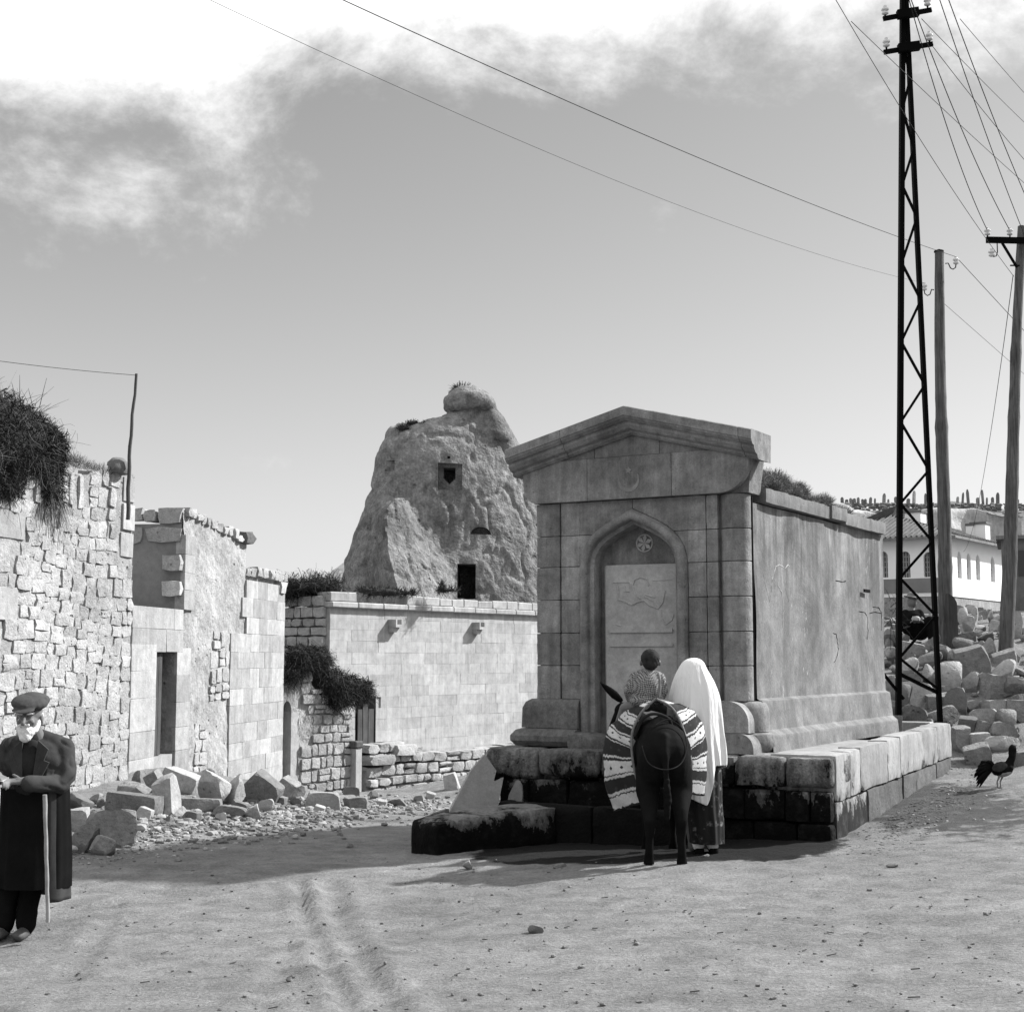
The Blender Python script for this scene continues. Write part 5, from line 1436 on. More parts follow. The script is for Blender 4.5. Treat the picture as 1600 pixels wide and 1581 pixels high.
def put_boulder(x0, x1, y0, y1, tone, label, group, shape='r', tilt=None, seed=None, depth=None, sink=0.12, name='boulder', Y=None):
    """one stone, given the picture box it fills"""
    r = random.Random(int(x0 * 7 + y1 * 3))
    g = on_ground((x0 + x1) / 2, y1 - 1) if Y is None else None
    if g is None:
        g = P((x0 + x1) / 2, y1, Y)
    w = (x1 - x0) / F * g.y; h = (y1 - y0) / F * g.y; dpt = depth or (w + h) / 2 * 0.95
    L = TON[tone]; me = L[r.randrange(12)] if shape == 'r' else L[12 + r.randrange(8)]
    if tilt:  # rotated block: keep own proportions
        pass
    o = add(name, me)
    o.scale = (w / 2 * 1.02, dpt / 2, h / 2 * (1.0 + sink))
    o.rotation_euler = (r.uniform(-.12, .12), R(tilt) if tilt else r.uniform(-.1, .1), r.uniform(-.35, .35))
    o.location = (g.x, g.y + dpt * .35, g.z + h / 2 * (1 - sink))
    tag(o, label, 'boulder' if name == 'boulder' else 'stone', group); return o
GL = 'fallen stones at the foot of the left ruins'
LB = [
 (128, 216, 1263, 1327, 'm', 'r', None, 'largest rounded boulder at the lower left, nearest the old man'),
 (104, 150, 1290, 1334, 'm', 'r', None, 'grey boulder directly behind the old man, beside the largest one'),
 (140, 182, 1306, 1338, 'm', 'r', None, 'smaller wedge shaped boulder in front of the largest one'),
 (100, 120, 1323, 1337, 'p', 'r', None, 'small white stone peeping out beside the hem of the old man\'s coat'),
 (103, 138, 1265, 1302, 'p', 'b', None, 'white squared block behind the old man\'s elbow'),
 (98, 148, 1243, 1272, 'd', 'r', 12, 'dark long stone lying at the foot of the rubble wall behind the old man'),
 (158, 250, 1240, 1276, 'm', 'b', 8, 'long flat topped block lying right of the largest boulder'),
 (236, 272, 1212, 1275, 'p', 'b', -12, 'bright tall slab standing on end in the middle of the left heap'),
 (226, 252, 1204, 1240, 'm', 'b', -25, 'grey block leaning against the bright upright slab'),
 (245, 312, 1204, 1240, 'p', 'b', 22, 'pale tilted slab leaning towards the door sill'),
 (180, 232, 1218, 1248, 'm', 'r', None, 'round stone at the corner between rubble wall and house'),
 (270, 345, 1248, 1272, 'm', 'b', 4, 'low flat slab at the front of the left heap'),
 (305, 362, 1206, 1262, 'p', 'r', None, 'large pale pointed boulder below the door jamb'),
 (302, 335, 1202, 1232, 'm', 'r', None, 'grey boulder touching the house beside the door sill'),
 (348, 386, 1212, 1262, 'p', 'r', None, 'rounded pale boulder right of the pointed one'),
 (375, 440, 1212, 1260, 'm', 'b', 32, 'long grey block sliding down towards the road, right of the heap'),
 (328, 372, 1186, 1212, 'p', 'b', 14, 'pale squared block lying highest, against the house wall'),
 (380, 410, 1258, 1284, 'p', 'r', None, 'white angular stone at the front right of the left heap'),
 (268, 290, 1262, 1284, 'p', 'r', None, 'small white stone in front of the flat slab'),
 (330, 388, 1258, 1280, 'm', 'r', None, 'low grey stone between flat slab and white angular stone'),
 (430, 462, 1215, 1250, 'm', 'b', 35, 'tilted block at the far corner of the house'),
 (472, 532, 1238, 1268, 'p', 'b', None, 'whitest squared block below the ruined annex'),
 (536, 575, 1246, 1266, 'm', 'b', None, 'brownish grey rectangular block lying alone at the road edge'),
 (535, 562, 1230, 1244, 'd', 'b', None, 'dark flat block at the foot of the corner post'),
 (452, 476, 1228, 1255, 'm', 'r', None, 'round stone between the house corner and the whitest block'),
 (605, 640, 1248, 1262, 'm', 'r', 8, 'flat tilted stone in the road before the retaining wall'),
 (693, 716, 1208, 1236, 'p', 'b', -14, 'bright upright stone leaning on the retaining wall'),
]
for x0, x1, y0, y1, tone, shp, tl, lb_ in LB: put_boulder(x0, x1, y0, y1, tone, lb_, GL, shp, tl)
GRt = 'boulders spilled down the bank at the right'
RB = [
 (1385, 1428, 984, 1013, 'm', 'large rounded boulder behind the left leg of the steel tower'),
 (1408, 1444, 1004, 1034, 'm', 'boulder between the tower legs with a flat sloping face'),
 (1406, 1445, 1031, 1056, 'p', 'pale flat topped boulder inside the foot of the tower'),
 (1443, 1463, 1042, 1070, 'm', 'narrow boulder just left of the right tower leg'),
 (1438, 1483, 1020, 1046, 'm', 'wide boulder crossed by the right leg of the tower'),
 (1404, 1444, 1056, 1074, 'm', 'low block lying in front of the tower foot'),
 (1414, 1458, 1067, 1104, 'p', 'bright white angular boulder behind the trough'),
 (1399, 1428, 1072, 1108, 'd', 'dark angular boulder left of the bright white one'),
 (1412, 1452, 1102, 1132, 'm', 'round boulder resting on the inner edge of the trough'),
 (1449, 1484, 1086, 1112, 'm', 'wedge shaped stone below the right tower leg'),
 (1450, 1502, 1107, 1132, 'm', 'flat slab lying at the far end of the trough'),
 (1468, 1512, 1037, 1082, 'p', 'big pale boulder right of the tower foot'),
 (1487, 1512, 1013, 1044, 'm', 'upright boulder in front of the stub post'),
 (1497, 1551, 1011, 1060, 'm', 'largest boulder of the bank, between the two wooden poles'),
 (1505, 1545, 1054, 1084, 'm', 'round boulder directly below the largest one'),
 (1539, 1580, 1055, 1090, 'm', 'rough grey boulder below the leaning pole'),
 (1475, 1515, 1079, 1120, 'd', 'dark round boulder above the far trough end'),
 (1470, 1493, 1006, 1038, 'm', 'boulder at the foot of the middle pole'),
 (1493, 1528, 1001, 1018, 'm', 'low boulder behind the largest one'),
 (1528, 1545, 1004, 1024, 'm', 'small boulder at the shoulder of the largest one'),
 (1497, 1527, 990, 1004, 'm', 'flat stone behind, level with the stub post foot'),
 (1519, 1562, 1109, 1137, 'p', 'pale smooth oval boulder in the middle of the lower slope'),
 (1541, 1580, 1095, 1122, 'p', 'pale oval boulder above and right of the other oval one'),
 (1560, 1594, 1112, 1140, 'm', 'grey boulder near the right edge, level with the oval ones'),
 (1501, 1527, 1122, 1150, 'd', 'dark hollow looking stone right of the trough end'),
 (1526, 1558, 1130, 1154, 'm', 'jagged stone below the pale oval boulder'),
 (1552, 1592, 1130, 1158, 'm', 'dark edged wedge of stone near the right edge'),
 (1514, 1549, 1146, 1172, 'p', 'flat pale stone behind the tail of the cockerel'),
 (1509, 1553, 1166, 1196, 'm', 'squared block just left of the cockerel'),
 (1539, 1596, 1153, 1174, 'p', 'long pale lintel like stone above the cockerel'),
 (1493, 1516, 1136, 1172, 'm', 'upright stone against the end of the trough'),
 (1512, 1546, 1097, 1114, 'm', 'small long stone above the pale oval boulder'),
 (1555, 1592, 1020, 1042, 'm', 'boulder touching the foot of the leaning pole'),
 (1552, 1604, 1036, 1062, 'p', 'broad pale slab at the right edge below the leaning pole'),
 (1575, 1612, 1060, 1092, 'm', 'boulder cut by the right edge, level with the tower foot'),
 (1575, 1615, 1094, 1120, 'm', 'low boulder at the right edge above the lintel like stone'),
 (1585, 1615, 1176, 1196, 'm', 'low stone at the right edge beside the cockerel'),
 (1386, 1396, 1000, 1016, 'm', 'small stone peeping past the end of the fountain wall'),
 (1386, 1402, 1012, 1028, 'p', 'pale little boulder beside the end of the fountain wall'),
 (1386, 1405, 1060, 1095, 'm', 'stone wedged between fountain wall and dark boulder'),
 (1388, 1412, 1096, 1128, 'm', 'rounded stone filling the corner at the end of the fountain wall'),
 (1445, 1470, 992, 1020, 'm', 'boulder behind the seated person\'s knees'),
 (1530, 1562, 988, 1008, 'd', 'dark boulder behind, between the wooden poles'),
 (1540, 1562, 1000, 1030, 'm', 'boulder left of the leaning pole foot'),
]
for x0, x1, y0, y1, tone, lb_ in RB: put_boulder(x0 - 2, x1 + 2, y0 - 2, y1 + 1, tone, lb_, GRt, 'rrb'[rbx.randrange(3)], rbx.uniform(-18, 18), sink=.2)
for i, (px, py, s) in enumerate([(158, 1262, 20), (225, 1282, 26), (262, 1290, 18), (300, 1285, 22), (345, 1285, 20), (372, 1272, 26), (415, 1268, 28), (435, 1262, 24), (462, 1262, 20), (498, 1272, 18), (214, 1226, 26), (236, 1262, 20), (290, 1232, 28), (342, 1236, 26), (365, 1250, 24), (400, 1240, 26), (448, 1240, 22), (410, 1222, 20), (580, 1252, 20), (596, 1262, 16), (655, 1256, 18), (672, 1250, 16), (150, 1258, 22), (117, 1318, 18)]):
    put_boulder(px - s / 2, px + s / 2, py - s * .72, py, 'mpmdp'[i % 5], 'small ' + {'m': 'grey', 'p': 'pale', 'd': 'dark'}['mpmdp'[i % 5]] + (' block' if i % 2 else ' rounded stone') + (' just right of the old man' if px < 170 else ' near the largest left boulder' if px < 240 else ' below the door of the house' if px < 330 else ' right of the pale pointed boulder' if px < 395 else ' below the far corner of the house' if px < 470 else ' in the road before the retaining wall') + (', on the road side' if py > 1262 else ', on the wall side' if py < 1242 else ', amid the heap'), 'small broken stones at the foot of the ruins', 'rb'[i % 2], (0, 20, -25, 10)[i % 4])
# the rest of the bank: stones that nothing tells apart, by zone
zones = [((1480, 1580, 945, 1000), 60, 10, 24, 'weathered stone in the pale heap behind the wooden poles', 'stones heaped behind the poles'),
         ((1385, 1480, 960, 1060), 50, 8, 18, 'small stone in the shade behind the steel tower', 'small stones behind the tower'),
         ((1440, 1600, 1030, 1175), 110, 8, 18, 'small rubble stone wedged between the big boulders of the bank', 'small stones filling the bank'),
         ((1580, 1640, 950, 1150), 26, 14, 30, 'stone of the bank at the right edge of the view', 'stones at the right edge')]
rz2 = random.Random(17)
for (x0, x1, y0, y1), n, s0_, s1_, lb_, g_ in zones:
    for i in range(n):
        px = rz2.uniform(x0, x1); py = rz2.uniform(y0, y1); s = rz2.uniform(s0_, s1_); hgt_ = s * rz2.uniform(.45, .9); tn = rz2.choice('mmmpd' if y1 > 1005 else 'mmpp')
        if g_ == 'stones heaped behind the poles': wh = 'in the heap ' + ('beside the stub post' if px < 1505 else 'halfway between the two wooden poles' if px < 1545 else 'just left of the leaning pole') + (', high up' if py < 970 else ', low down')
        elif g_ == 'small stones behind the tower': wh = 'in the shade behind the steel tower ' + ('near its left leg' if px < 1425 else 'between its legs' if px < 1455 else 'near its right leg')
        elif g_ == 'small stones filling the bank': wh = 'wedged ' + ('below the steel tower' if px < 1490 else 'below the stub post' if px < 1525 else 'below the gap between the poles' if px < 1560 else 'below the leaning pole') + (' high up' if py < 1075 else ' midway down' if py < 1125 else ' at the bottom')
        else: wh = 'on the bank at the right edge ' + ('level with the white building foot' if py < 1020 else 'level with the tower foot' if py < 1090 else 'above the cockerel')
        lb2 = ('large ' if s > (s0_ * .35 + s1_ * .65) else 'small ') + ('flat ' if hgt_ < s * .6 else 'rounded ') + {'m': 'grey', 'p': 'pale', 'd': 'dark'}[tn] + ' stone ' + wh.replace('behind the steel tower near its', 'by the tower\'s').replace('in the shade behind the steel tower between its legs', 'in the shade between the tower legs').replace('on the bank at the right edge', 'at right edge')
        o = put_boulder(px - s / 2, px + s / 2, py - hgt_, py, tn, lb2, g_, 'rrb'[rz2.randrange(3)], rz2.uniform(-25, 25))
# thin pale spikes of broken stone behind the poles
for i, (x0, x1, y0, y1) in enumerate([(1500, 1516, 950, 985), (1522, 1532, 948, 985), (1545, 1556, 952, 975), (1508, 1530, 962, 1000), (1562, 1580, 960, 990), (1580, 1600, 955, 1000)]):
    put_boulder(x0, x1, y0, y1, 'p', ['pale pointed shard nearest the stub post in the heap behind', 'thin pale shard midway between the two wooden poles', 'short pale shard just left of the leaning pole', 'broad pale shard low in the heap between the poles', 'pale shard just right of the leaning pole', 'pale shard farthest right in the heap, at the edge of the view'][i], 'shards behind the poles', 'r')
put_boulder(794, 822, 1222, 1290, 'd', 'dark rounded stone wedged between leaning slab and fountain platform', None, 'r', Y=14.2)
put_boulder(668, 712, 1262, 1296, 'm', 'grey broken lump at the left foot of the leaning slab', None, 'r', 15, Y=14.0)
# stones lying on the road
for i, (x0, x1, y0, y1, tone, lb_) in enumerate([(825, 850, 1446, 1461, 'd', 'dark little stone lying alone in the middle of the road'), (722, 740, 1347, 1360, 'p', 'pale small stone in the road before the low block'), (862, 886, 1350, 1358, 'm', 'flat stone in the road before the donkey'), (1096, 1110, 1336, 1341, 'm', 'chip of stone near the woman\'s shoe'), (541, 552, 1318, 1326, 'm', 'small stone at the left road edge'), (1386, 1408, 1352, 1358, 'm', 'flat chip of stone in front of the trough corner')]):
    put_boulder(x0, x1, y0, y1, tone, lb_, None, 'r', name='road_stone')
# ------------------------------------------------------------------ brush and grass
def blades(regions, n, L, w, mat, name, seed, droop=0.5, up=0.3, spread=1.0, parent=None, down_bias=0.0, segs=3, wander=0.0):
    r = random.Random(seed); mb = MB()
    wts = [rg[2] for rg in regions]
    for i in range(n):
        c_, rad, _ = r.choices(regions, wts)[0]
        while True:
            q = Vector([r.uniform(-1, 1) for _ in range(3)])
            if q.length < 1: break
        q = q.normalized() * q.length ** 0.5
        p = Vector((c_[0] + q.x * rad[0], c_[1] + q.y * rad[1], c_[2] + q.z * rad[2]))
        d = (Vector((q.x, q.y, q.z + up)) * .8 + Vector([r.gauss(0, spread) * .6 for _ in range(3)])).normalized()
        d.z -= down_bias; l = L * r.uniform(.4, 1.3); ww = w * r.uniform(.6, 1.4)
        side = d.cross(Vector([r.uniform(-1, 1) for _ in range(3)])).normalized()
        vs = []; kink = Vector([r.gauss(0, 1) for _ in range(3)]) * l * wander; pp0 = p; ph = r.uniform(0, 6)
        for k in range(segs + 1):
            f = k / segs; pp = p + d * l * f + Vector((0, 0, -droop * l * f * f)) + kink * math.sin(f * 4 + ph) ; hw = ww * (1 - f * .6)
            vs += [pp - side * hw, pp + side * hw]
        mb.poly(vs, [(2 * k, 2 * k + 1, 2 * k + 3, 2 * k + 2) for k in range(segs)])
    return mb.build(name, mat, parent, None, recalc=False)
def wallY(px):
    u = tx(px); d = Vector((math.sin(th), math.cos(th)))
    t_ = (u * E.y - E.x) / (d.x - u * d.y); return E.y + d.y * t_
def wreg(px, py, rx_, ry_, rz__, wt, dy=0.0): 
    Y = wallY(px) + dy; q = P(px, py, Y); return ((q.x, q.y, q.z), (rx_, ry_, rz__), wt)
bl = thing('brush_heap', 'big dark heap of dry brush hanging over the top of the left rubble wall', 'brush', P(35, 760, 16.8))
def rel(regs, o): return [((c_[0] - o.location.x, c_[1] - o.location.y, c_[2] - o.location.z), rd, w_) for c_, rd, w_ in regs]
regs = [wreg(30, 690, .36, .9, .42, 5), wreg(65, 705, .22, .6, .34, 4), wreg(0, 680, .35, .8, .5, 4), wreg(80, 748, .09, .35, .32, 3), wreg(10, 752, .16, .4, .22, 2), wreg(70, 690, .2, .5, .2, 2), wreg(-40, 690, .4, .8, .5, 3)]
core = Blob()
for c_, rd, w_ in rel(regs[:6], bl): core.ell(c_, (rd[0] * .75, rd[1] * .8, rd[2] * .75))
core.build('brush_core', 0.05, M['twig_dark'], bl, 1, (0.08, 6, 3, 2))
a = blades(rel(regs, bl), 20000, 0.085, 0.0050, M['twig_dark'], 'twigs', 3, .25, 0.0, 3.2, bl, .08, 4, .35); a['kind'] = 'stuff'
b_ = blades(rel([wreg(85, 775, .05, .3, .14, 2), wreg(75, 790, .06, .3, .08, 1)], bl), 500, .16, .003, M['twig'], 'hanging_twigs', 4, .8, -.6, .4, bl, .8); b_['kind'] = 'stuff'
c2_ = blades(rel(regs, bl), 900, 0.24, 0.0035, M['twig'], 'pale_twigs', 33, .3, 0.0, 2.6, bl, .1, 5, .25); c2_['kind'] = 'stuff'
c_ = blades(rel([wreg(20, 640, .3, .6, .12, 2)], bl), 90, .30, .004, M['twig'], 'long_twigs', 5, .1, .8, .7, bl); c_['kind'] = 'stuff'
def clump(name, label, cat, regs, n, L, w, mat, seed, corek=0.7, **kw):
    loc = Vector(regs[0][0]); o = thing(name, label, cat, loc)
    rr_ = rel(regs, o)
    if corek:
        cb = Blob()
        for c_, rd, w_ in rr_: cb.ell(c_, (rd[0] * corek, rd[1] * corek, rd[2] * corek))
        cb.build('brush_core', 0.05, mat, o, 1, (0.07, 6, 3, 2))
    t_ = blades(rr_, n, L, w, mat, 'twigs', seed, parent=o, **kw); t_['kind'] = 'stuff'; return o
def reg(px, py, Y, a, b, c_, w_): q = P(px, py, Y); return ((q.x, q.y, q.z), (a, b, c_), w_)
clump('brush_heap', 'dark dry brush thatch sloping down over the ruined annex and its doorway', 'brush',
      [reg(512, 1068, 27.7, .42, .35, .30, 4), reg(548, 1075, 28.2, .34, .3, .24, 3), reg(495, 1028, 27.3, .26, .3, .20, 2), reg(470, 1028, 26.9, .28, .3, .22, 2), reg(458, 1052, 26.7, .16, .25, .18, 1), reg(525, 1092, 27.8, .28, .3, .16, 2), reg(572, 1078, 28.6, .12, .2, .16, 1)], 8000, .17, .006, M['twig_dark'], 12, .7, droop=.3, up=-.1, spread=2.6, down_bias=.15, segs=4, wander=.3)
clump('brush_heap', 'dry brush lying on the corner of the pale ashlar building', 'brush',
      [reg(470, 920, 29.5, .45, .5, .14, 3), reg(500, 915, 29.6, .4, .5, .13, 3), reg(452, 925, 29.4, .2, .4, .12, 1)], 2200, .25, .007, M['twig_dark'], 13, .8, droop=.1, up=.2, spread=2.4, segs=4, wander=.3)
clump('brush_heap', 'patch of dark weeds on the roof ledge in front of the pointed rock', 'weeds',
      [reg(595, 925, 30.6, .45, .3, .08, 3), reg(632, 927, 31.0, .3, .3, .05, 2), reg(700, 922, 31.4, .25, .2, .05, 1), reg(570, 922, 30.2, .2, .2, .06, 1), reg(690, 918, 31.3, .06, .1, .1, 1)], 1500, .12, .006, M['twig_dark'], 14, .8, droop=.1, up=.6)
def wfp(x, y, z, a, b, c_, w_): q = wp(x, y, z); return ((q.x, q.y, q.z), (a, b, c_), w_)
clump('roof_grass', 'dry grass and weeds growing on the earth roof of the fountain', 'grass',
      [wfp(-.33, .65, 2.60, .2, .35, .15, 4), wfp(-.30, 1.25, 2.60, .2, .5, .14, 4), wfp(-.30, 1.9, 2.57, .18, .5, .12, 4), wfp(-.30, 2.7, 2.54, .17, .6, .08, 3), wfp(-.33, 3.5, 2.50, .15, .6, .04, 2), wfp(-1.0, 1.5, 2.62, .5, .8, .10, 3)], 20000, .08, .0024, M['grass'], 15, .75, droop=.15, up=1.0)
clump('wall_grass', 'thin dry grass growing along the top of the left rubble wall', 'grass',
      [wreg(125, 727, .1, .4, .03, 3), wreg(160, 738, .08, .4, .03, 3), wreg(115, 722, .1, .3, .04, 2)], 1200, .10, .0022, M['grass'], 16, 0, droop=.1, up=1.4)
clump('weeds', 'sparse leafless weed standing at the end of the fountain wall by the tower', 'plant',
      [reg(1396, 955, 19.5, .12, .1, .2, 1)], 60, .25, .004, M['twig_dark'], 17, 0, droop=.3, up=.3)
clump('weeds', 'tuft of weeds on the cap of the pointed rock', 'weeds', [reg(722, 609, 79.5, .4, .3, .1, 1)], 200, .45, .03, M['twig'], 18, 0, droop=.2, up=1.2)
clump('weeds', 'dark weeds on the left shoulder of the pointed rock', 'weeds', [reg(645, 664, 78.5, .35, .4, .2, 1), reg(668, 664, 78.5, .3, .4, .1, 1), reg(630, 672, 78.2, .35, .4, .3, 1)], 1400, .22, .02, M['twig_dark'], 19, .8, droop=.2, up=.2, spread=2.5, wander=.3)

# ------------------------------------------------------------------ loose litter on the ground
def pebbles(name, mat, pts, seed):
    r = random.Random(seed); base = [worn_block(k, .35, .12) for k in range(8)]
    vs = []; fs = []
    for (x, y, s, flat) in pts:
        z = hz_fast[(x, y)] if False else None
    X = np.array([p_[0] for p_ in pts]); Y = np.array([p_[1] for p_ in pts]); Z = HD(X, Y)
    for (x, y, s, flat), z in zip(pts, Z):
        t_ = r.choice(base); a = r.uniform(0, 6.28); ca, sa = math.cos(a), math.sin(a); sx_, sy_, sz_ = s * r.uniform(.8, 1.6), s * r.uniform(.6, 1.1), s * r.uniform(.5, .9) * flat
        n = len(vs)
        for v in t_.v:
            xx, yy = v[0] * sx_, v[1] * sy_; vs.append((x + xx * ca - yy * sa, y + xx * sa + yy * ca, z + v[2] * sz_ + sz_ * .2))
        fs += [tuple(i + n for i in f) for f in t_.f]
    me = bpy.data.meshes.new(name); me.from_pydata(vs, [], fs); me.materials.append(mat); me.shade_smooth(); me.set_sharp_from_angle(angle=R(45)); o = add(name, me); o['kind'] = 'stuff'; return o
r = random.Random(99)
pl = []
def spill(px, py, n, spx, spy, s0_, s1_, L):
    for _ in range(n):
        x_, y_ = r.gauss(px, spx), r.gauss(py, spy)
        if y_ < 1100: continue
        v = (790.5 - y_) / F; g = None
        L.append((x_, y_, r.uniform(s0_, s1_) ** 1.0))
raw = []
spill(230, 1300, 500, 70, 14, .015, .06, raw); spill(360, 1290, 600, 80, 12, .015, .07, raw); spill(520, 1265, 600, 90, 10, .015, .07, raw); spill(600, 1258, 350, 50, 6, .02, .08, raw); spill(450, 1275, 300, 60, 12, .02, .09, raw)
spill(300, 1275, 160, 90, 12, .06, .12, raw); spill(520, 1256, 90, 60, 7, .06, .12, raw); spill(170, 1330, 160, 60, 12, .01, .035, raw); spill(690, 1262, 60, 30, 8, .02, .06, raw)
# picture point -> ground by vectorised lookup on the smooth terrain
def ground_xy(raw):
    A_ = np.array(raw); ysx = np.concatenate([np.arange(6.5, 34, .08)]); best = np.full(len(A_), np.nan); res = np.zeros((len(A_), 2))
    u = (A_[:, 0] - 800) / F; v = (790.5 - A_[:, 1]) / F; dy = math.cos(PITCH) - v * math.sin(PITCH); dz = math.sin(PITCH) + v * math.cos(PITCH)
    done = np.zeros(len(A_), bool)
    for Y in ysx:
        X = u * Y / dy; Z = CZ + dz * Y / dy; k = (~done) & (Z <= H(X, np.full(len(X), Y))); res[k, 0] = X[k]; res[k, 1] = Y; done |= k
    return [(res[i, 0], res[i, 1], A_[i, 2], 1.0) for i in range(len(A_)) if done[i]]
def free(x, y):   # keep litter out of walls
    w_ = Vector((x, y, 0)) - W0; lx_ = w_.x * math.cos(TH) + w_.y * math.sin(TH); ly_ = -w_.x * math.sin(TH) + w_.y * math.cos(TH)
    if -2.6 < lx_ < 0.85 and -.3 < ly_ < 4.8: return False
    a_ = Vector((x, y, 0)) - E; return not (a_.x * math.cos(th) - a_.y * math.sin(th) < -0.05 and y < 19)
gp = [q for q in ground_xy(raw) if free(q[0], q[1])]
pebbles('rubble_gravel', M['boulder'], gp[::2], 1); pebbles('pale_rubble_gravel', stone_mat('gravel_stone', .36, .3, 2, 0, .8, .02, 14), gp[1::2], 2)
raw = []
for _ in range(700): raw.append((r.uniform(-20, 1620), 1340 + 250 * r.random() ** 1.0, r.choice((.004, .006, .008, .012, .018)) * r.uniform(.7, 1.3)))
for _ in range(60): raw.append((r.uniform(0, 1600), r.uniform(1345, 1570), r.uniform(.018, .03)))
gp = [q for q in ground_xy(raw) if free(q[0], q[1])]
pebbles('pebbles', M['boulder'], gp[::3], 3); pebbles('dark_pebbles', M['boulder_dark'], gp[1::3] + gp[2::3], 4)
raw = []
for _ in range(1300):
    x_ = r.gauss(1440, 55); y_ = 1262 - (x_ - 1440) * .42 + r.gauss(0, 22); raw.append((x_, y_, r.choice((.01, .015, .02, .03))))
for _ in range(200): raw.append((r.gauss(1440, 100), r.gauss(1285, 25), .012))
gp = [q for q in ground_xy(raw) if free(q[0], q[1])]
gp = [(a_, b_, c_, .35) for a_, b_, c_, d_ in gp]
pebbles('leaf_litter', M['twig'], gp, 5)
gp2 = [q for q in ground_xy([(r.gauss(1455, 45), r.gauss(1250, 28), r.uniform(.015, .03)) for _ in range(60)]) if free(q[0], q[1])]
pebbles('pale_litter', M['boulder_pale'], gp2, 6)
# straw and twig ends
mb = MB()
for x_, y_, s_, _f in ground_xy([(r.uniform(0, 1600), r.uniform(1345, 1581), 1) for _ in range(45)]):
    if not free(x_, y_): continue
    a_ = r.uniform(-1.4, 1.4); l = r.uniform(.01, .05); z_ = hz(x_, y_) + .006
    if l > .035: l *= .5
    mb.bar((x_ - l * math.cos(a_), y_ - l * math.sin(a_), z_), (x_ + l * math.cos(a_), y_ + l * math.sin(a_), z_ + .006), .006, .006)
o = mb.build('twig_litter', M['twig'], None, recalc=False); o['kind'] = 'stuff'

# ------------------------------------------------------------------ figures
SKIN = plain('skin', 0.17, 0.6, 0.12, 12, 0.15, 0.003)
SKIN2 = plain('child_skin', 0.15, 0.6, 0.12, 12, 0.15, 0.003)
CLOTH_DK = plain('dark_wool_coat', 0.055, 0.95, 0.25, 9, 0.35, 0.004, fine=120)
CLOTH_BK = plain('black_cloth', 0.010, 0.95, 0.3, 6, 0.3, 0.004, fine=120)
CLOTH_MID = plain('vest_cloth', 0.03, 0.95, 0.3, 9, 0.3, 0.004, fine=120)
CAPM = plain('tweed_cap', 0.06, 0.95, 0.25, 20, 0.4, 0.004, fine=150)
BEARD = plain('white_beard', 0.62, 0.9, 0.12, 30, 0.8, 0.008, fine=90)
LEATHER = plain('worn_leather', 0.09, 0.6, 0.3, 12, 0.3, 0.004)
PAPER = plain('paper', 0.5, 0.8, 0.05)
def veil_mat():
    m = new_mat('white_veil'); t = NT(m); p = t.pos(True, (1, 1, .16)); a = t.noise(p, 26, 5, .6, .6); b = t.noise(p, 60, 3, .6)
    t.finish(.66, .9, t.m('ADD', a, t.m('MULTIPLY', b, .25)), .5, .022, .1); return m
VEIL = veil_mat()
DONK = plain('donkey_hair', 0.010, 0.8, 0.45, 5, 0.35, 0.004, fine=110)
DONKL = plain('pale_donkey_hair', 0.06, 0.8, 0.3, 9, 0.35, 0.004, fine=110)
ROPE = plain('pale_rope', 0.20, 0.9, 0.3, 30, 0.6, 0.006, fine=100)
HAIR = plain('cropped_hair', 0.035, 0.8, 0.5, 14, 0.4, 0.003, fine=150)
def hand(B, w, d, n, s=1.0, thumb=1, curl=0.5):
    """palm, four fingers of different length and a thumb, from wrist w along d, palm facing n"""
    w = Vector(w); d = Vector(d).normalized(); n = Vector(n); n = (n - d * n.dot(d)).normalized(); l = d.cross(n) * thumb
    B.cap(w, .026 * s, w + d * .03 * s, .026 * s)
    for k, off in enumerate((-.030, -.010, .010, .030)):
        a = w + d * .02 * s + l * off * .6 * s; b = w + d * .085 * s + l * off * s; B.cap(a, .015 * s, b, .0125 * s)
        Ln = (.060, .074, .080, .068)[k] * s; c1 = b + (d * math.cos(curl * .5) + n * math.sin(curl * .5)) * Ln * .5
        c2 = c1 + (d * math.cos(curl * 1.3) + n * math.sin(curl * 1.3)) * Ln * .3; c3 = c2 + (d * math.cos(curl * 1.9) + n * math.sin(curl * 1.9)) * Ln * .22
        B.cap(b, .0105 * s, c1, .0092 * s); B.cap(c1, .0092 * s, c2, .0082 * s); B.cap(c2, .0082 * s, c3, .007 * s)
    t0 = w + d * .03 * s + l * .028 * s; t1 = t0 + (d * .6 + l * .75 + n * .2).normalized() * .045 * s; t2 = t1 + (d * .9 + l * .25 + n * .45).normalized() * .032 * s
    B.cap(t0, .015 * s, t1, .0115 * s); B.cap(t1, .0115 * s, t2, .009 * s)
def loft_rows(rows, nu=48, close_top=True, close_bot=False, fold=None, pw=2.0):
    """rows: (z, cx, cy, rx, ry)"""
    mb = MB(); vs = []; f = []
    for j, (z, cx_, cy_, rx_, ry_) in enumerate(rows):
        for k in range(nu):
            t_ = 2 * math.pi * k / nu; m_ = 1 + (fold(t_, j / (len(rows) - 1)) if fold else 0); c1, s1 = math.cos(t_), math.sin(t_)
            vs.append((cx_ + rx_ * m_ * math.copysign(abs(c1) ** (2 / pw), c1), cy_ + ry_ * m_ * math.copysign(abs(s1) ** (2 / pw), s1), z))
    for j in range(len(rows) - 1):
        for k in range(nu): a = j * nu + k; b = j * nu + (k + 1) % nu; f.append((a, b, b + nu, a + nu))
    if close_top: f.append(tuple(range(nu)))
    if close_bot: f.append(tuple((len(rows) - 1) * nu + k for k in range(nu))[::-1])
    return mb.poly(vs, f)
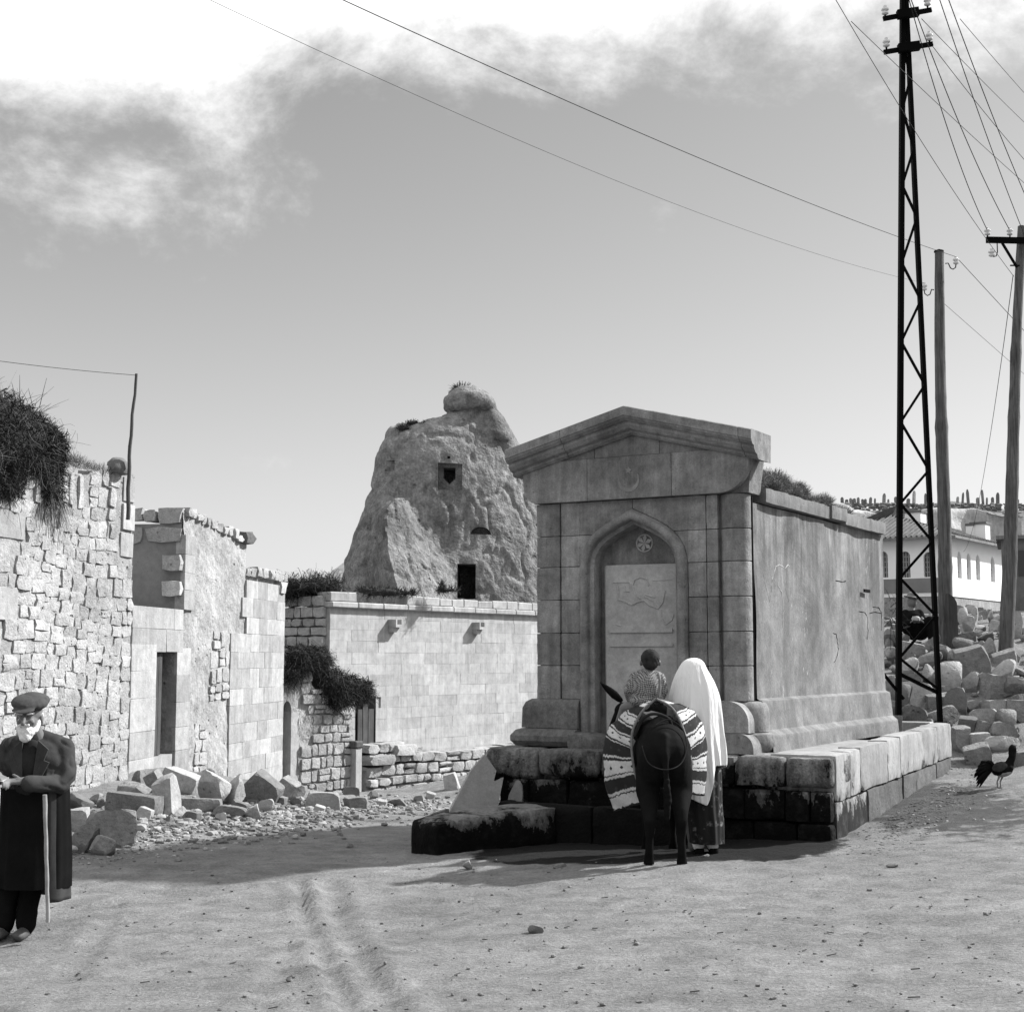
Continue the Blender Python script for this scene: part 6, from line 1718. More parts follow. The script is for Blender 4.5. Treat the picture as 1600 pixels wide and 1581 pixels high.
def interp(rows, n=4):
    out_ = []
    for i in range(len(rows) - 1):
        p0 = rows[max(i - 1, 0)]; p1 = rows[i]; p2 = rows[i + 1]; p3 = rows[min(i + 2, len(rows) - 1)]
        for k in range(n):
            t_ = k / n; out_.append(tuple(0.5 * (2 * b + (c - a) * t_ + (2 * a - 5 * b + 4 * c - d) * t_ * t_ + (-a + 3 * b - 3 * c + d) * t_ ** 3) for a, b, c, d in zip(p0, p1, p2, p3)))
    out_.append(rows[-1]); return out_

# --- the old man
mz = P(45, 1457, 9.95); mz.z = hz(mz.x, mz.y)
man = thing('person', 'bearded old man in flat cap and long dark coat with a paper in his hands', 'person', mz)
Bm = Blob()
hc = Vector((-.022, -.07, 1.455))
Bm.ell(hc + Vector((0, .015, .03)), (.082, .098, .095)); Bm.ell(hc + Vector((0, -.02, -.035)), (.066, .078, .085), (12, 0, 0))
Bm.cap(hc + Vector((0, -.098, .002)), .011, hc + Vector((-.003, -.122, -.040)), .017)      # nose
Bm.cap(hc + Vector((-.05, -.080, .022)), .012, hc + Vector((.05, -.080, .022)), .012)       # brow
for s in (-1, 1):
    Bm.ell(hc + Vector((s * .085, .01, -.012)), (.010, .022, .034)); Bm.ell(hc + Vector((s * .042, -.075, -.035)), (.022, .018, .018)); Bm.ell(hc + Vector((s * .031, -.086, .002)), (.013, .008, .008))
Bm.cap(hc + Vector((-.024, -.095, -.064)), .008, hc + Vector((.024, -.095, -.064)), .008)
Bm.chain((hc + Vector((0, .03, -.05)), .058), ((0, .02, 1.31), .058), ((0, .06, 1.22), .07))
Bm.chain(((0, .06, 1.20), .08), ((0, .04, 1.0), .12), ((0, .03, .85), .13))
for s, sx_ in ((1, .19), (-1, -.21)):
    Bm.chain(((sx_ * .5, .06, 1.23), .05), ((sx_, .05, 1.22), .045), ((sx_ + s * .035, .0, 1.04), .042)); 
    Bm.chain(((s * .09, .02, .85), .10), ((s * .085 - .05, .0, .46), .055), ((-.175 if s < 0 else -.025, .02, .12), .036), ((-.175 if s < 0 else -.025, .02, .06), .035))
Bm.chain(((.215, -.03, 1.01), .040), ((.02, -.245, 1.045), .03)); Bm.chain(((-.235, -.02, 1.05), .040), ((-.17, -.25, 1.08), .03))
hand(Bm, (.015, -.25, 1.045), (-1, -.12, -.03), (0, -.25, 1), 1.0, 1, .42)
hand(Bm, (-.175, -.26, 1.085), (.75, -.45, -.25), (.1, -.1, -1), 1.0, -1, .7)
Bm.build('body', 0.0062, SKIN, man, 2)
be = Blob(); be.ell(hc + Vector((0, -.055, -.095)), (.058, .055, .058), (15, 0, 0)).ell(hc + Vector((0, -.075, -.128)), (.040, .036, .040))
for s in (-1, 1): be.cap(hc + Vector((s * .07, .0, -.02)), .014, hc + Vector((s * .052, -.035, -.085)), .026)
be.cap(hc + Vector((-.03, -.108, -.052)), .010, hc + Vector((.03, -.108, -.052)), .010)
be.build('beard', 0.006, BEARD, man, 2, (0.007, 45, 3, 4))
eb = Blob(); [eb.cap(hc + Vector((s * .018, -.100, .020)), .006, hc + Vector((s * .05, -.088, .022)), .006) for s in (-1, 1)]; eb.build('eyebrows', .004, BEARD, man, 1)
cpz = hc + Vector((-.005, -.005, .095))
cp = Blob(); cp.ell(cpz + Vector((0, .01, 0)), (.128, .135, .052), (14, 4, 0)); cp.ell(cpz + Vector((0, .01, -.03)), (.092, .104, .05), (10, 0, 0)); cp.ell(cpz + Vector((.03, .05, .022)), (.10, .09, .045), (8, 10, 0)); cp.ell(cpz + Vector((-.0, -.11, -.045)), (.085, .06, .009), (26, 0, 0))
cp.build('flat_cap', 0.006, CAPM, man, 2, (0.006, 12, 3, 8))
hb_ = Blob(); hb_.ell(hc + Vector((0, .04, .0)), (.084, .085, .07)); hb_.build('hair', .008, BEARD, man, 1)
# coat: shoulders, sleeves with folds, long skirts
ct = Blob()
ct.chain(((-.20, .06, 1.245), .072), ((.0, .075, 1.285), .085), ((.195, .06, 1.242), .072))
ct.ell((0, .04, 1.12), (.235, .155, .20)); ct.ell((0, .03, .95), (.225, .15, .17))
ct.chain(((.20, .05, 1.235), .070), ((.235, .0, 1.07), .062), ((.205, -.06, 1.005), .062)); ct.chain(((.21, -.04, 1.01), .06), ((.075, -.21, 1.025), .056), ((.045, -.24, 1.03), .056))
ct.chain(((-.205, .05, 1.235), .072), ((-.25, .0, 1.06), .064), ((-.20, -.20, 1.06), .056))
cme = ct.mesh('coat', 0.011, CLOTH_DK, 4)
c = getco(cme); nrm = getno(cme)
fw_ = (1 - np.abs(np.sin(c[:, 2] * 34 + c[:, 0] * 40 - c[:, 1] * 25 + 2.5 * vnoise(c, 8, 3))) ** .6) * np.clip((np.abs(c[:, 0]) - .10) / .08, 0, 1)
setco(cme, c + nrm * (-0.014 * fw_ + 0.010 * fbm(c, 9, 3, 5))[:, None]); add('coat', cme, None, man)
sk = loft_rows(interp([(.98, .0, .04, .235, .165), (.8, .005, .04, .24, .17), (.55, .01, .04, .25, .18), (.33, .01, .04, .252, .19)], 5), 72, False, False, lambda t_, f: .035 * f * math.sin(t_ * 9 + 1) + .015 * math.sin(t_ * 17))
skm = sk.mesh('robe', CLOTH_BK, 180); add('robe', skm, None, man)
# outer skirt panels of the coat, open in front
def panel(t0_, t1_, zb, name):
    def fn(u, v):
        t_ = R(t0_ + (t1_ - t0_) * u); z = 1.0 + (zb - 1.0) * v; k = 1 + .05 * v * math.sin(t_ * 8)
        return (.0 + (.225 + .03 * v) * k * math.cos(t_), .04 + (.18 + .03 * v) * k * math.sin(t_), z)
    mb = MB(); mb.grid(fn, 40, 30); me = mb.mesh(name, CLOTH_DK, 180)
    me = apply_mods(me, [('SOLIDIFY', dict(thickness=.012))]); add(name, me, None, man)
panel(-52, 200, .245, 'coat_skirt')
# lapels, vest
ve = Blob(); ve.ell((-.01, -.055, 1.14), (.10, .075, .17)); ve.ell((-.01, -.06, 1.0), (.11, .08, .1)); ve.build('vest', .012, CLOTH_MID, man, 2)
for s in (-1, 1):
    q = [(s * .055, -.105, 1.30), (s * .125, -.10, 1.24), (s * .105, -.125, 1.17), (s * .14, -.12, 1.155), (s * .065, -.145, 1.0), (s * .035, -.14, 1.05)]
    mb = MB(); mb.poly([Vector(p_) + Vector((0, -.0, 0)) for p_ in q] + [Vector(p_) + Vector((0, .02, 0)) for p_ in q], [(0, 1, 2, 4, 5), (2, 3, 4), tuple(range(6, 12))[::-1]] + [(i, (i + 1) % 6, (i + 1) % 6 + 6, i + 6) for i in range(6)])
    mb.build('lapel', CLOTH_DK, man)
for s, cx_ in ((-1, -.175), (1, -.025)):
    tr_ = Blob(); tr_.chain(((s * .09 - .02, .03, .62), .085), ((cx_ + .02, .02, .34), .078), ((cx_, .02, .12), .070), ((cx_ - .002, .01, .09), .072)); tr_.build('trouser_leg', .012, CLOTH_BK, man, 3, (0.010, 14, 3, 3 + s))
    sh = Blob(); sh.cap((cx_, .03, .045), .042, (cx_ - .005, -.09, .035), .040).ell((cx_ - .005, -.11, .036), (.045, .06, .036)); me = sh.mesh('shoe', .009, LEATHER, 2); c = getco(me); c[:, 2] = np.maximum(c[:, 2], 0.0); setco(me, c); add('shoe', me, None, man)
# right palm holds the paper; cane on the forearm
pp = MB().poly([(-.27, -.33, 1.085), (-.085, -.36, 1.052), (-.08, -.26, 1.07), (-.25, -.24, 1.098), (-.18, -.31, 1.062)], [(0, 1, 4), (1, 2, 4), (2, 3, 4), (3, 0, 4)])
me = apply_mods(pp.mesh('folded_paper'), [('SOLIDIFY', dict(thickness=.003))]); o = add('folded_paper', me, PAPER, None, loc=mz); tag(o, 'pale folded paper held in the hands of the old man', 'paper')
cn = MB(); q0 = Vector((.145, -.22, .955)); q1 = Vector((.175, -.16, .13))
pts = [q0.lerp(q1, i / 12) + Vector((.0015 * math.sin(i * 1.9), 0, 0)) for i in range(13)]
cn.tube(pts, [.0145, .015] + [.0125 + .0012 * (i % 3 == 0) for i in range(11)], 10)
hkp = [q0 + Vector((0, .0, 0)), q0 + Vector((-.0, .02, .10)), q0 + Vector((0, .07, .15)), q0 + Vector((0, .13, .12))]
o = cn.build('walking_stick', plain('cane_wood', .34, .6, .25, 10), None, 60, loc=mz); tag(o, 'pale walking stick hanging from the forearm of the old man', 'walking stick')

man.scale = (.955, 1, 1)
# --- the donkey
dz0 = P(1040, 1345, 11.75); dz0.z = hz(dz0.x, dz0.y)
dk = thing('donkey', 'dark donkey seen from behind with a striped woven saddlebag, standing before the fountain', 'donkey', dz0, R(-3))
D = Blob()
D.ell((0, .60, .80), (.245, .50, .25)); D.ell((0, .16, .865), (.225, .26, .235)); D.ell((0, .95, .80), (.18, .22, .24))
for s in (-1, 1):
    D.ell((s * .10, .10, .80), (.115, .19, .22))
    D.chain(((s * .115, .12, .72), .115), ((s * .13, .10, .56), .098), ((s * .122, -.03, .42), .062), ((s * .122, -.06, .35), .052), ((s * .125, -.02, .20), .032), ((s * .128, .0, .10), .034), ((s * .13, .02, .055), .038))
    D.cap((s * .13, .02, .055), .038, (s * .13, .035, .0), .046)
    D.chain(((s * .11, .95, .66), .08), ((s * .115, .96, .42), .048), ((s * .115, .97, .36), .046), ((s * .115, .97, .14), .026), ((s * .115, .98, .05), .036)); D.cap((s * .115, .98, .05), .036, (s * .115, 1.0, .0), .044)
_w = P(975, 1112, 12.95) - dz0; _h = Vector((_w.x * math.cos(R(3)) - _w.y * math.sin(R(3)), _w.x * math.sin(R(3)) + _w.y * math.cos(R(3)), _w.z))
D.chain(((0, .98, .90), .15), (tuple(Vector((0, .98, .9)).lerp(_h, .55)), .115), (tuple(_h), .088))
D.ell(_h, (.080, .10, .085)); D.chain((tuple(_h), .08), (tuple(_h + Vector((-.09, .15, -.17))), .055), (tuple(_h + Vector((-.12, .20, -.24))), .046))
D.chain(((0, -.04, 1.0), .035), ((0, -.10, .86), .030), ((0.01, -.12, .62), .022))
me = D.mesh('body', .012, DONK, 3); c = getco(me); c[:, 2] = np.maximum(c[:, 2], 0); setco(me, c); add('body', me, None, dk)
def ear(base, tip, w, name='ear'):
    base = Vector(base); tip = Vector(tip); d = tip - base; side = d.cross(Vector((0, 1, 0))).normalized(); fr = d.cross(side).normalized()
    prof = [(0, .45), (.12, .75), (.35, 1.0), (.6, .85), (.85, .45), (1, .05)]; mb = MB(); vs = []; n = 10
    for f, ww in prof:
        for k in range(n):
            a_ = 2 * math.pi * k / n; vs.append(base + d * f + side * math.cos(a_) * w * ww + fr * math.sin(a_) * w * ww * .4)
    fs = [(i * n + k, i * n + (k + 1) % n, (i + 1) * n + (k + 1) % n, (i + 1) * n + k) for i in range(len(prof) - 1) for k in range(n)] + [tuple(range(n)), tuple((len(prof) - 1) * n + k for k in range(n))[::-1]]
    mb.poly(vs, fs).build(name, DONK, dk, 60)
def dl(px, py, Y):
    w_ = P(px, py, Y) - dz0; a_ = R(3); return Vector((w_.x * math.cos(a_) - w_.y * math.sin(a_), w_.x * math.sin(a_) + w_.y * math.cos(a_), w_.z))
ear(dl(972, 1096, 12.95), dl(938, 1066, 12.9), .036); ear(dl(992, 1090, 13.0), dl(1004, 1060, 13.0), .035)
tl = Blob(); tl.chain(((0.01, -.12, .66), .024), ((.012, -.125, .5), .034), ((.01, -.12, .36), .018)); tl.build('tail_tuft', .009, DONK, dk, 2, (.01, 30, 2, 3))
sh_ = Blob(); sh_.cap((-.10, .005, .46), .040, (-.105, -.015, .25), .024); sh_.build('pale_leg_hair', .01, DONKL, dk, 2)
# striped woven saddlebags
m = new_mat('striped_kilim'); t = NT(m)
uv = t.n('ShaderNodeUVMap'); uv.uv_map = 'UVMap'; sp2 = t.n('ShaderNodeSeparateXYZ'); t.l(uv.outputs[0], sp2.inputs[0])
wob = t.m('MULTIPLY', t.m('SUBTRACT', t.noise(uv.outputs[0], 14, 3), .5), .035)
vv = t.m('ADD', sp2.outputs[1], wob)
cr = t.n('ShaderNodeValToRGB'); cr.color_ramp.interpolation = 'CONSTANT'
bands = [(0, .02), (.055, .42), (.085, .02), (.10, .42), (.15, .015), (.255, .45), (.27, .02), (.285, .42), (.355, .02), (.37, .42), (.385, .015), (.475, .40), (.49, .03), (.505, .44), (.575, .02), (.59, .4), (.60, .015), (.69, .42), (.70, .02), (.715, .45), (.79, .02), (.80, .40), (.815, .015), (.88, .42), (.895, .02), (.905, .42), (.98, .02)]
el = cr.color_ramp.elements
while len(el) > 1: el.remove(el[0])
el[0].position = 0; el[0].color = (.02, .02, .02, 1)
for p_, v_ in bands[1:]: e_ = el.new(p_); e_.color = (v_, v_, v_, 1)
t.l(vv, cr.inputs[0])
g2 = t.n('ShaderNodeRGBToBW'); t.l(cr.outputs[0], g2.inputs[0])
# little dark lozenges inside the pale bands
zz = t.m('PINGPONG', t.m('MULTIPLY', sp2.outputs[0], 3.0), .5); fr = t.m('PINGPONG', t.m('ADD', t.m('MULTIPLY', sp2.outputs[1], 9.1), .1), .5)
loz = t.m('LESS_THAN', t.m('ADD', zz, t.m('MULTIPLY', fr, 1.6)), .17)
val = t.mix(loz, g2.outputs[0], .03); val = t.m('MULTIPLY', val, t.rng(t.noise(uv.outputs[0], 60, 3), .3, .7, .75, 1.2))
wv = t.n('ShaderNodeTexWave'); wv.bands_direction = 'Y'; wv.inputs['Scale'].default_value = 55; t.l(uv.outputs[0], wv.inputs[0])
t.finish(val, .95, wv.outputs['Fac'], .4, .004); KILIM = m
def drape(name, rear, front, Yr, Yf, bulge):
    n = 40; mu = 24
    def curve(pts, Ys):
        out_ = []
        pr = [dl(px, py, y_) for (px, py), y_ in zip(pts, Ys)]
        rows = interp([tuple(p_) for p_ in pr], 8); return [Vector(p_) for p_ in rows]
    A_ = curve(rear, Yr); B_ = curve(front, Yf); nr = len(A_); vs = []; uvs = []
    for j in range(nr):
        for i in range(mu):
            u = i / (mu - 1); p_ = A_[j].lerp(B_[j], u); d_ = (B_[j] - A_[j]); nrm_ = Vector((d_.y, -d_.x, 0)); nrm_ = nrm_.normalized() if nrm_.length > 1e-5 else Vector((0, -1, 0))
            if nrm_.y > 0: nrm_ = -nrm_
            w_ = bulge * math.sin(math.pi * u) * math.sin(math.pi * min(1, j / nr * 1.05)) + .006 * math.sin(j * .9 + u * 9)
            vs.append(p_ + nrm_ * w_); uvs.append((u, j / (nr - 1)))
    fs = [(j * mu + i, j * mu + i + 1, (j + 1) * mu + i + 1, (j + 1) * mu + i) for j in range(nr - 1) for i in range(mu - 1)]
    me = bpy.data.meshes.new(name); me.from_pydata([tuple(v) for v in vs], [], fs); ul = me.uv_layers.new(name='UVMap')
    for poly in me.polygons:
        for li in poly.loop_indices: ul.data[li].uv = uvs[me.loops[li].vertex_index]
    me.materials.append(KILIM); me.shade_smooth()
    me = apply_mods(me, [('SOLIDIFY', dict(thickness=.025, offset=0))]); me.name = name
    o = add(name, me, None, dk)
    MB().tube([p_ + Vector((0, -.012, 0)) for p_ in A_], .011, 7).build('edge_cord', ROPE, o, 60)
    return o
drape('saddlebag', [(1024, 1092), (1003, 1112), (989, 1140), (987, 1168), (992, 1205), (1006, 1254)], [(1018, 1098), (990, 1105), (966, 1125), (948, 1150), (946, 1215), (961, 1268)], [12.0, 12.0, 11.98, 11.96, 11.95, 11.95], [12.4, 12.4, 12.4, 12.35, 12.3, 12.25], .03)
drape('saddlebag', [(1026, 1092), (1050, 1106), (1066, 1135), (1076, 1172), (1080, 1200), (1072, 1240)], [(1028, 1096), (1066, 1103), (1088, 1118), (1101, 1150), (1102, 1200), (1099, 1243)], [12.0, 12.0, 11.98, 11.92, 11.9, 11.9], [12.3, 12.3, 12.2, 12.1, 12.05, 12.05], .02)
# pack pad and straps
pd = Blob(); pd.ell((0, .42, 1.00), (.20, .28, .13)); pd.ell((0, .30, 1.05), (.12, .12, .11)); pd.build('pack_pad', .014, plain('dark_fleece', .03, .95, .5, 12, .8, .01), dk, 2, (.015, 16, 3, 2))
ROPED = plain('grey_strap', .03, .9, .3, 30)
def strap(pts, r_, name='strap', mat=ROPED):
    rows = interp([tuple(p_) for p_ in pts], 6); MB().tube(rows, r_, 7).build(name, mat, dk, 60)
strap([dl(991, 1150, 11.9), dl(1003, 1124, 11.86), dl(1022, 1115, 11.84), dl(1044, 1122, 11.86), dl(1050, 1138, 11.95)], .013, 'crupper_pad')
strap([dl(1003, 1165, 11.70), dl(1012, 1190, 11.62), dl(1030, 1201, 11.57), dl(1050, 1201, 11.57), dl(1066, 1190, 11.64), dl(1073, 1165, 11.72), dl(1066, 1138, 11.78), dl(1045, 1124, 11.80), dl(1025, 1132, 11.76)], .0045, 'breeching_strap')

# --- the child on the donkey
czz = P(1012, 1100, 12.30)
kid = thing('person', 'small child with cropped hair in a knitted pullover sitting on the donkey', 'person', czz)
def kl(px, py, Y=12.30): return P(px, py, Y) - czz
K = Blob(); kh = kl(1016, 1032)
K.ell(kh + Vector((0, .0, .01)), (.076, .088, .082)); K.ell(kh + Vector((0, .03, -.035)), (.056, .06, .05)); K.cap(kh + Vector((0, .09, -.02)), .01, kh + Vector((0, .098, -.03)), .012)
for s in (-1, 1): K.ell(kh + Vector((s * .078, .008, -.02)), (.011, .018, .026), (0, 0, s * 20))
K.chain((kh + Vector((0, 0, -.05)), .04), (kl(1012, 1052), .042), (kl(1010, 1062), .07)); K.chain((kl(1010, 1062), .08), (kl(1010, 1095), .09))
K.chain((kl(995, 1060), .035), (kl(985, 1078), .032), (kl(990, 1092, 12.5), .025)); K.chain((kl(1030, 1060), .035), (kl(1034, 1078), .032), (kl(1024, 1092, 12.5), .025))
hand(K, kl(990, 1092, 12.5), (0, 1, -.2), (0, 0, -1), .55, 1, .9); hand(K, kl(1024, 1092, 12.5), (0, 1, -.2), (0, 0, -1), .55, -1, .9)
for s in (-1, 1): K.chain((Vector((s * .06, 0, 0)), .06), (Vector((s * .17, .2, -.04)), .05), (Vector((s * .24, .24, -.22)), .035), (Vector((s * .24, .30, -.26)), .03))
K.build('body', .0065, SKIN2, kid, 2)
hr = Blob(); hr.ell(kh + Vector((0, -.004, .018)), (.080, .091, .080)); hr.ell(kh + Vector((0, -.03, -.02)), (.066, .062, .06)); me = hr.mesh('hair', .005, HAIR, 1, (.004, 60, 3, 5)); add('hair', me, None, kid)
m = new_mat('knitted_wool'); t = NT(m); p = t.pos(True)
cmap = t.n('ShaderNodeMapping'); cmap.inputs['Rotation'].default_value = (0, R(38), 0); t.l(p, cmap.inputs[0])
chk = t.n('ShaderNodeTexChecker'); chk.inputs['Scale'].default_value = 95; t.l(cmap.outputs[0], chk.inputs[0])
nn_ = t.noise(p, 60, 3); t.finish(t.m('MULTIPLY', t.mix(chk.outputs['Fac'], .26, .05), t.rng(nn_, .3, .7, .8, 1.2)), .95, chk.outputs['Fac'], .6, .006); KNIT = m
sw = Blob(); sw.ell(kl(1011, 1076), (.135, .112, .150)); sw.ell(kl(1012, 1058), (.085, .085, .05)); sw.chain((kl(992, 1058), .050), (kl(1011, 1053), .052), (kl(1030, 1059), .050)); sw.chain((kl(992, 1060), .052), (kl(983, 1078), .048), (kl(985, 1090, 12.42), .04)); sw.chain((kl(1031, 1061), .050), (kl(1036, 1080), .045), (kl(1030, 1092, 12.42), .038)); sw.ell(kl(1010, 1094), (.15, .11, .07))
sw.build('pullover', .008, KNIT, kid, 3, (.005, 14, 3, 6))
strp = [kl(1029, 1052, 12.22), kl(1031, 1062, 12.18), kl(1030, 1080, 12.175), kl(1027, 1094, 12.2)]
MB().tube(interp([tuple(q) for q in strp], 5), .012, 8).build('shoulder_strap', ROPE, kid, 60)

# --- the veiled woman
wz = P(1090, 1326, 12.42); wz.z = hz(wz.x, wz.y)
wo = thing('person', 'woman seen from behind, wrapped in a long white veil over dark patterned skirt', 'person', wz)
def wl2(px, py, Y=12.42): return P(px, py, Y) - wz
rows = []
for py, xl, xr, ry_ in [(1028, 1080, 1088, .03), (1030, 1073, 1094, .07), (1035, 1066, 1100, .10), (1045, 1060, 1105, .12), (1058, 1054, 1113, .14), (1070, 1050, 1119, .155), (1090, 1045, 1126, .17), (1115, 1042, 1129, .18), (1150, 1044, 1132, .19), (1175, 1047, 1134, .195), (1200, 1050, 1136, .20), (1230, 1055, 1137, .20)]:
    a_, b_ = wl2(xl, py), wl2(xr, py); rows.append((a_.z, (a_.x + b_.x) / 2, 0.0, (b_.x - a_.x) / 2, ry_))
rows = interp(rows, 5)
rv = random.Random(4)
def vf(t_, f): 
    rdg = lambda x: 1 - 2 * abs(math.sin(x)) ** .7
    a_ = 0.055 * f ** .8 * rdg(t_ * 4.5 + 1.2 + 1.2 * f) + .040 * f * rdg(t_ * 7.5 + 2.0 - f * 2) + .018 * math.sin(t_ * 5 - 3 * f) * min(1, f * 3) + .022 * f * math.sin(t_ * 19 + 5 * f)
    return a_
vm = loft_rows(rows, 160, True, False, vf)
# hem: higher at the right, a long point left of it
me = vm.mesh('veil', VEIL, 180); c = getco(me)
ang = np.arctan2(c[:, 1], c[:, 0] - .02); zmin = rows[-1][0]; ztop = rows[0][0]
def hemz(a_):   # target hem height by angle (camera side is -90 deg)
    d_ = np.degrees(a_); tipz = (P(1, 1258, 12.3).z - wz.z); hi = (P(1, 1196, 12.3).z - wz.z); lowr = (P(1, 1212, 12.3).z - wz.z)
    return np.interp(d_, [-180, -120, -78, -72, -62, -50, -10, 60, 180], [tipz - .0, tipz + .06, tipz, tipz + .04, lowr, hi + .0, hi - .0, lowr, tipz])
hzv = hemz(ang); f_ = (c[:, 2] - zmin) / (ztop - zmin); k = f_ < .42
g_ = f_ / .42; z42 = zmin + .42 * (ztop - zmin)
c[k, 2] = (hzv + (z42 - hzv) * g_)[k]; setco(me, c)
me = apply_mods(me, [('SOLIDIFY', dict(thickness=.006)), ('SUBSURF', dict(levels=1, render_levels=1))]); me.name = 'veil'; add('veil', me, None, wo)
m = new_mat('flowered_skirt'); t = NT(m); p = t.pos(True); vo = t.n('ShaderNodeTexVoronoi'); vo.inputs['Scale'].default_value = 16; vo.inputs['Randomness'].default_value = 1; t.l(p, vo.inputs['Vector'])
fb_ = t.m('MULTIPLY', t.rng(vo.outputs['Distance'], .2, .5, 1, 0, True), t.rng(t.noise(p, 30, 5, .7), .45, .62, 0, 1, True)); t.finish(t.mix(fb_, .012, .16), .95, t.noise(p, 60, 3), .3, .004)
srows = []
for py, xl, xr, ry_ in [(1165, 1066, 1124, .13), (1210, 1068, 1127, .15), (1255, 1070, 1128, .16), (1290, 1074, 1131, .165), (1316, 1078, 1131, .165)]:
    a_, b_ = wl2(xl, py), wl2(xr, py); srows.append((a_.z, (a_.x + b_.x) / 2, 0, (b_.x - a_.x) / 2, ry_))
add('skirt', loft_rows(interp(srows, 5), 96, True, False, lambda t_, f: .06 * f * math.sin(t_ * 9) + .03 * math.sin(t_ * 15 + f * 2)).mesh('skirt', m, 180), None, wo)
Wb = Blob(); Wb.ell((0, .02, 1.50), (.075, .09, .10)); Wb.cap((0, .11, 1.50), .01, (0, .118, 1.485), .014); Wb.chain(((0, .0, 1.44), .05), ((0, 0, 1.33), .06), ((0, 0, 1.2), .12), ((0, 0, .95), .12), ((0, 0, .85), .14))
for s in (-1, 1):
    Wb.chain(((s * .1, 0, 1.3), .055), ((s * .15, .03, 1.1), .042), ((s * .08, .15, 1.1), .03)); Wb.chain(((s * .08, 0, .8), .10), ((s * .08, .0, .45), .06), ((s * .085 + .05, -.02 if s > 0 else .04, .10), .042), ((s * .085 + .05, 0.0 if s > 0 else .04, .05), .04))
    hand(Wb, (s * .08, .15, 1.1), (-s * .6, .5, .2), (0, 0, 1), .9, s, .8)
Wb.build('body', .008, SKIN, wo, 2)
for s, q in ((1, wl2(1117, 1322, 12.35)), (-1, wl2(1093, 1326, 12.42))):
    so = Blob(); so.chain(((q.x - .02, .0, .105), .050), ((q.x - .01, -.02, .07), .050), ((q.x, .10, .045), .036)); so.build('sock', .01, VEIL, wo, 2)
    so = Blob(); so.cap((q.x - .005, -.04, .028), .042, (q.x, .12, .028), .036); me = so.mesh('shoe', .01, CLOTH_BK, 2); c = getco(me); c[:, 2] = np.clip(c[:, 2], 0, .05); setco(me, c); add('shoe', me, None, wo)

# --- person sitting among the stones behind the tower
sz = on_ground(1440, 1004); sz = Vector((sz.x, sz.y, sz.z))
sg = F / sz.y
se = thing('person', 'person in dark clothes and brimmed hat sitting on stones behind the steel tower', 'person', sz)
def sl2(px, py, dy=0): return P(px, py, sz.y + dy) - sz
Sb = Blob(); hd_ = sl2(1425, 941)
Sb.ell(hd_, (.075, .09, .095)); Sb.chain((hd_ + Vector((0, 0, -.08)), .045), (sl2(1424, 955), .07), (sl2(1426, 985), .13)); Sb.chain((sl2(1418, 958), .05), (sl2(1414, 978, -.1), .045), (sl2(1430, 970, -.3), .03)); Sb.chain((sl2(1435, 958), .05), (sl2(1444, 975, -.15), .045), (sl2(1434, 970, -.32), .03))
for dx in (0, 10): Sb.chain((sl2(1428 + dx, 992), .09), (sl2(1452 + dx, 972, -.25), .065), (sl2(1455 + dx, 1000, -.3), .045), (sl2(1460 + dx, 1004, -.4), .04))
hand(Sb, sl2(1430, 970, -.3), (1, -.2, 0), (0, -.3, -1), .9, 1, .6); hand(Sb, sl2(1434, 970, -.32), (-1, -.2, 0), (0, -.3, -1), .9, 1, .6)
Sb.build('body', .012, SKIN, se, 2)
Sc = Blob(); Sc.ell(sl2(1426, 975), (.19, .16, .24)); Sc.chain((sl2(1415, 958), .07), (sl2(1411, 976, -.08), .06), (sl2(1426, 972, -.26), .045)); Sc.chain((sl2(1436, 958), .07), (sl2(1446, 976, -.12), .06), (sl2(1436, 972, -.28), .045)); Sc.build('jacket', .016, CLOTH_BK, se, 3, (.015, 8, 3, 3))
St = Blob()
for dx in (0, 11): St.chain((sl2(1428 + dx, 990), .11), (sl2(1453 + dx, 970, -.25), .08), (sl2(1456 + dx, 998, -.3), .06))
St.build('trousers', .016, CLOTH_BK, se, 3)
ht = Blob(); ht.ell(hd_ + Vector((0, 0, .075)), (.14, .14, .014), (0, 12, 0)); ht.ell(hd_ + Vector((.01, 0, .11)), (.085, .09, .06)); ht.build('hat', .012, plain('felt_hat', .18, .9), se, 1)
o = worn_block(5, .3, .08).build('cloth_bundle', PAPER, None, 60, loc=sz + sl2(1431, 966, -.42)); o.scale = (.13, .09, .075); tag(o, 'small white bundle in the hands of the seated person', 'bundle')
for i, (px, py, s) in enumerate(((1436, 1002, .5), (1420, 1000, .45))):
    pass

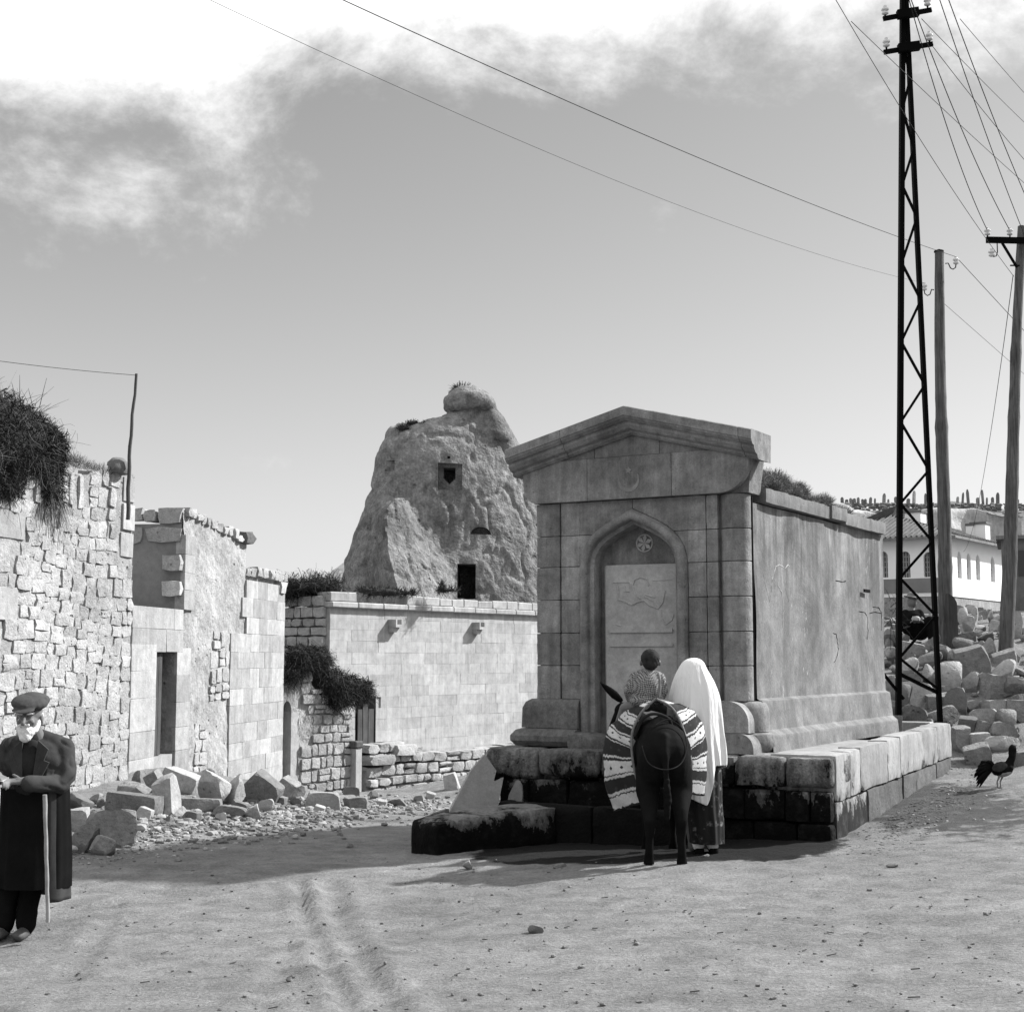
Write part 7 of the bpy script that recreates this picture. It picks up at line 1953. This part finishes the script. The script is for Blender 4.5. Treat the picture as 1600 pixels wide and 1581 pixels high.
# --- the cockerel
rg = on_ground(1560, 1231)
ck = thing('cockerel', 'black cockerel with a pale breast standing at the foot of the rubble bank', 'bird', rg)
def cl2(px, py, dy=0): return P(px, py, rg.y + dy) - rg
C_ = Blob(); C_.ell(cl2(1565, 1201), (.115, .075, .075), (0, -8, 0)); C_.ell(cl2(1573, 1200), (.07, .065, .07)); C_.chain((cl2(1576, 1196), .05), (cl2(1581, 1184), .038), (cl2(1582, 1174), .040)); C_.ell(cl2(1582, 1171), (.042, .04, .055))
C_.build('body', .008, CLOTH_BK, ck, 2, (.006, 30, 2, 2))
br = Blob(); br.ell(cl2(1569, 1207), (.085, .066, .042), (0, -14, 0)).ell(cl2(1577, 1201), (.035, .055, .05)); br.build('breast_feathers', .008, plain('pale_feathers', .26, .9, .3, 20, .5), ck, 2)
mb = MB(); rt_ = random.Random(3)
for k in range(22):
    a_ = R(100 + k * 5.5); b0 = cl2(1553, 1199); l = rt_.uniform(.14, .20); d_ = Vector((math.cos(a_), rt_.uniform(-.25, .25), math.sin(a_)))
    pts = [b0 + d_ * l * f + Vector((-.02 * f, 0, -.10 * f * f)) for f in (0, .3, .6, .85, 1)]; mb.tube(pts, [.012, .02, .02, .014, .004], 5)
mb.build('tail', CLOTH_BK, ck, 60)
wg = Blob(); wg.ell(cl2(1562, 1198, -.07), (.085, .014, .05), (0, -15, 0)); wg.build('wing', .007, plain('brown_feathers', .05, .8, .4, 20, .5), ck, 2)
cb2 = MB(); q = cl2(1583, 1166)
for k in range(5): cb2.tube([q + Vector((-.03 + .014 * k, 0, -.01)), q + Vector((-.034 + .016 * k, 0, .022 - abs(k - 2) * .004))], [.008, .003], 6)
cb2.build('comb', plain('comb', .12, .6), ck, 60)
MB().tube([cl2(1587, 1172), cl2(1591, 1173.5)], [.010, .001], 6).build('beak', plain('beak', .3, .5), ck, 60)
for dy_, px in ((-.03, 1559), (.04, 1564)):
    lg = MB().tube([cl2(px + 3, 1212, dy_), cl2(px - 1, 1221, dy_), cl2(px, 1230.5, dy_)], [.012, .007, .007], 6)
    for a_ in (-.6, 0, .6, 3.14): b0 = cl2(px, 1230, dy_); lg.tube([b0, b0 + Vector((math.cos(a_) * .045, math.sin(a_) * .045, -.004))], [.006, .003], 5)
    lg.build('leg', plain('leg_scale', .22, .7), ck, 60)
